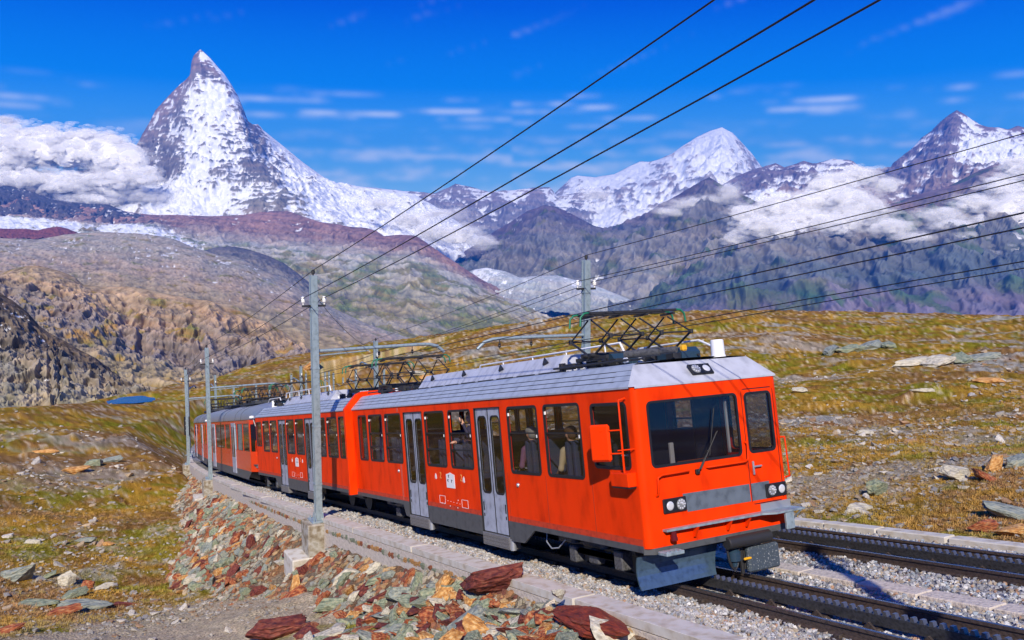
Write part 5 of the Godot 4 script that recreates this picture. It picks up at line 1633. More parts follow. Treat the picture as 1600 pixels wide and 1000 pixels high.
	hr.tube([Vector3(0.06, 1.63, 0.52), Vector3(0.11, 1.635, 0.55), Vector3(0.11, 1.63, 1.02), Vector3(0.11, 1.60, 1.09), Vector3(0.11, 1.38, 1.11), Vector3(0.06, 1.35, 1.11)], 0.014, 8)
	hr.tube([Vector3(0.02, 1.92, -1.30), Vector3(0.07, 1.92, -1.335), Vector3(0.08, 1.34, -1.345), Vector3(0.02, 1.32, -1.31)], 0.016, 8)
	put("handrail", hr, M.orange_paint, t)
	for e in [[Vector3(0.09, 1.60, 0.37), Vector3(0.075, 2.13, -0.06)], [Vector3(0.10, 1.63, 0.33), Vector3(0.09, 2.12, -0.03)]]:
		var wm := Mb.new()
		wm.tube([e[0], e[1]], 0.010, 6)
		if e[0].y < 1.62:
			wm.box(Vector3(0.07, 1.60, 0.37), Vector3(0.05, 0.07, 0.07), 0.01)
			wm.tube([Vector3(0.068, 1.80, 0.12), Vector3(0.068, 2.46, -0.04)], 0.008, 6)
		put("wiper", wm, M.rubber, t)
	# platform across the front with brackets, lamp, kick plate
	var lg := Mb.new()
	lg.prism(PackedVector2Array([Vector2(-1.06, 0.055), Vector2(0.55, 0.055), Vector2(0.72, 0.055), Vector2(1.34, 0.055), Vector2(1.35, 0.31), Vector2(0.78, 0.32), Vector2(0.62, 0.20), Vector2(-1.06, 0.15)]), Vector3(0, 0.865, 0), FU, Vector3.RIGHT, Vector3(0, 0.028, 0))
	var plat := put("front_platform", lg, M.galvanised, t)
	var br := Mb.new()
	for u in [-0.55, 0.05, 0.40]:
		br.prism(PackedVector2Array([Vector2(0.05, 0.72), Vector2(0.09, 0.72), Vector2(0.18, 0.864), Vector2(0.05, 0.864)]), Vector3(0, 0, -u), Vector3.RIGHT, Vector3.UP, Vector3(0, 0, -0.03))
	put("bracket", br, M.orange_paint, plat)
	var bb := Mb.new()
	bb.box(Vector3(0.28, 0.74, -1.05), Vector3(0.05, 0.25, 0.16), 0.01)
	bb.tube([Vector3(0.06, 0.66, -1.27), Vector3(0.30, 0.86, -1.27)], 0.014)
	put("strut", bb, M.galvanised, plat)
	var kp := Mb.new()
	kp.box(Vector3(0.06, 0.945, -1.02), Vector3(0.012, 0.11, 0.58))
	put("kick_plate", kp, M.light_metal, t)
	var rl := Mb.new()
	rl.lathe([Vector2(0, 0.14), Vector2(0.04, 0.14), Vector2(0.043, 0.06), Vector2(0.05, 0.05), Vector2(0.05, 0.01), Vector2(0, 0.0)], 12, Vector3(0.12, 0.72, 0.93))
	put("tail_lamp", rl, M.red_lens, t)
	# lower front: grey band, plough, coupler gear
	var gb := Mb.new()
	gb.prism(PackedVector2Array([Vector2(-1.33, -0.06), Vector2(-1.22, 0.056), Vector2(1.22, 0.056), Vector2(1.33, -0.06), Vector2(1.0, -0.4), Vector2(-1.0, -0.4)]), Vector3(0, 0.575, 0), FU, Vector3.RIGHT, Vector3(0, 0.085, 0))
	put("front_sill", gb, M.grey_skirt, t)
	var fs := Mb.new()
	fs.box(Vector3(0.20, 0.60, 1.06), Vector3(0.20, 0.05, 0.30), 0.008)
	for k in 4: fs.box(Vector3(0.21, 0.629, 0.96 + 0.07 * k), Vector3(0.12, 0.012, 0.03))
	put("foot_step", fs, M.galvanised, t)
	var pw := Mb.new()
	var sec := []
	for k in 8:
		var a := lerpf(-0.9, 0.65, k / 7.0)
		sec.append(Vector2(-0.10 - 0.20 * cos(a) + 0.05, 0.33 + 0.32 * sin(a) / 0.75 * 0.75))
	for k in 7:
		var s0: Vector2 = sec[k]; var s1: Vector2 = sec[k + 1]
		var z0 := lerpf(0.02, -0.10, k / 7.0); var z1 := lerpf(0.02, -0.10, (k + 1) / 7.0)
		pw.quad(Vector3(s0.x, s0.y, 1.34), Vector3(s0.x, s0.y, z0), Vector3(s1.x, s1.y, z1), Vector3(s1.x, s1.y, 1.34))
		pw.quad(Vector3(s1.x - 0.02, s1.y, 1.34), Vector3(s1.x - 0.02, s1.y, z1), Vector3(s0.x - 0.02, s0.y, z0), Vector3(s0.x - 0.02, s0.y, 1.34))
	put("snow_plough", pw, M.plough_metal, t)
	var cb := Mb.new()
	cb.box(Vector3(0.02, 0.235, -0.70), Vector3(0.10, 0.36, 0.60), 0.03)
	put("weight_box", cb, M.chipped_box, t)
	cb = Mb.new()
	cb.box(Vector3(-0.22, 0.24, -0.62), Vector3(0.36, 0.30, 0.42), 0.01)
	cb.box(Vector3(-0.05, 0.24, -0.36), Vector3(0.05, 0.40, 0.05), 0.008)
	put("coupler_arm", cb, M.dark_machine, t)
	cb = Mb.new()
	cb.lathe([Vector2(0, 0), Vector2(0.085, 0.0), Vector2(0.09, 0.02), Vector2(0.09, 0.80), Vector2(0, 0.80)], 14, Vector3(0.06, 0.535, -0.02), Basis(Vector3(1, 0, 0), Vector3(0, 0, -1), Vector3(0, 1, 0)))
	put("buffer_beam", cb, M.dark_machine, t)
	cb = Mb.new()
	for k in 5:
		var pts := []
		for j in 10:
			var a := PI * j / 9
			pts.append(Vector3(0.02 - 0.02 * k, 0.50 - 0.36 * sin(a) + 0.02 * k, -0.05 - 0.02 * k - (0.22 - 0.02 * k) * (1.0 - cos(a)) * 0.5))
		cb.tube(pts, 0.016, 6)
	put("hose", cb, M.dark_machine, t)
	cb = Mb.new()
	cb.lathe([Vector2(0, 0), Vector2(0.05, 0), Vector2(0.055, 0.06), Vector2(0.10, 0.08), Vector2(0.10, 0.2), Vector2(0.06, 0.24), Vector2(0, 0.25)], 14, Vector3(-0.02, 0.18, -0.20))
	put("air_dryer", cb, M.dark_blue_metal, t)
	cb = Mb.new()
	cb.box(Vector3(0.06, 0.27, -0.38), Vector3(0.03, 0.035, 0.14), 0.01)
	put("valve_handle", cb, M.yellow_paint, t)
	# roof with long grooves, hood over the front
	var rp := [Vector2(1.325, 2.845), Vector2(1.348, 2.85), Vector2(1.348, 2.875), Vector2(1.335, 2.885)]
	for k in 4:
		var a := Vector2(1.335, 2.885).lerp(Vector2(1.05, 3.17), k / 4.0)
		var b := Vector2(1.335, 2.885).lerp(Vector2(1.05, 3.17), (k + 1) / 4.0)
		var inw := Vector2(-0.7, -0.7) * 0.014
		if k > 0:
			rp.append(a + inw); rp.append(a.lerp(b, 0.10) + inw); rp.append(a.lerp(b, 0.10))
		rp.append(b)
	rp.append(Vector2(0.98, 3.195)); rp.append(Vector2(0.5, 3.22)); rp.append(Vector2(0, 3.225))
	var rf := Mb.new()
	for sg in [1.0, -1.0]:
		for k in rp.size() - 1:
			var a: Vector2 = rp[k]; var b: Vector2 = rp[k + 1]
			var xa := -0.02 - clampf((a.y - 2.87) / 0.30, 0, 1.2) * 0.25; var xb := -0.02 - clampf((b.y - 2.87) / 0.30, 0, 1.2) * 0.25
			var p0 := Vector3(-L, a.y, a.x * sg); var p1 := Vector3(xa, a.y, a.x * sg); var p2 := Vector3(xb, b.y, b.x * sg); var p3 := Vector3(-L, b.y, b.x * sg)
			if sg > 0: rf.quad(p0, p1, p2, p3)
			else: rf.quad(p3, p2, p1, p0)
	var roof_n := put("roof", rf, M.roof_paint, t)
	for sg in [1.0, -1.0]:
		for k in range(1, 4):
			var a := Vector2(1.335, 2.885).lerp(Vector2(1.05, 3.17), k / 4.0) + Vector2(-0.7, -0.7) * 0.006
			var gv := Mb.new()
			gv.tube([Vector3(-L + 0.02, a.y, a.x * sg), Vector3(-0.42 - 0.06 * k, a.y, a.x * sg)], 0.011, 5)
			put("groove", gv, M.groove, roof_n)
	var hd2 := Mb.new()
	hd2.quad(Vector3(0.062, 2.87, 1.30), Vector3(0.062, 2.87, -1.30), Vector3(-0.262, 3.178, -1.06), Vector3(-0.262, 3.178, 1.06))
	hd2.quad(Vector3(0.062, 2.845, 1.30), Vector3(0.062, 2.845, -1.30), Vector3(0.062, 2.87, -1.30), Vector3(0.062, 2.87, 1.30))
	for sg in [1.0, -1.0]:
		var a := Vector3(0.062, 2.87, 1.30 * sg); var b := Vector3(-0.02, 2.87, 1.35 * sg); var c := Vector3(-0.262, 3.178, 1.06 * sg)
		if sg > 0: hd2.tri(b, a, c)
		else: hd2.tri(a, b, c)
	put("hood", hd2, M.lightened_roof_paint, t)
	roof_gear(t)
	# inside
	var il := Mb.new()
	il.box(Vector3(-6.5, 0.93, 0), Vector3(12.9, 0.06, 2.6))
	il.box(Vector3(-6.5, 2.80, 0), Vector3(12.9, 0.05, 2.6))
	put("floor", il, M.interior_floor, t)
	il = Mb.new()
	il.box(Vector3(-1.25, 1.85, 0.55), Vector3(0.05, 1.85, 1.4))
	il.box(Vector3(-1.25, 1.85, -0.98), Vector3(0.05, 1.85, 0.55))
	il.box(Vector3(-12.9, 1.85, 0), Vector3(0.05, 1.85, 2.5))
	il.box(Vector3(-0.85, 1.3, 0.9), Vector3(0.4, 0.7, 0.5))
	put("partition", il, M.cab_dark, t)
	il = Mb.new()
	il.box(Vector3(-0.30, 1.62, 0.30), Vector3(0.35, 0.14, 1.3), 0.02)
	il.box(Vector3(-0.22, 1.72, 0.20), Vector3(0.05, 0.05, 0.55), 0.01)
	put("desk", il, M.desk_orange, t)
	il = Mb.new()
	il.box(Vector3(-0.28, 1.86, 0.52), Vector3(0.05, 0.32, 0.07), 0.01)
	il.box(Vector3(-0.10, 2.17, -0.40), Vector3(0.05, 0.78, 0.035), 0.01)
	il.box(Vector3(-0.45, 1.90, 1.05), Vector3(0.35, 0.02, 0.22))
	put("cab_fitting", il, M.white_paint, t)
	for x in [-12.3, -11.05, -9.8, -7.2, -5.95, -3.3, -1.95]:
		for s in [1.0, -1.0]:
			var se := Mb.new()
			for d in [-1.0, 1.0]:
				se.box(Vector3(x + d * 0.10, 1.72, s * 0.80), Vector3(0.09, 0.75, 0.85), 0.02)
				se.box(Vector3(x + d * 0.33, 1.38, s * 0.80), Vector3(0.42, 0.10, 0.85), 0.02)
			put("seat", se, M.seat_cloth, t)
	# below the floor
	var ub := Mb.new()
	ub.box(Vector3(-6.5, 0.62, 0), Vector3(12.6, 0.24, 1.9))
	ub.box(Vector3(-6.5, 0.42, 0), Vector3(3.0, 0.35, 1.6))
	put("underframe", ub, M.dark_machine, t)
	for x in [-2.1, -10.9]:
		var bg := Mb.new()
		bg.box(Vector3(x, 0.45, 0.78), Vector3(2.3, 0.18, 0.12), 0.02)
		bg.box(Vector3(x, 0.45, -0.78), Vector3(2.3, 0.18, 0.12), 0.02)
		bg.box(Vector3(x, 0.40, 0), Vector3(1.2, 0.35, 1.0), 0.02)
		for d in [-0.45, 0.45]:
			bg.lathe([Vector2(0.09, 0), Vector2(0.09, 0.22), Vector2(0, 0.22)], 10, Vector3(x + d, 0.42, 0.92))
		bg.box(Vector3(x + 0.3, 0.30, 1.0), Vector3(0.28, 0.22, 0.14), 0.02)
		var bog := put("bogie", bg, M.grimy_metal, t)
		for d in [-0.8, 0.8]:
			for s in [1.0, -1.0]:
				var wl := Mb.new()
				wl.lathe([Vector2(0, 0.06), Vector2(0.12, 0.05), Vector2(0.28, 0.045), Vector2(0.335, 0.05), Vector2(0.335, -0.03), Vector2(0.36, -0.04), Vector2(0.36, -0.06), Vector2(0, -0.06)], 20, Vector3(x + d, 0.335, 0.54 * s), Basis(Vector3(1, 0, 0), Vector3(0, 0, s), Vector3(0, -s, 0)))
				put("wheel", wl, M.dark_machine, bog)
	for s in [1.0, -1.0]:
		var bp := Mb.new()
		bp.lathe([Vector2(0.05, 0), Vector2(0.05, 1.05)], 10, Vector3(-2.15, 0.36, 1.08 * s), Basis(Vector3(0, 1, 0), Vector3(1, 0, 0), Vector3(0, 0, 1)))
		bp.box(Vector3(-0.95, 0.36, 1.08 * s), Vector3(0.22, 0.28, 0.20), 0.02)
		bp.box(Vector3(-2.3, 0.30, 1.05 * s), Vector3(0.20, 0.26, 0.18), 0.02)
		put("brake_cylinder", bp, M.grimy_metal, t)
		var cable := Mb.new()
		cable.tube([Vector3(-3.05, 0.6, 1.15 * s), Vector3(-3.0, 0.42, 1.2 * s), Vector3(-2.85, 0.33, 1.2 * s), Vector3(-2.65, 0.36, 1.18 * s), Vector3(-2.5, 0.5, 1.12 * s)], 0.012, 6)
		put("cable", cable, M.light_metal, t)
	# end frame round the way through to the next car
	return t

func lettering(text: String, height: float) -> Mesh:
	var m := TextMesh.new()
	m.text = text
	var f := SystemFont.new()
	f.font_names = PackedStringArray(["Droid Sans"])
	m.font = f
	m.font_size = 32
	m.pixel_size = height / 24.0
	m.depth = 0.004
	m.horizontal_alignment = HORIZONTAL_ALIGNMENT_LEFT
	m.vertical_alignment = VERTICAL_ALIGNMENT_BOTTOM
	return m

func pantograph(parent: Node, x: float, y0: float, top: float):
	var base := Mb.new()
	for s in [0.78, 0.19, -0.19, -0.78]:
		base.box(Vector3(x, y0, s), Vector3(0.9, 0.06, 0.05))
	base.tube([Vector3(x - 0.1, y0 + 0.05, 0.9), Vector3(x - 0.1, y0 + 0.05, -0.9)], 0.035, 8)
	base.tube([Vector3(x + 0.1, y0 + 0.05, 0.9), Vector3(x + 0.1, y0 + 0.05, -0.9)], 0.035, 8)
	for sx in [-0.38, 0.38]:
		for s in [0.78, 0.0, -0.78]:
			base.lathe([Vector2(0.05, 0), Vector2(0.07, 0.02), Vector2(0.045, 0.04), Vector2(0.07, 0.07), Vector2(0.045, 0.1), Vector2(0, 0.1)], 8, Vector3(x + sx, y0 - 0.13, s))
	var p := put("pantograph", base, M.dark_machine, parent)
	var ky := lerpf(y0, top, 0.44)
	for pair in [[0.78, 0.19], [-0.19, -0.78]]:
		var lo := Mb.new()
		var up := Mb.new()
		for s in pair:
			for d in [-1.0, 1.0]:
				lo.tube([Vector3(x + d * 0.08, y0 + 0.05, s), Vector3(x + d * 0.59, ky, s)], 0.019, 6)
				up.tube([Vector3(x + d * 0.59, ky, s), Vector3(x + d * 0.05, top - 0.10, s * 0.97)], 0.014, 6)
				lo.box(Vector3(x + d * 0.59, ky, s), Vector3(0.07, 0.07, 0.05), 0.01)
		for d in [-1.0, 1.0]:
			up.tube([Vector3(x + d * 0.59, ky, pair[0]), Vector3(x + d * 0.59, ky, pair[1])], 0.014, 6)
		put("lower_arm", lo, M.dark_machine, p)
		put("upper_arm", up, M.dark_machine, p)
	var hd := Mb.new()
	for d in [-0.16, 0.16]:
		hd.box(Vector3(x + d, top, 0), Vector3(0.05, 0.045, 1.72), 0.008)
	for s in [0.8, 0.25, -0.25, -0.8]:
		hd.box(Vector3(x, top - 0.05, s), Vector3(0.36, 0.035, 0.04))
	put("contact_head", hd, M.dark_machine, p)
	var hn := Mb.new()
	for d in [-0.16, 0.16]:
		for s in [1.0, -1.0]:
			hn.tube([Vector3(x + d, top + 0.01, 0.86 * s), Vector3(x + d, top, 0.95 * s), Vector3(x + d, top - 0.06, 1.02 * s), Vector3(x + d, top - 0.20, 1.04 * s)], 0.017, 6)
	put("horn", hn, M.green_horn, p)

func roof_gear(t: Node):
	pantograph(t, -1.75, 3.36, 4.07)
	pantograph(t, -11.7, 3.36, 4.10)
	# long vent box with sloping side and hinges
	var vb := Mb.new()
	vb.prism(PackedVector2Array([Vector2(0.80, 3.215), Vector2(0.80, 3.235), Vector2(0.58, 3.50), Vector2(-0.58, 3.50), Vector2(-0.80, 3.235), Vector2(-0.80, 3.215)]), Vector3(-9.3, 0, 0), Vector3.BACK, Vector3.UP, Vector3(6.4, 0, 0))
	var vent := put("vent_box", vb, M.lightened_roof_paint, t)
	var hg := Mb.new()
	for k in 4:
		var x := -8.7 + 1.75 * k
		for s in [1.0, -1.0]:
			hg.prism(PackedVector2Array([Vector2(0, 0), Vector2(0.16, 0.05), Vector2(0.0, 0.14)]), Vector3(x, 3.36, 0.70 * s), Vector3.RIGHT, Vector3(0, 0.9, -0.35 * s), Vector3(0, 0.02, 0.03 * s))
	put("hinge", hg, M.dark_machine, vent)
	var gap := Mb.new()
	for k in 8:
		gap.box(Vector3(-9.0 + 0.84 * k, 3.205, 0.80), Vector3(0.68, 0.05, 0.03))
	put("vent_slot", gap, M.groove, vent)
	var rl := Mb.new()
	for s in [-0.72]:
		rl.tube([Vector3(-9.1, 3.50, s), Vector3(-9.0, 3.66, s), Vector3(-3.1, 3.66, s), Vector3(-3.0, 3.5, s)], 0.022, 6)
		for k in 4: rl.tube([Vector3(-7.8 + 1.4 * k, 3.48, s), Vector3(-7.8 + 1.4 * k, 3.66, s)], 0.016, 5)
	rl.tube([Vector3(-2.9, 3.42, -0.9), Vector3(-2.8, 3.52, -0.9), Vector3(-1.2, 3.52, -0.95), Vector3(-0.9, 3.40, -0.95)], 0.018, 6)
	put("roof_rail", rl, M.white_paint, t)
	# dark covers, pipes and insulators under the current collectors
	for e in [[-1.62, 0.45, 0.50, 0.34], [-1.0, -0.35, 0.62, 0.36], [-2.5, -0.4, 0.4, 0.4]]:
		var db := Mb.new()
		db.prism(PackedVector2Array([Vector2(-e[2] * 0.5, 0), Vector2(e[2] * 0.5, 0), Vector2(e[2] * 0.5, 0.10), Vector2(e[2] * 0.36, 0.18), Vector2(-e[2] * 0.36, 0.18), Vector2(-e[2] * 0.5, 0.09)]), Vector3(e[0], 3.225, e[1] - e[3] * 0.5), Vector3.RIGHT, Vector3.UP, Vector3(0, 0, e[3]))
		put("roof_cover", db, M.dark_blue_metal, t)
	var pc := Mb.new()
	pc.tube([Vector3(-1.15, 3.36, 0.55), Vector3(-0.6, 3.36, 0.30)], 0.062, 12)
	pc.tube([Vector3(-0.6, 3.36, 0.30), Vector3(-0.35, 3.36, 0.19)], 0.048, 12)
	put("roof_motor", pc, M.grimy_metal, t)
	var yl := Mb.new()
	yl.box(Vector3(-0.27, 3.37, 0.12), Vector3(0.09, 0.09, 0.09), 0.02)
	put("yellow_cap", yl, M.yellow_paint, t)
	var g := Mb.new()
	var r := RandomNumberGenerator.new()
	r.seed = 99
	for k in 34:
		var x := r.randf_range(-2.75, -0.7) if k < 14 else r.randf_range(-12.7, -9.45)
		var z := r.randf_range(-0.85, 0.92)
		g.box(Vector3(x, 3.225 + 0.05, z), Vector3(r.randf_range(0.06, 0.4), r.randf_range(0.06, 0.16), r.randf_range(0.05, 0.2)), 0.006)
	for z in [0.88, 0.6, -0.5]:
		g.tube([Vector3(-2.8, 3.27, z), Vector3(-0.65, 3.27, z * 0.95)], 0.02, 6)
		g.tube([Vector3(-12.8, 3.27, z), Vector3(-9.4, 3.27, z)], 0.02, 6)
	put("roof_equipment", g, M.dark_machine, t)
	var g2 := Mb.new()
	for k in 16:
		var x := r.randf_range(-2.7, -0.7) if k < 8 else r.randf_range(-12.6, -9.5)
		g2.lathe([Vector2(0.03, 0), Vector2(0.05, 0.02), Vector2(0.03, 0.04), Vector2(0.05, 0.06), Vector2(0.03, 0.08), Vector2(0, 0.085)], 8, Vector3(x, 3.225, r.randf_range(-0.8, 0.9)))
	put("insulator", g2, M.ceramic, t)
	var an := Mb.new()
	an.lathe([Vector2(0.0, 0.27), Vector2(0.085, 0.265), Vector2(0.10, 0.25), Vector2(0.105, 0.03), Vector2(0.115, 0.02), Vector2(0.115, 0.0), Vector2(0, 0)], 18, Vector3(-0.36, 3.20, -0.60))
	put("antenna", an, M.white_paint, t)

func mirror_and_box(t: Node):
	var rd := Mb.new()
	rd.tube([Vector3(-0.14, 2.72, 1.34), Vector3(-0.14, 2.70, 1.45), Vector3(-0.16, 1.70, 1.45)], 0.016, 6)
	rd.tube([Vector3(-0.15, 2.29, 1.45), Vector3(-0.42, 2.29, 1.62)], 0.012, 6)
	rd.tube([Vector3(-0.15, 1.97, 1.45), Vector3(-0.42, 1.97, 1.62)], 0.012, 6)
	rd.tube([Vector3(-0.02, 2.02, 1.34), Vector3(-0.2, 2.01, 1.50)], 0.010, 6)
	var m := put("mirror_arm", rd, M.orange_paint, t)
	var mi := Mb.new()
	var b := Basis(Vector3.UP, deg_to_rad(22))
	mi.box(Vector3(-0.46, 2.12, 1.60), Vector3(0.34, 0.52, 0.07), 0.03, b)
	put("mirror", mi, M.orange_paint, m)
	var bx := Mb.new()
	bx.box(Vector3(-0.27, 1.60, 1.40), Vector3(0.42, 0.19, 0.15), 0.008)
	put("side_box", bx, M.orange_paint, t)
	bx = Mb.new()
	bx.box(Vector3(-0.27, 1.495, 1.40), Vector3(0.40, 0.02, 0.13))
	put("box_bottom", bx, M.rubber, t)

# the newer cars at the tail of the train: round grey roof, wide dark windows, low floor
func make_round_car(label: String, L: float) -> Node3D:
	var t := thing("red_panorama_railcar", label, "train car", Transform3D(), "the cars of the red train")
	var W := 1.325
	# x runs from 0 (uphill end) to -L
	var wall := Mb.new()
	var nose := 1.1
	for s in [1.0, -1.0]:
		# lower wall and cornice
		for e in [[0.62, 1.45, -nose, -L], [2.62, 2.80, -nose, -L]]:
			var a := Vector3(e[3], e[0], W * s); var b := Vector3(e[2], e[0], W * s); var c := Vector3(e[2], e[1], W * s); var d := Vector3(e[3], e[1], W * s)
			if s > 0: wall.quad(a, b, c, d)
			else: wall.quad(d, c, b, a)
		# posts between the windows
		for x in [-nose - 0.08, -3.05, -4.85, -7.1, -9.0, -10.8, -12.9, -14.6, -L + 0.1]:
			wall.box(Vector3(x, 2.03, (W - 0.02) * s), Vector3(0.10 if x < -nose - 0.2 else 0.3, 1.2, 0.04))
		# slanting cab side
		var a2 := Vector3(-nose, 0.62, W * s); var b2 := Vector3(0, 0.62, 0.92 * s); var c2 := Vector3(-0.12, 2.80, 0.92 * s); var d2 := Vector3(-nose, 2.80, W * s)
		var lo := 0.38; var hi := 0.90
		for e in [[0.0, lo], [hi, 1.0]]:
			var p0 := a2.lerp(d2, e[0]); var p1 := b2.lerp(c2, e[0]); var p2 := b2.lerp(c2, e[1]); var p3 := a2.lerp(d2, e[1])
			if s > 0: wall.quad(p0, p1, p2, p3)
			else: wall.quad(p3, p2, p1, p0)
		var w0 := a2.lerp(d2, lo); var w1 := b2.lerp(c2, lo); var w2 := b2.lerp(c2, hi); var w3 := a2.lerp(d2, hi)
		var cw := Mb.new()
		if s > 0: cw.quad(w0, w1, w2, w3)
		else: cw.quad(w3, w2, w1, w0)
		put("cab_window", cw, M.cab_glass, t)
	wall.quad(Vector3(0, 0.62, 0.92), Vector3(0, 0.62, -0.92), Vector3(-0.12, 2.8, -0.92), Vector3(-0.12, 2.8, 0.92))
	wall.quad(Vector3(-L, 0.62, -W), Vector3(-L, 0.62, W), Vector3(-L, 2.8, W), Vector3(-L, 2.8, -W))
	put("body", wall, M.orange_gloss, t)
	for s in [1.0, -1.0]:
		var xs := [-1.4, -3.05, -4.85, -7.1, -9.0, -10.8, -12.9, -14.6, -L + 0.2]
		for k in xs.size() - 1:
			if k == 2 or k == 6: continue
			var o := Vector3(0, 0, (W - 0.012) * s)
			var U := Vector3(s, 0, 0)
			var r := Rect2((xs[k + 1] + 0.05) * s if s > 0 else -(xs[k] - 0.05), 1.46, xs[k] - xs[k + 1] - 0.1, 1.15)
			put("window", pane_mesh(o, U, Vector3.UP, r, 0.03), M.cab_glass, t)
		for e in [[-7.1, -4.85], [-14.6, -12.9]]:
			var dm := Mb.new()
			dm.box(Vector3((e[0] + e[1]) * 0.5, 1.52, W * s), Vector3(1.15, 2.30, 0.05), 0.01)
			var dr := put("door", dm, M.door_paint, t)
			for k in [-0.28, 0.28]:
				put("pane", pane_mesh(Vector3(0, 0, (W + 0.028) * s), Vector3(s, 0, 0), Vector3.UP, Rect2(((e[0] + e[1]) * 0.5 + k) * s - 0.18, 1.1, 0.36, 1.4), 0.06), M.cab_glass, dr)
			for q0 in [[e[0] + 0.05, (e[0] + e[1]) * 0.5 - 0.6], [(e[0] + e[1]) * 0.5 + 0.6, e[1] - 0.05]]:
				put("window", pane_mesh(Vector3(0, 0, (W - 0.012) * s), Vector3(s, 0, 0), Vector3.UP, Rect2(q0[0] if s > 0 else -q0[1], 1.46, q0[1] - q0[0], 1.15), 0.03), M.cab_glass, t)
		var sk := Mb.new()
		sk.prism(PackedVector2Array([Vector2(-L, 0.25), Vector2(-nose - 1.0, 0.25), Vector2(-nose, 0.62), Vector2(-L, 0.62)]), Vector3(0, 0, (W - 0.03) * s), Vector3.RIGHT, Vector3.UP, Vector3(0, 0, 0.028 * s))
		put("skirt", sk, M.grey_skirt, t)
	# barrel roof in sheets, the uphill end sloping down over the cab
	var n := 12
	var xs2 := [0.05, -0.35, -1.0, -1.9, -3.2, -5.0, -7.0, -9.0, -11.0, -13.0, -L + 1.3, -L]
	var rf := Mb.new()
	for k in xs2.size() - 1:
		for j in n:
			var quad := []
			for e in [[k + 1, j], [k, j], [k, j + 1], [k + 1, j + 1]]:
				var x: float = xs2[e[0]]
				var a: float = PI * e[1] / n
				var rise := clampf((0.05 - x) / 1.9, 0.0, 1.0)
				var hgt := lerpf(0.12, 0.66, pow(rise, 0.6))
				var wid := lerpf(0.98, 1.36, clampf((0.05 - x) / 1.15, 0, 1))
				quad.append([Vector3(x, 2.79 + hgt * pow(sin(a), 0.75), cos(a) * wid), Vector3(0, sin(a), cos(a)).normalized()])
			var i0 := rf.vert(quad[0][0], quad[0][1]); var i1 := rf.vert(quad[1][0], quad[1][1]); var i2 := rf.vert(quad[2][0], quad[2][1]); var i3 := rf.vert(quad[3][0], quad[3][1])
			rf.itri(i0, i1, i2); rf.itri(i0, i2, i3)
	rf.quad(Vector3(0.05, 2.79, 0.98), Vector3(0.05, 2.79, -0.98), Vector3(0.05, 2.91, -0.5), Vector3(0.05, 2.91, 0.5))
	var roof := put("roof", rf, M.round_roof, t)
	var sm := Mb.new()
	for x in [-3.2, -5.0, -9.0, -11.0]:
		var pts := []
		for j in n + 1:
			var a := PI * j / n
			pts.append(Vector3(x, 2.79 + 0.66 * pow(sin(a), 0.75), cos(a) * 1.36))
		sm.tube(pts, 0.012, 5, false)
	put("seam", sm, M.groove, roof)
	var eq := Mb.new()
	eq.box(Vector3(-5.2, 3.50, 0), Vector3(4.6, 0.16, 1.5), 0.03)
	eq.box(Vector3(-12.0, 3.50, 0), Vector3(3.0, 0.14, 1.5), 0.03)
	put("roof_equipment", eq, M.groove, t)
	pantograph(t, -4.6, 3.66, 4.20)
	pantograph(t, -7.0, 3.66, 4.20)
	var ub := Mb.new()
	ub.box(Vector3(-L * 0.5, 0.40, 0), Vector3(L - 3.4, 0.4, 1.8))
	ub.box(Vector3(-1.1, 0.42, 0), Vector3(1.6, 0.3, 1.5))
	put("underframe", ub, M.dark_machine, t)
	var inn := Mb.new()
	inn.box(Vector3(-L * 0.5, 0.9, 0), Vector3(L - 0.4, 0.05, 2.5))
	inn.box(Vector3(-1.3, 1.8, 0), Vector3(0.05, 1.9, 2.4))
	put("floor", inn, M.interior_floor, t)
	for x in [-1.6, -8.0, -14.0]:
		for s in [1.0, -1.0]:
			for d in [-0.7, 0.7]:
				var wl := Mb.new()
				wl.lathe([Vector2(0, 0.06), Vector2(0.335, 0.05), Vector2(0.335, -0.03), Vector2(0.36, -0.04), Vector2(0.36, -0.06), Vector2(0, -0.06)], 14, Vector3(x + d, 0.335, 0.54 * s), Basis(Vector3(1, 0, 0), Vector3(0, 0, s), Vector3(0, -s, 0)))
				put("wheel", wl, M.dark_machine, t)
	var wm := Mb.new()
	wm.tube([Vector3(-0.5, 2.5, 1.16), Vector3(-0.35, 2.75, 1.25), Vector3(-0.3, 2.85, 1.32)], 0.02, 5)
	wm.lathe([Vector2(0, 0.1), Vector2(0.10, 0.08), Vector2(0.11, 0.0), Vector2(0, 0)], 10, Vector3(-0.3, 2.84, 1.32))
	put("mirror_arm", wm, M.white_paint, t)
	return t

func place_car(o: Node3D, h0: float, h1: float, flip := false):
	# its ends at h0 (uphill) and h1 stand on the centre line
	var a := path_at(h0)
	var b := path_at(h1)
	var x := (a - b).normalized()
	var z := x.cross(Vector3.UP).normalized()
	if flip: o.transform = Transform3D(Basis(-x, z.cross(x), -z), b)
	else: o.transform = Transform3D(Basis(x, z.cross(x), z), a)

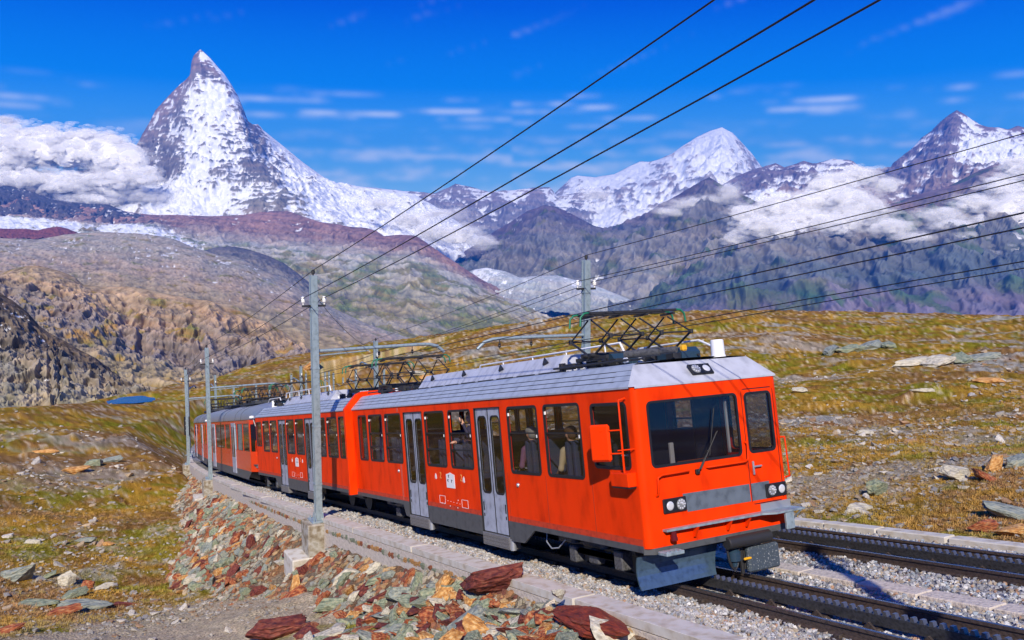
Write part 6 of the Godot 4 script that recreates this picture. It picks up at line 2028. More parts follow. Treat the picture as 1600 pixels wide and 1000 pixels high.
const COS_G := 0.98231
func train():
	textured("faded_paint", lin(0.80, 0.10, 0.05), 0.5, noise_tex(0.02, 4, 61, ramp([[0.0, grey(0.8)], [1.0, grey(1.0)]])), 1.0)
	textured("dusty_paint", lin(0.60, 0.046, 0.006), 0.6, noise_tex(0.012, 5, 62, ramp([[0.0, Color(0.75, 0.7, 0.68)], [0.5, grey(0.93)], [1.0, grey(1.0)]])), 1.0)
	mat("seam_paint", lin(0.30, 0.03, 0.008), 0.6)
	mat("yellow_print", lin(0.75, 0.42, 0.10), 0.5)
	var g := mat("cab_glass", Color(0.01, 0.012, 0.015), 0.04)
	g.metallic_specular = 0.6
	var o := textured("orange_gloss", lin(0.74, 0.05, 0.004), 0.22, noise_tex(0.006, 3, 4, ramp([[0.0, grey(0.95)], [1.0, grey(1.0)]])), 0.35)
	o.metallic_specular = 0.45
	mat("round_roof", lin(0.30, 0.32, 0.36), 0.35).metallic = 0.3
	var c1 := make_car("front red railcar facing the viewer, with windscreen and driver's door")
	place_car(c1, 0.0, -13.0 * COS_G)
	var c2: Node3D = c1.duplicate()
	c2.name = numbered("red_railcar")
	add_child(c2)
	tag(c2, "second red railcar, behind the bright orange end frame and the nearest steel mast", "train car", "the cars of the red train")
	place_car(c2, -13.08 * COS_G, -26.08 * COS_G, true)
	mirror_and_box(c1)
	# frame between the two cars
	var fm := Mb.new()
	var out := PackedVector2Array([Vector2(-1.53, 0.62), Vector2(1.53, 0.62), Vector2(1.53, 2.90), Vector2(1.18, 3.27), Vector2(1.0, 3.33), Vector2(-1.0, 3.33), Vector2(-1.18, 3.27), Vector2(-1.53, 2.90)])
	fm.prism(out, Vector3(-13.07, 0, 0), Vector3.BACK, Vector3.UP, Vector3(0.14, 0, 0))
	put("gangway_frame", fm, M.orange_paint, c1)
	var c3 := make_round_car("third railcar with round grey roof, its black cab window meeting the second car", 16.6)
	place_car(c3, -26.6 * COS_G, -43.2 * COS_G)
	var c4 := make_round_car("last railcar at the far end, glossy and partly behind a mast", 16.6)
	place_car(c4, -43.5 * COS_G, -60.1 * COS_G)
# --- masts of the overhead line, their concrete blocks, the wires ---
func make_mast(height: float, arm: float, arm_y: float, label: String, tr: Transform3D, group := "masts of the overhead line beside the rails") -> Node3D:
	# local z points to the valley; a positive arm reaches towards -z, over the rails
	var t := thing("catenary_mast", label, "mast", tr, group)
	var p := Mb.new()
	p.box(Vector3(-0.08, height * 0.5, 0), Vector3(0.05, height, 0.18), 0.006)
	p.box(Vector3(0.045, height * 0.5, 0), Vector3(0.11, height, 0.18), 0.008)
	p.box(Vector3(-0.03, height * 0.5, 0), Vector3(0.06, height - 0.02, 0.12))
	for k in int(height / 1.6):
		p.box(Vector3(0, 1.0 + 1.55 * k, 0), Vector3(0.22, 0.05, 0.195), 0.004)
	put("post", p, M.galvanised, t)
	var b := Mb.new()
	b.box(Vector3(0, 0.02, 0), Vector3(0.52, 0.04, 0.46), 0.006)
	for e in [[1, 1], [1, -1], [-1, 1], [-1, -1]]:
		b.lathe([Vector2(0.022, 0), Vector2(0.022, 0.07), Vector2(0, 0.07)], 6, Vector3(0.2 * e[0], 0.03, 0.17 * e[1]))
		b.prism(PackedVector2Array([Vector2(0.09, 0), Vector2(0.2, 0), Vector2(0.09, 0.2)]), Vector3(0, 0.04, 0.10 * e[1]), Vector3(e[0], 0, 0), Vector3.UP, Vector3(0, 0, 0.014))
	put("base_plate", b, M.galvanised, t)
	var c := Mb.new()
	c.box(Vector3(0.0, height - 0.80, 0.13), Vector3(0.05, 0.06, 0.06))
	c.box(Vector3(0, height - 0.80, 0), Vector3(0.06, 0.055, 0.62), 0.006)
	put("cross_arm", c, M.dark_machine, t)
	var prof := [Vector2(0.0, 0.15), Vector2(0.035, 0.145), Vector2(0.05, 0.12), Vector2(0.04, 0.10), Vector2(0.055, 0.07), Vector2(0.05, 0.0), Vector2(0.02, -0.01), Vector2(0.018, -0.07), Vector2(0, -0.07)]
	for s in [0.28, -0.28]:
		var i := Mb.new()
		i.lathe(prof, 10, Vector3(0, height - 0.70, s))
		put("insulator", i, M.ceramic, t)
	var ti := Mb.new()
	ti.lathe([Vector2(0.02, 0), Vector2(0.02, 0.03), Vector2(0.05, 0.05), Vector2(0.045, 0.13), Vector2(0.02, 0.15), Vector2(0, 0.15)], 10, Vector3(0, height, 0))
	put("top_insulator", ti, M.dark_machine, t)
	if absf(arm) > 0.1:
		var sg := -signf(arm)
		var L := absf(arm)
		var a := Mb.new()
		a.tube([Vector3(0, arm_y, 0.1 * sg), Vector3(0, arm_y + 0.03, sg * (L - 0.75)), Vector3(0, arm_y + 0.02, sg * (L - 0.45)), Vector3(0, arm_y - 0.05, sg * (L - 0.2)), Vector3(0, arm_y - 0.22, sg * L)], 0.045, 8)
		a.tube([Vector3(0, arm_y - 0.12, 0.1 * sg), Vector3(0, arm_y - 0.06, sg * L * 0.4)], 0.02, 6)
		put("bracket_arm", a, M.galvanised, t)
		var d := Mb.new()
		for e in [1.77, 2.74]:
			if e < L:
				d.tube([Vector3(0, arm_y, sg * e), Vector3(0, arm_y - 0.24, sg * e)], 0.012, 5)
				d.lathe([Vector2(0.03, 0), Vector2(0.045, 0.03), Vector2(0.03, 0.06), Vector2(0.045, 0.09), Vector2(0, 0.1)], 8, Vector3(0, arm_y - 0.2, sg * e))
		put("wire_hanger", d, M.dark_machine, t)
	return t

func upright(h: float, y: float, z: float) -> Transform3D:
	var b := path_basis(h)
	var x := Vector3(b.x.x, 0, b.x.z).normalized()
	return Transform3D(Basis(x, Vector3.UP, Vector3(b.z.x, 0, b.z.z).normalized()).rotated(b.z, 0.012), on_track(h, y, z))

func footing(h: float, label: String):
	var z := 2.24 + wall_in(h) if h < 0.0 else 2.75
	var t := thing("concrete_footing", label, "concrete block", upright(h, 0.0, z), "concrete blocks under the masts")
	var m := Mb.new()
	m.box(Vector3(0, -0.43, 0.02), Vector3(0.74, 0.86, 0.72), 0.03)
	put("upper_block", m, M.concrete, t)
	m = Mb.new()
	m.box(Vector3(-0.10, -1.55, 0.34), Vector3(1.0, 1.4, 0.95), 0.03)
	put("lower_block", m, M.coping_stone, t)

func wire(called: String, label: String, pts: Array, r: float, sag: float, group := "overhead wires above the railway"):
	var mb := Mb.new()
	for k in pts.size() - 1:
		var run := []
		var n := 14
		for j in n + 1:
			var f := float(j) / n
			run.append(pts[k].lerp(pts[k + 1], f) - Vector3(0, 4.0 * sag * f * (1.0 - f), 0))
		mb.tube(run, r, 5, false)
	var o := put(called, mb, M.wire)
	tag(o, label, "wire", group)

func poles_and_wires():
	footing(POSTS[0], "large stained concrete block under the tallest, nearest mast")
	footing(POSTS[1], "middle concrete block at the wall, under the second mast from the nearest")
	footing(POSTS[2], "smallest and farthest concrete block, at the end of the stone slope")
	footing(POSTS[3], "concrete block at the wall uphill of the train")
	var zs := []
	for h in POSTS: zs.append(2.24 + wall_in(h) if h < 0.0 else 2.75)
	make_mast(6.55, 3.7, 4.55, "tallest and nearest steel mast, standing on a large concrete block before the second car", upright(POSTS[0], 0.0, zs[0]))
	make_mast(6.55, 3.7, 4.55, "steel mast in front of the last two cars, second from the nearest", upright(POSTS[1], 0.0, zs[1]))
	make_mast(6.55, 3.7, 4.55, "steel mast at the outer end of the stone wall, left of the train's tail", upright(POSTS[2], 0.0, zs[2]))
	make_mast(6.55, 0.0, 4.55, "steel mast uphill of the train, its shadow falling across the ballast", upright(POSTS[3], 0.0, zs[3]))
	make_mast(6.55, -3.4, 4.45, "steel mast behind the front car's current collector", upright(-11.45, 0.0, -4.975))
	var m4 := at(296, 711, 70.0)
	make_mast(6.6, 2.0, 5.4, "thin dark mast just behind the train's tail, with a black signal box", Transform3D(Basis(), m4))
	var sg := thing("signal", "black signal box mounted on the thin mast at the train's tail", "signal", Transform3D(Basis(), m4 + Vector3(-0.05, 2.1, 0.22)))
	var mb := Mb.new()
	mb.box(Vector3(0, 0.35, 0), Vector3(0.42, 1.5, 0.18), 0.03)
	put("housing", mb, M.rubber, sg)
	mb = Mb.new()
	for k in 3: mb.lathe([Vector2(0.09, 0.02), Vector2(0.07, 0.0), Vector2(0, 0.0)], 10, Vector3(0, 0.8 - 0.4 * k, 0.10), Basis(Vector3.RIGHT, Vector3(0, 0, 1), Vector3(0, -1, 0)))
	put("lens", mb, M.lens_dark, sg)
	# the masts of the passing place farther down
	var yard := [[587, 533, 44, 3.0, "mast with a long arm left of the rear current collector, in the middle distance"], [470, 572, 72, 3.4, "thicker grey mast seen just left of the nearest mast's post"],
		[455, 586, 96, 3.2, "pale mast left of the thicker grey one above the second car's roof"], [478, 584, 108, 2.6, "thin white mast touching the nearest mast's left edge"],
		[556, 577, 88, 3.6, "slim lattice mast above the vent box of the second car"], [600, 577, 92, 0.0, "slim mast just right of the middle distance mast"],
		[336, 586, 86, 3.8, "mast right of the second nearest mast, over the tail car's roof"], [400, 600, 104, 3.5, "distant mast above the third car's dark roof boxes"],
		[421, 602, 112, 3.0, "distant mast above the joint of second and third cars"], [508, 582, 112, 0.0, "left of three thin distant masts right of the nearest mast"],
		[514, 581, 118, 3.0, "middle of three thin distant masts right of the nearest mast"], [521, 583, 115, 0.0, "right of three thin distant masts right of the nearest mast"],
		[536, 590, 122, 4.0, "short distant mast between the slim ones, over the orange frame"], [365, 604, 108, 3.0, "faint distant mast above the tail car's rounded roof"]]
	for e in yard:
		var top := at(e[0], e[1], e[2])
		make_mast(6.6, e[3], 5.2, e[4], Transform3D(Basis(Vector3.UP, 0.45), top - Vector3(0, 6.6, 0)), "masts of the passing place in the distance")
	# wires: three on the valley side, three on the uphill side, two contact wires over each track
	var U0 := func(h: float, z: float, y: float) -> Vector3: return on_track(h, 0, z) + Vector3(0, y, 0)
	var tops := []
	for e in [[36.0, 3.6], [8.4, 2.75], [POSTS[0], zs[0]], [POSTS[1], zs[1]], [POSTS[2], zs[2]]]: tops.append(e)
	for k in 3:
		var off: float = [0.0, 0.28, -0.28][k]
		var up: float = [6.70, 5.97, 5.97][k]
		var pts := []
		for e in tops: pts.append(U0.call(e[0], e[1] + off, up))
		pts.append(m4 + Vector3(0, up, 0))
		wire("feeder_wire", ["topmost of the three wires rising from the nearest mast to the upper edge", "middle of the three wires rising from the nearest mast, on its left insulator", "lowest of the three wires rising from the nearest mast, on its right insulator"][k], pts, 0.0105, 0.10)
	var mb_top := on_track(-11.45, 0, -4.975)
	var far_t := at(587, 533, 44) - Vector3(0, 6.6, 0)
	for k in 3:
		var off: float = [0.0, 0.28, -0.28][k]
		var up: float = [6.70, 5.97, 5.97][k]
		var pts := [U0.call(14.0, -7.3 + off, up), mb_top + Vector3(0, up, 0) + path_basis(-11.0).z * off, far_t + Vector3(0, up, 0), at([470, 478, 455][k], 572 + 12 * k, [72, 108, 96][k])]
		wire("feeder_wire", ["single wire from the top of the mast behind the train to the right edge", "upper of the paired wires on the crossarm of the mast behind the train", "lower of the paired wires on the crossarm of the mast behind the train"][k], pts, 0.0095, 0.12)
	for k in 4:
		var z: float = [0.485, -0.485, TRACK2 + 0.485, TRACK2 - 0.485][k]
		var y: float = [4.17, 4.17, 4.05, 4.05][k]
		var pts := []
		for h in [16.0, -0.5, -13.4, -24.0, -35.6, -46.0, -56.0, -68.0, -80.0]: pts.append(on_track(h, y, z))
		wire("contact_wire", ["contact wire over the train, on the valley side", "contact wire over the train, on the uphill side", "contact wire over the empty track, nearer to the train", "contact wire over the empty track, lowest at the right edge"][k], pts, 0.0085, 0.02)
	# two stay wires of the nearest mast
	wire("stay_wire", "thin stay wire running down right from the nearest mast to the middle distance mast", [at(500, 472, 24.6), at(587, 545, 44)], 0.008, 0.3)
	wire("stay_wire", "thin stay wire from the mast behind the train down to the left", [mb_top + Vector3(0, 5.7, 0), at(700, 520, 60)], 0.008, 0.3)
# --- loose rocks ---
func ground_hit(px: float, py: float) -> Vector3:
	var d := 6.0
	while d < 190.0:
		var p := at(px, py, d)
		var g := surface_y(p.x, p.z)
		if p.y < g: return Vector3(p.x, g, p.z)
		d *= 1.004
	return at(px, py, d)

func boulder(px: float, py: float, wide: float, shape: Vector3, m: Material, label: String, seed_: int, turn := 0.0, tilt := 0.0, sink := 0.15, group := "", called := "boulder"):
	var p := ground_hit(px, py)
	var b := Basis(Vector3.UP, turn) * Basis(Vector3.BACK, tilt)
	var tr := Transform3D(b * Basis().scaled(shape * wide), p + Vector3(0, shape.y * wide * (0.30 - sink), 0))
	var o := put(called, stone_mesh(seed_, 3 if wide > 0.9 and p.length() < 40.0 else 2, 17, 1.0, 0.035), m, self, tr)
	tag(o, label, "rock", group)
	return o

func rocks():
	# the foreground heap of broken slabs beside the coping
	var heap := Node3D.new()
	heap.name = "rock_heap"; add_child(heap); tag(heap, "", "", "", "structure")
	var kinds := [M.rust_stone, M.maroon_stone, M.green_grey_stone, M.green_grey_stone, M.ochre_stone, M.blue_grey_stone, M.pale_stone, M.rust_stone]
	var shapes := []
	for k in 6: shapes.append(stone_mesh(700 + k * 7, 1, 12, 0.5, 0.03))
	var n := 0
	var tries := 0
	while n < 295 and tries < 5000:
		tries += 1
		var px := rng.randf_range(480, 1120)
		var py := rng.randf_range(885, 1012)
		if py < 890 + absf(px - 800.0) * 0.28 and px < 700: continue
		var p := ground_hit(px, py)
		var t := to_track(p.x, p.z)
		if t.y < 2.42 or p.length() < 6.5: continue
		var size := rng.randf_range(0.14, 0.38) * (1.0 if rng.randf() < 0.8 else 1.4)
		var b := Basis.from_euler(Vector3(rng.randf_range(-0.5, 0.5), rng.randf() * TAU, rng.randf_range(-0.5, 0.5)))
		put("stone", shapes[n % 6], kinds[rng.randi() % 8], heap, Transform3D(b * Basis().scaled(Vector3(size * rng.randf_range(1.0, 1.7), size * rng.randf_range(0.6, 1.2), size)), p + Vector3(0, size * 0.12, 0)))
		n += 1
	boulder(765, 925, 0.95, Vector3(1.25, 0.62, 0.8), M.maroon_stone, "big dark maroon rock leaning against the coping in the foreground", 811, -0.5, 0.35, -0.15)
	boulder(955, 990, 1.45, Vector3(1.5, 0.27, 0.60), M.maroon_rust, "long rust red slab at the bottom edge, right of the heap", 812, -0.95, 0.17, 0.12)
	boulder(872, 984, 0.20, Vector3(1.0, 0.9, 1.0), M.pale_stone, "small pale lichen stone on the long rust red slab", 813, 0.3, 0.0, -2.3)
	boulder(728, 985, 0.62, Vector3(1.2, 0.35, 0.9), M.blue_grey_stone, "tilted blue grey slab in the middle of the foreground heap", 814, 0.4, 0.5, -0.2)
	boulder(690, 932, 0.42, Vector3(1.1, 0.8, 0.8), M.ochre_stone, "bright ochre chunk left of the big maroon rock", 815, 0.9, 0.6, -0.2)
	boulder(432, 996, 0.95, Vector3(1.3, 0.55, 0.8), M.maroon_stone, "dark red boulder alone at the bottom edge, below the stone slope", 816, 0.2, 0.1, 0.0)
	boulder(662, 640 + 210, 0.3, Vector3(1.4, 0.8, 0.7), M.maroon_stone, "wine red stone near the coping below the second door", 817, 0.4, 0.3, -0.2)
	# left moor
	boulder(36, 908, 1.25, Vector3(1.1, 0.55, 0.6), M.blue_grey_stone, "large grey boulder at the left edge of the moor", 820, 0.45, 0.25, 0.0)
	boulder(75, 903, 0.6, Vector3(1.2, 0.4, 0.7), M.green_grey_stone, "flat stones propped against the large grey boulder's right side", 821, 0.3, 0.4, 0.0)
	boulder(106, 915, 0.62, Vector3(0.9, 1.0, 0.7), M.pale_stone, "upright pale stone at the left of the slab pile", 822, 0.2, 0.1, 0.05)
	boulder(118, 933, 0.75, Vector3(1.2, 0.35, 0.7), M.green_grey_stone, "greenish slab at the heart of the slab pile", 823, 0.9, 0.2, 0.0)
	boulder(137, 922, 0.42, Vector3(1.0, 0.7, 0.9), M.rust_stone, "orange stone on top of the slab pile", 824, 0.1, 0.1, -0.3)
	boulder(160, 922, 0.5, Vector3(1.3, 0.4, 0.8), M.pale_stone, "pale flat slab at the right of the slab pile", 825, 0.7, 0.2, 0.0)
	boulder(132, 952, 1.0, Vector3(1.5, 0.30, 0.6), M.blue_grey_stone, "long blue grey slab along the foot of the slab pile", 826, 0.1, -0.05, 0.0)
	boulder(92, 962, 0.75, Vector3(1.5, 0.35, 0.55), M.rust_stone, "rust coloured slab in front of the slab pile", 827, 0.6, 0.1, 0.0)
	boulder(58, 946, 0.9, Vector3(1.4, 0.22, 0.8), M.green_grey_stone, "flat pale green slab lying left of the slab pile", 828, 0.2, 0.05, 0.0)
	boulder(8, 992, 0.6, Vector3(1.4, 0.4, 0.6), M.rust_stone, "red brown stone in the lower left corner", 829, 0.4, 0.2, 0.0)
	boulder(196, 948, 0.5, Vector3(1.6, 0.35, 0.6), M.maroon_stone, "thin maroon slab right of the slab pile", 830, 0.1, 0.0, 0.0)
	boulder(52, 851, 0.55, Vector3(1.2, 0.45, 0.7), M.pale_stone, "small white stone on the ochre grass, above the grey boulder", 831, 0.1, 0.0, 0.0)
	boulder(132, 849, 0.75, Vector3(1.2, 0.4, 0.6), M.blue_grey_stone, "low grey stone among pebbles in the middle of the left moor", 832, 0.5, 0.0, 0.0)
	boulder(170, 853, 0.45, Vector3(1.1, 0.5, 0.7), M.ochre_stone, "tan stone near the wall's foot on the left moor", 833, 0.2, 0.0, 0.0)
	boulder(120, 738, 1.3, Vector3(1.3, 0.4, 0.7), M.ochre_stone, "broad sandy boulder in the far row on the left moor", 834, 0.2, 0.0, 0.0)
	boulder(148, 728, 1.1, Vector3(1.2, 0.5, 0.7), M.green_grey_stone, "greenish boulder right of the sandy one in the far row", 835, 0.4, 0.1, 0.0)
	boulder(175, 722, 1.2, Vector3(1.3, 0.45, 0.7), M.blue_grey_stone, "blue grey boulder at the right end of the far row", 836, 0.1, 0.1, 0.0)
	boulder(72, 708, 1.1, Vector3(1.7, 0.3, 0.6), M.ochre_stone, "flat pink slab by itself high on the left moor", 837, 0.1, 0.0, 0.0)
	# right moor
	boulder(1372, 775, 0.62, Vector3(1.0, 0.75, 0.8), M.green_grey_stone, "speckled round boulder with a dark hollow at its left, right moor", 840, 0.2, 0.1, 0.0)
	boulder(1334, 800, 0.55, Vector3(1.5, 0.42, 0.8), M.pale_stone, "flat pale stone near the kerb on the right moor", 841, 0.1, 0.0, 0.05)
	boulder(1503, 750, 0.72, Vector3(1.3, 0.5, 0.8), M.pale_stone, "pale slab at the left of the right hand stone pile", 842, -0.3, -0.15, 0.0)
	boulder(1540, 752, 0.55, Vector3(1.2, 0.5, 0.8), M.rust_stone, "salmon coloured stone in the right hand stone pile", 843, -0.5, -0.4, 0.0)
	boulder(1553, 735, 0.6, Vector3(1.1, 0.7, 0.7), M.ochre_stone, "tan stone at the top of the right hand stone pile", 844, 0.5, 0.3, 0.0)
	boulder(1592, 728, 0.6, Vector3(1.2, 0.7, 0.7), M.blue_grey_stone, "grey stone at the right edge, above the right hand pile", 845, 0.4, 0.5, 0.0)
	boulder(1534, 832, 0.42, Vector3(1.4, 0.6, 0.8), M.rust_stone, "bright red stone close to the kerb, lower right", 846, 0.2, 0.1, 0.0)
	boulder(1582, 808, 0.7, Vector3(1.5, 0.35, 0.9), M.blue_grey_stone, "flat grey slab at the right edge above the bright red stone", 847, -0.4, -0.2, 0.0)
	boulder(1585, 836, 0.5, Vector3(1.5, 0.4, 0.8), M.ochre_stone, "orange slab right of the bright red stone", 848, 0.1, 0.1, 0.0)
	boulder(1352, 680, 0.55, Vector3(1.3, 0.45, 0.8), M.pale_stone, "white stone alone on brown turf, middle of the right moor", 849, 0.1, 0.0, 0.0)
	boulder(1248, 614, 0.8, Vector3(1.4, 0.5, 0.7), M.pale_stone, "white stone on green turf just right of the train's front", 850, 0.3, 0.0, 0.0)
	boulder(1440, 612, 1.0, Vector3(1.5, 0.3, 0.7), M.pale_stone, "pinkish flat stone high on the right moor", 851, 0.1, 0.0, 0.0)
	boulder(1545, 598, 1.2, Vector3(1.5, 0.3, 0.7), M.ochre_stone, "pale tan flat stone high at the right", 852, 0.1, 0.0, 0.0)
	# outcrops on the ridge
	for e in [[1300, 553, 2.2, 860, "dark ragged outcrop's left block on the ridge", M.blue_grey_stone], [1330, 548, 2.4, 861, "dark ragged outcrop's middle block on the ridge", M.green_grey_stone], [1362, 544, 2.8, 862, "dark ragged outcrop's largest block on the ridge", M.blue_grey_stone], [1392, 540, 2.3, 863, "dark ragged outcrop's right block on the ridge", M.green_grey_stone],
			[1425, 571, 2.4, 864, "left part of the long pale rock bar across the right moor", M.pale_stone], [1465, 569, 2.6, 865, "middle part of the long pale rock bar across the right moor", M.pale_stone], [1500, 566, 2.6, 866, "right part of the long pale rock bar across the right moor", M.green_grey_stone], [1535, 561, 2.2, 867, "dark right end of the long pale rock bar", M.blue_grey_stone]]:
		boulder(e[0], e[1], e[2], Vector3(1.4, 0.32, 0.8), e[5], e[4], e[3], 0.3 + 0.3 * (e[3] % 3), 0.1, 0.05, "", "outcrop")
	boulder(484, 578, 2.6, Vector3(1.5, 0.6, 0.9), M.ochre_stone, "tan boulder on the slope above the passing place", 870, 0.5, 0.45, 0.0)
	boulder(652, 588, 1.6, Vector3(1.3, 0.5, 0.8), M.pale_stone, "left of two pale stones seen through the rear current collector", 871, 0.2, 0.0, 0.0)
	boulder(668, 592, 1.4, Vector3(1.4, 0.4, 0.8), M.ochre_stone, "right of two pale stones seen through the rear current collector", 872, 0.2, 0.0, 0.0)
	# small stones strewn over the moor and dry grass tufts, beyond counting
	var mesh := stone_mesh(900, 0, 10, 0.6)
	var places := []
	var cs := PackedColorArray()
	var cols := [Color(0.42, 0.40, 0.36), Color(0.52, 0.49, 0.43), Color(0.30, 0.29, 0.27), Color(0.38, 0.24, 0.14), Color(0.46, 0.36, 0.24), Color(0.62, 0.59, 0.53)]
	for i in 26000:
		var px := rng.randf_range(-60, 1660)
		var py := 500.0 + pow(rng.randf(), 0.75) * 510.0
		var d := 1370.0 * 7.0 / maxf(py - 385.0, 60.0) * rng.randf_range(0.75, 1.25)
		var p := at(px, py, clampf(d, 9.0, 130.0))
		var t := to_track(p.x, p.z)
		if t.y > -5.0 and t.y < 2.6: continue
		var gr := noise_a.get_noise_2d(p.x * 0.06 - 20.0, p.z * 0.10 + 8.0) + noise_a.get_noise_2d(p.x * 0.4, p.z * 0.4) * 0.6
		if gr < rng.randf_range(-0.4, 0.45): continue
		var s := rng.randf_range(0.03, 0.11) * clampf(p.length() / 22.0, 1.0, 3.2) * (1.0 if rng.randf() < 0.92 else 2.2)
		places.append(Transform3D(Basis.from_euler(Vector3(rng.randf() * 0.6, rng.randf() * TAU, rng.randf() * 0.6)) * Basis().scaled(Vector3(s * 1.3, s * 0.8, s)), Vector3(p.x, ground_y(p.x, p.z) + s * 0.08, p.z)))
		cs.append((cols[rng.randi() % 6] * rng.randf_range(0.75, 1.15)).clamp().linear_to_srgb())
	scatter("moor_stones", mesh, M.stone_tint, places, cs)
	var tm := Mb.new()
	for k in 7:
		var a := TAU * k / 7.0
		var o := Vector3(cos(a), 0, sin(a)) * 0.25
		var tip := Vector3(cos(a + 0.3), 0, sin(a + 0.3)) * 0.85 + Vector3(0, 0.75 + 0.3 * (k % 3), 0)
		var side := Vector3(-sin(a), 0, cos(a)) * 0.14
		tm.tri(o - side, o + side, tip)
	var tuft := tm.mesh()
	places = []
	cs = PackedColorArray()
	for i in 60000:
		var px := rng.randf_range(-40, 1640)
		var py := 520.0 + pow(rng.randf(), 0.7) * 490.0
		var d := 1370.0 * 7.0 / maxf(py - 385.0, 60.0) * rng.randf_range(0.75, 1.25)
		if d > 48.0: continue
		var p := at(px, py, clampf(d, 9.0, 90.0))
		var t := to_track(p.x, p.z)
		if t.y > -4.95 and t.y < 2.6: continue
		if t.y >= 2.6 and base_y(p.x, p.z) < slope_y(t.x, t.y) + 0.1: continue
		var gr := noise_a.get_noise_2d(p.x * 0.06 - 20.0, p.z * 0.10 + 8.0) + noise_a.get_noise_2d(p.x * 0.7, p.z * 0.7) * 0.6
		if gr > rng.randf_range(-0.15, 0.5): continue
		if Vector2((p.x + 6.6) / 5.5, (p.z + 18.6) / 5.2).length() < 0.85: continue
		var s := rng.randf_range(0.05, 0.11) * clampf(p.length() / 28.0, 0.8, 1.3)
		places.append(Transform3D(Basis(Vector3.UP, rng.randf() * TAU) * Basis().scaled(Vector3(s, s * rng.randf_range(0.5, 0.9), s)), Vector3(p.x, ground_y(p.x, p.z) - s * 0.05, p.z)))
		var c := ground_colour(p.x, p.z, 0.0, 0.0) * rng.randf_range(0.75, 1.2)
		if c.b > 0.12: c = Color(0.30, 0.21, 0.06)
		cs.append(c.clamp().linear_to_srgb())
	scatter("grass_tufts", tuft, M.ballast_tint, places, cs)
# --- people in the carriages: one smooth skin over a skeleton of tapered bones ---
func bone_d(p: Vector3, b: Array) -> float:
	var a: Vector3 = b[0]
	var ab: Vector3 = b[1] - a
	var t := clampf((p - a).dot(ab) / maxf(ab.length_squared(), 1e-6), 0, 1)
	return p.distance_to(a + ab * t) - lerpf(b[2], b[3], t)

func skin(bones: Array, cell: float, soft: float) -> ArrayMesh:
	var lo := Vector3.INF
	var hi := -Vector3.INF
	for b in bones:
		var r: float = maxf(b[2], b[3]) + cell * 2.0
		for e in 2:
			lo = lo.min(b[e] - Vector3.ONE * r); hi = hi.max(b[e] + Vector3.ONE * r)
	var n := Vector3i(((hi - lo) / cell).ceil()) + Vector3i.ONE
	var f := PackedFloat32Array(); f.resize(n.x * n.y * n.z); f.fill(1.0)
	for z in n.z:
		for y in n.y:
			for x in n.x:
				var p := lo + Vector3(x, y, z) * cell
				var d := 1.0
				for b in bones:
					var e := bone_d(p, b)
					if e < d + soft * 2.0:
						var k := maxf(soft - absf(d - e), 0.0) / soft
						d = minf(d, e) - k * k * soft * 0.25
				f[(z * n.y + y) * n.x + x] = d
	var mb := Mb.new()
	mb.colored = true
	var at_cell := {}
	var off := [Vector3i(0, 0, 0), Vector3i(1, 0, 0), Vector3i(0, 1, 0), Vector3i(1, 1, 0), Vector3i(0, 0, 1), Vector3i(1, 0, 1), Vector3i(0, 1, 1), Vector3i(1, 1, 1)]
	var ed := [[0, 1], [2, 3], [4, 5], [6, 7], [0, 2], [1, 3], [4, 6], [5, 7], [0, 4], [1, 5], [2, 6], [3, 7]]
	for z in n.z - 1:
		for y in n.y - 1:
			for x in n.x - 1:
				var v := []
				var neg := 0
				for o in off:
					var d := f[((z + o.z) * n.y + y + o.y) * n.x + x + o.x]
					v.append(d)
					if d < 0.0: neg += 1
				if neg == 0 or neg == 8: continue
				var s := Vector3.ZERO
				var m := 0
				for e in ed:
					if (v[e[0]] < 0.0) != (v[e[1]] < 0.0):
						var t: float = v[e[0]] / (v[e[0]] - v[e[1]])
						s += Vector3(off[e[0]]).lerp(Vector3(off[e[1]]), t)
						m += 1
				var p := lo + (Vector3(x, y, z) + s / m) * cell
				var g := Vector3(v[1] + v[3] + v[5] + v[7] - v[0] - v[2] - v[4] - v[6], v[2] + v[3] + v[6] + v[7] - v[0] - v[1] - v[4] - v[5], v[4] + v[5] + v[6] + v[7] - v[0] - v[1] - v[2] - v[3]).normalized()
				var best := 9.0
				for b in bones:
					var e := bone_d(p, b)
					if e < best:
						best = e
						mb.col = b[4]
				at_cell[Vector3i(x, y, z)] = mb.vert(p, g)
	for c in at_cell:
		for ax in 3:
			var u := Vector3i.ZERO; u[(ax + 1) % 3] = 1
			var w := Vector3i.ZERO; w[(ax + 2) % 3] = 1
			var a := Vector3i.ZERO; a[ax] = 1
			var q0: Vector3i = c
			var q1: Vector3i = c + a
			var d0 := f[(q0.z * n.y + q0.y) * n.x + q0.x]
			var d1 := f[(q1.z * n.y + q1.y) * n.x + q1.x]
			if (d0 < 0.0) == (d1 < 0.0): continue
			if not (at_cell.has(c - u) and at_cell.has(c - w) and at_cell.has(c - u - w)): continue
			var i0: int = at_cell[c - u - w]; var i1: int = at_cell[c - w]; var i2: int = at_cell[c]; var i3: int = at_cell[c - u]
			if d0 < 0.0: mb.itri(i0, i1, i2); mb.itri(i0, i2, i3)
			else: mb.itri(i0, i2, i1); mb.itri(i0, i3, i2)
	return mb.mesh()

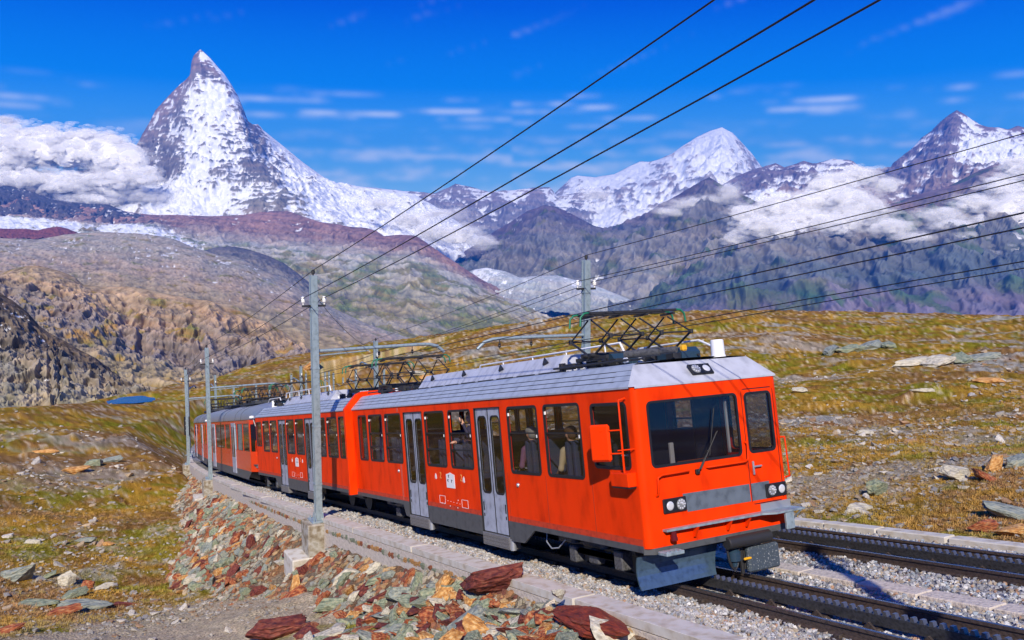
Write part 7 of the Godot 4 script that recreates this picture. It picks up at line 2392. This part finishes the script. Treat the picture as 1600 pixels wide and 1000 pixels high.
# local frame: x to the person's left as seen in the photo's right, y up from the floor, z towards the window
func person(label: String, tr: Transform3D, seated: bool, cloth: Color, hair: Color, raise: bool, hat := false):
	var sk := Color(0.55, 0.30, 0.20)
	var leg := Color(0.03, 0.035, 0.06)
	var hip := 0.50 if seated else 0.90
	var V := func(x: float, y: float, z: float) -> Vector3: return Vector3(x, y, z)
	var b := []
	b.append([V.call(-0.09, hip, 0), V.call(0.09, hip, 0), 0.13, 0.13, leg])
	b.append([V.call(0, hip + 0.05, 0), V.call(0, hip + 0.42, 0.02), 0.14, 0.165, cloth])
	b.append([V.call(-0.13, hip + 0.47, 0.02), V.call(0.13, hip + 0.47, 0.02), 0.085, 0.085, cloth])
	b.append([V.call(0, hip + 0.50, 0.02), V.call(0, hip + 0.60, 0.035), 0.055, 0.052, sk])
	var hd: Vector3 = V.call(0, hip + 0.72, 0.05)
	b.append([hd + Vector3(0, 0.03, -0.01), hd - Vector3(0, 0.045, -0.02), 0.092, 0.068, sk])
	b.append([hd + Vector3(0, -0.005, 0.085), hd + Vector3(0, -0.02, 0.105), 0.012, 0.016, sk])
	for s in [-1.0, 1.0]:
		b.append([hd + Vector3(0.088 * s, 0.005, 0.0), hd + Vector3(0.09 * s, -0.03, 0.0), 0.014, 0.011, sk])
		if seated:
			b.append([V.call(0.10 * s, hip, 0), V.call(0.12 * s, hip + 0.02, 0.42), 0.085, 0.06, leg])
			b.append([V.call(0.12 * s, hip + 0.02, 0.42), V.call(0.12 * s, 0.08, 0.46), 0.058, 0.04, leg])
			b.append([V.call(0.12 * s, 0.05, 0.44), V.call(0.13 * s, 0.04, 0.60), 0.045, 0.035, leg])
		else:
			b.append([V.call(0.10 * s, hip, 0), V.call(0.11 * s, 0.48, 0.01), 0.085, 0.058, leg])
			b.append([V.call(0.11 * s, 0.48, 0.01), V.call(0.11 * s, 0.08, -0.01), 0.056, 0.04, leg])
			b.append([V.call(0.11 * s, 0.05, -0.02), V.call(0.12 * s, 0.04, 0.14), 0.045, 0.035, leg])
		var sh: Vector3 = V.call(0.19 * s, hip + 0.46, 0.02)
		var el: Vector3
		var ha: Vector3
		if raise and s > 0.0:
			el = sh + Vector3(0.10, -0.10, 0.22); ha = sh + Vector3(0.02, 0.16, 0.30)
		elif raise:
			el = sh + Vector3(-0.05, -0.22, 0.16); ha = sh + Vector3(0.10, -0.20, 0.36)
		elif seated:
			el = sh + Vector3(0.05 * s, -0.27, 0.03); ha = sh + Vector3(-0.06 * s, -0.33, 0.26)
		else:
			el = sh + Vector3(0.05 * s, -0.28, 0.0); ha = sh + Vector3(0.02 * s, -0.5, 0.10)
		b.append([sh, el, 0.056, 0.045, cloth])
		b.append([el, ha, 0.042, 0.030, cloth])
		var dir := (ha - el).normalized()
		var side := dir.cross(Vector3.UP).normalized()
		b.append([ha, ha + dir * 0.07, 0.030, 0.034, sk])
		for k in 4:
			var q0 := ha + dir * 0.085 + side * (0.024 * (k - 1.5))
			b.append([q0, q0 + dir * (0.055 + 0.012 * (1.5 - absf(k - 1.5))) + Vector3(0, -0.012, 0), 0.010, 0.008, sk])
		b.append([ha + dir * 0.03 + side * 0.03, ha + dir * 0.07 + side * 0.065, 0.011, 0.009, sk])
	var t := thing("person", label, "person", tr)
	put("body", skin(b, 0.022, 0.035), M.person_tint, t)
	var hb := []
	hb.append([hd + Vector3(0, 0.055, -0.03), hd + Vector3(0, 0.0, -0.045), 0.092, 0.085, hair])
	hb.append([hd + Vector3(-0.05, 0.07, 0.02), hd + Vector3(0.05, 0.07, 0.02), 0.055, 0.055, hair])
	if hat:
		hb = [[hd + Vector3(0, 0.10, -0.01), hd + Vector3(0, 0.05, -0.01), 0.09, 0.105, hair], [hd + Vector3(-0.05, 0.05, 0.08), hd + Vector3(0.05, 0.05, 0.08), 0.05, 0.05, hair]]
	put("hat" if hat else "hair", skin(hb, 0.018, 0.03), M.person_tint, t)
	var ey := Mb.new()
	for s in [-1.0, 1.0]:
		ey.lathe([Vector2(0, 0.008), Vector2(0.009, 0.003), Vector2(0.011, -0.004)], 8, hd + Vector3(0.033 * s, 0.012, 0.086), Basis(Vector3.RIGHT, Vector3(0, 0, 1), Vector3(0, -1, 0)))
	put("eyes", ey, M.rubber, t)
	if raise:
		var ph := Mb.new()
		ph.box(Vector3(0.19 + 0.02, hip + 0.46 + 0.25, 0.36), Vector3(0.07, 0.14, 0.012), 0.004)
		put("held_phone", ph, M.rubber, t)

func people():
	var m := mat("person_tint", Color.WHITE, 0.8)
	m.vertex_color_use_as_albedo = true
	m.vertex_color_is_srgb = false
	var car := func(x: float, z: float, y := 0.96, turn := 0.0) -> Transform3D:
		var b := path_basis(-6.0)
		return Transform3D(b * Basis(Vector3.UP, turn), track_o + b * Vector3(x, y, z))
	person("woman in dark clothes leaning at the opened window, one arm raised", car.call(-5.92, 1.02, 0.90), false, Color(0.02, 0.018, 0.04), Color(0.20, 0.10, 0.04), true)
	person("seated passenger with grey hair and purple top, first window after the doors", car.call(-3.60, 0.96, 0.96, -PI / 2), true, Color(0.22, 0.10, 0.20), Color(0.30, 0.30, 0.29), false)
	person("seated passenger in a beige jacket, second window from the driver's cab", car.call(-2.26, 0.96, 0.96, -PI / 2), true, Color(0.55, 0.45, 0.28), Color(0.10, 0.05, 0.02), false)
	person("passenger in a white hat, left one in the second car", car.call(-23.75, 0.98, 1.10, PI / 2), true, Color(0.25, 0.25, 0.27), Color(0.75, 0.74, 0.7), false, true)
	person("passenger in a white hat beside another, right one in the second car", car.call(-23.15, 0.98, 1.10, -PI / 2), true, Color(0.1, 0.12, 0.2), Color(0.8, 0.78, 0.74), false, true)
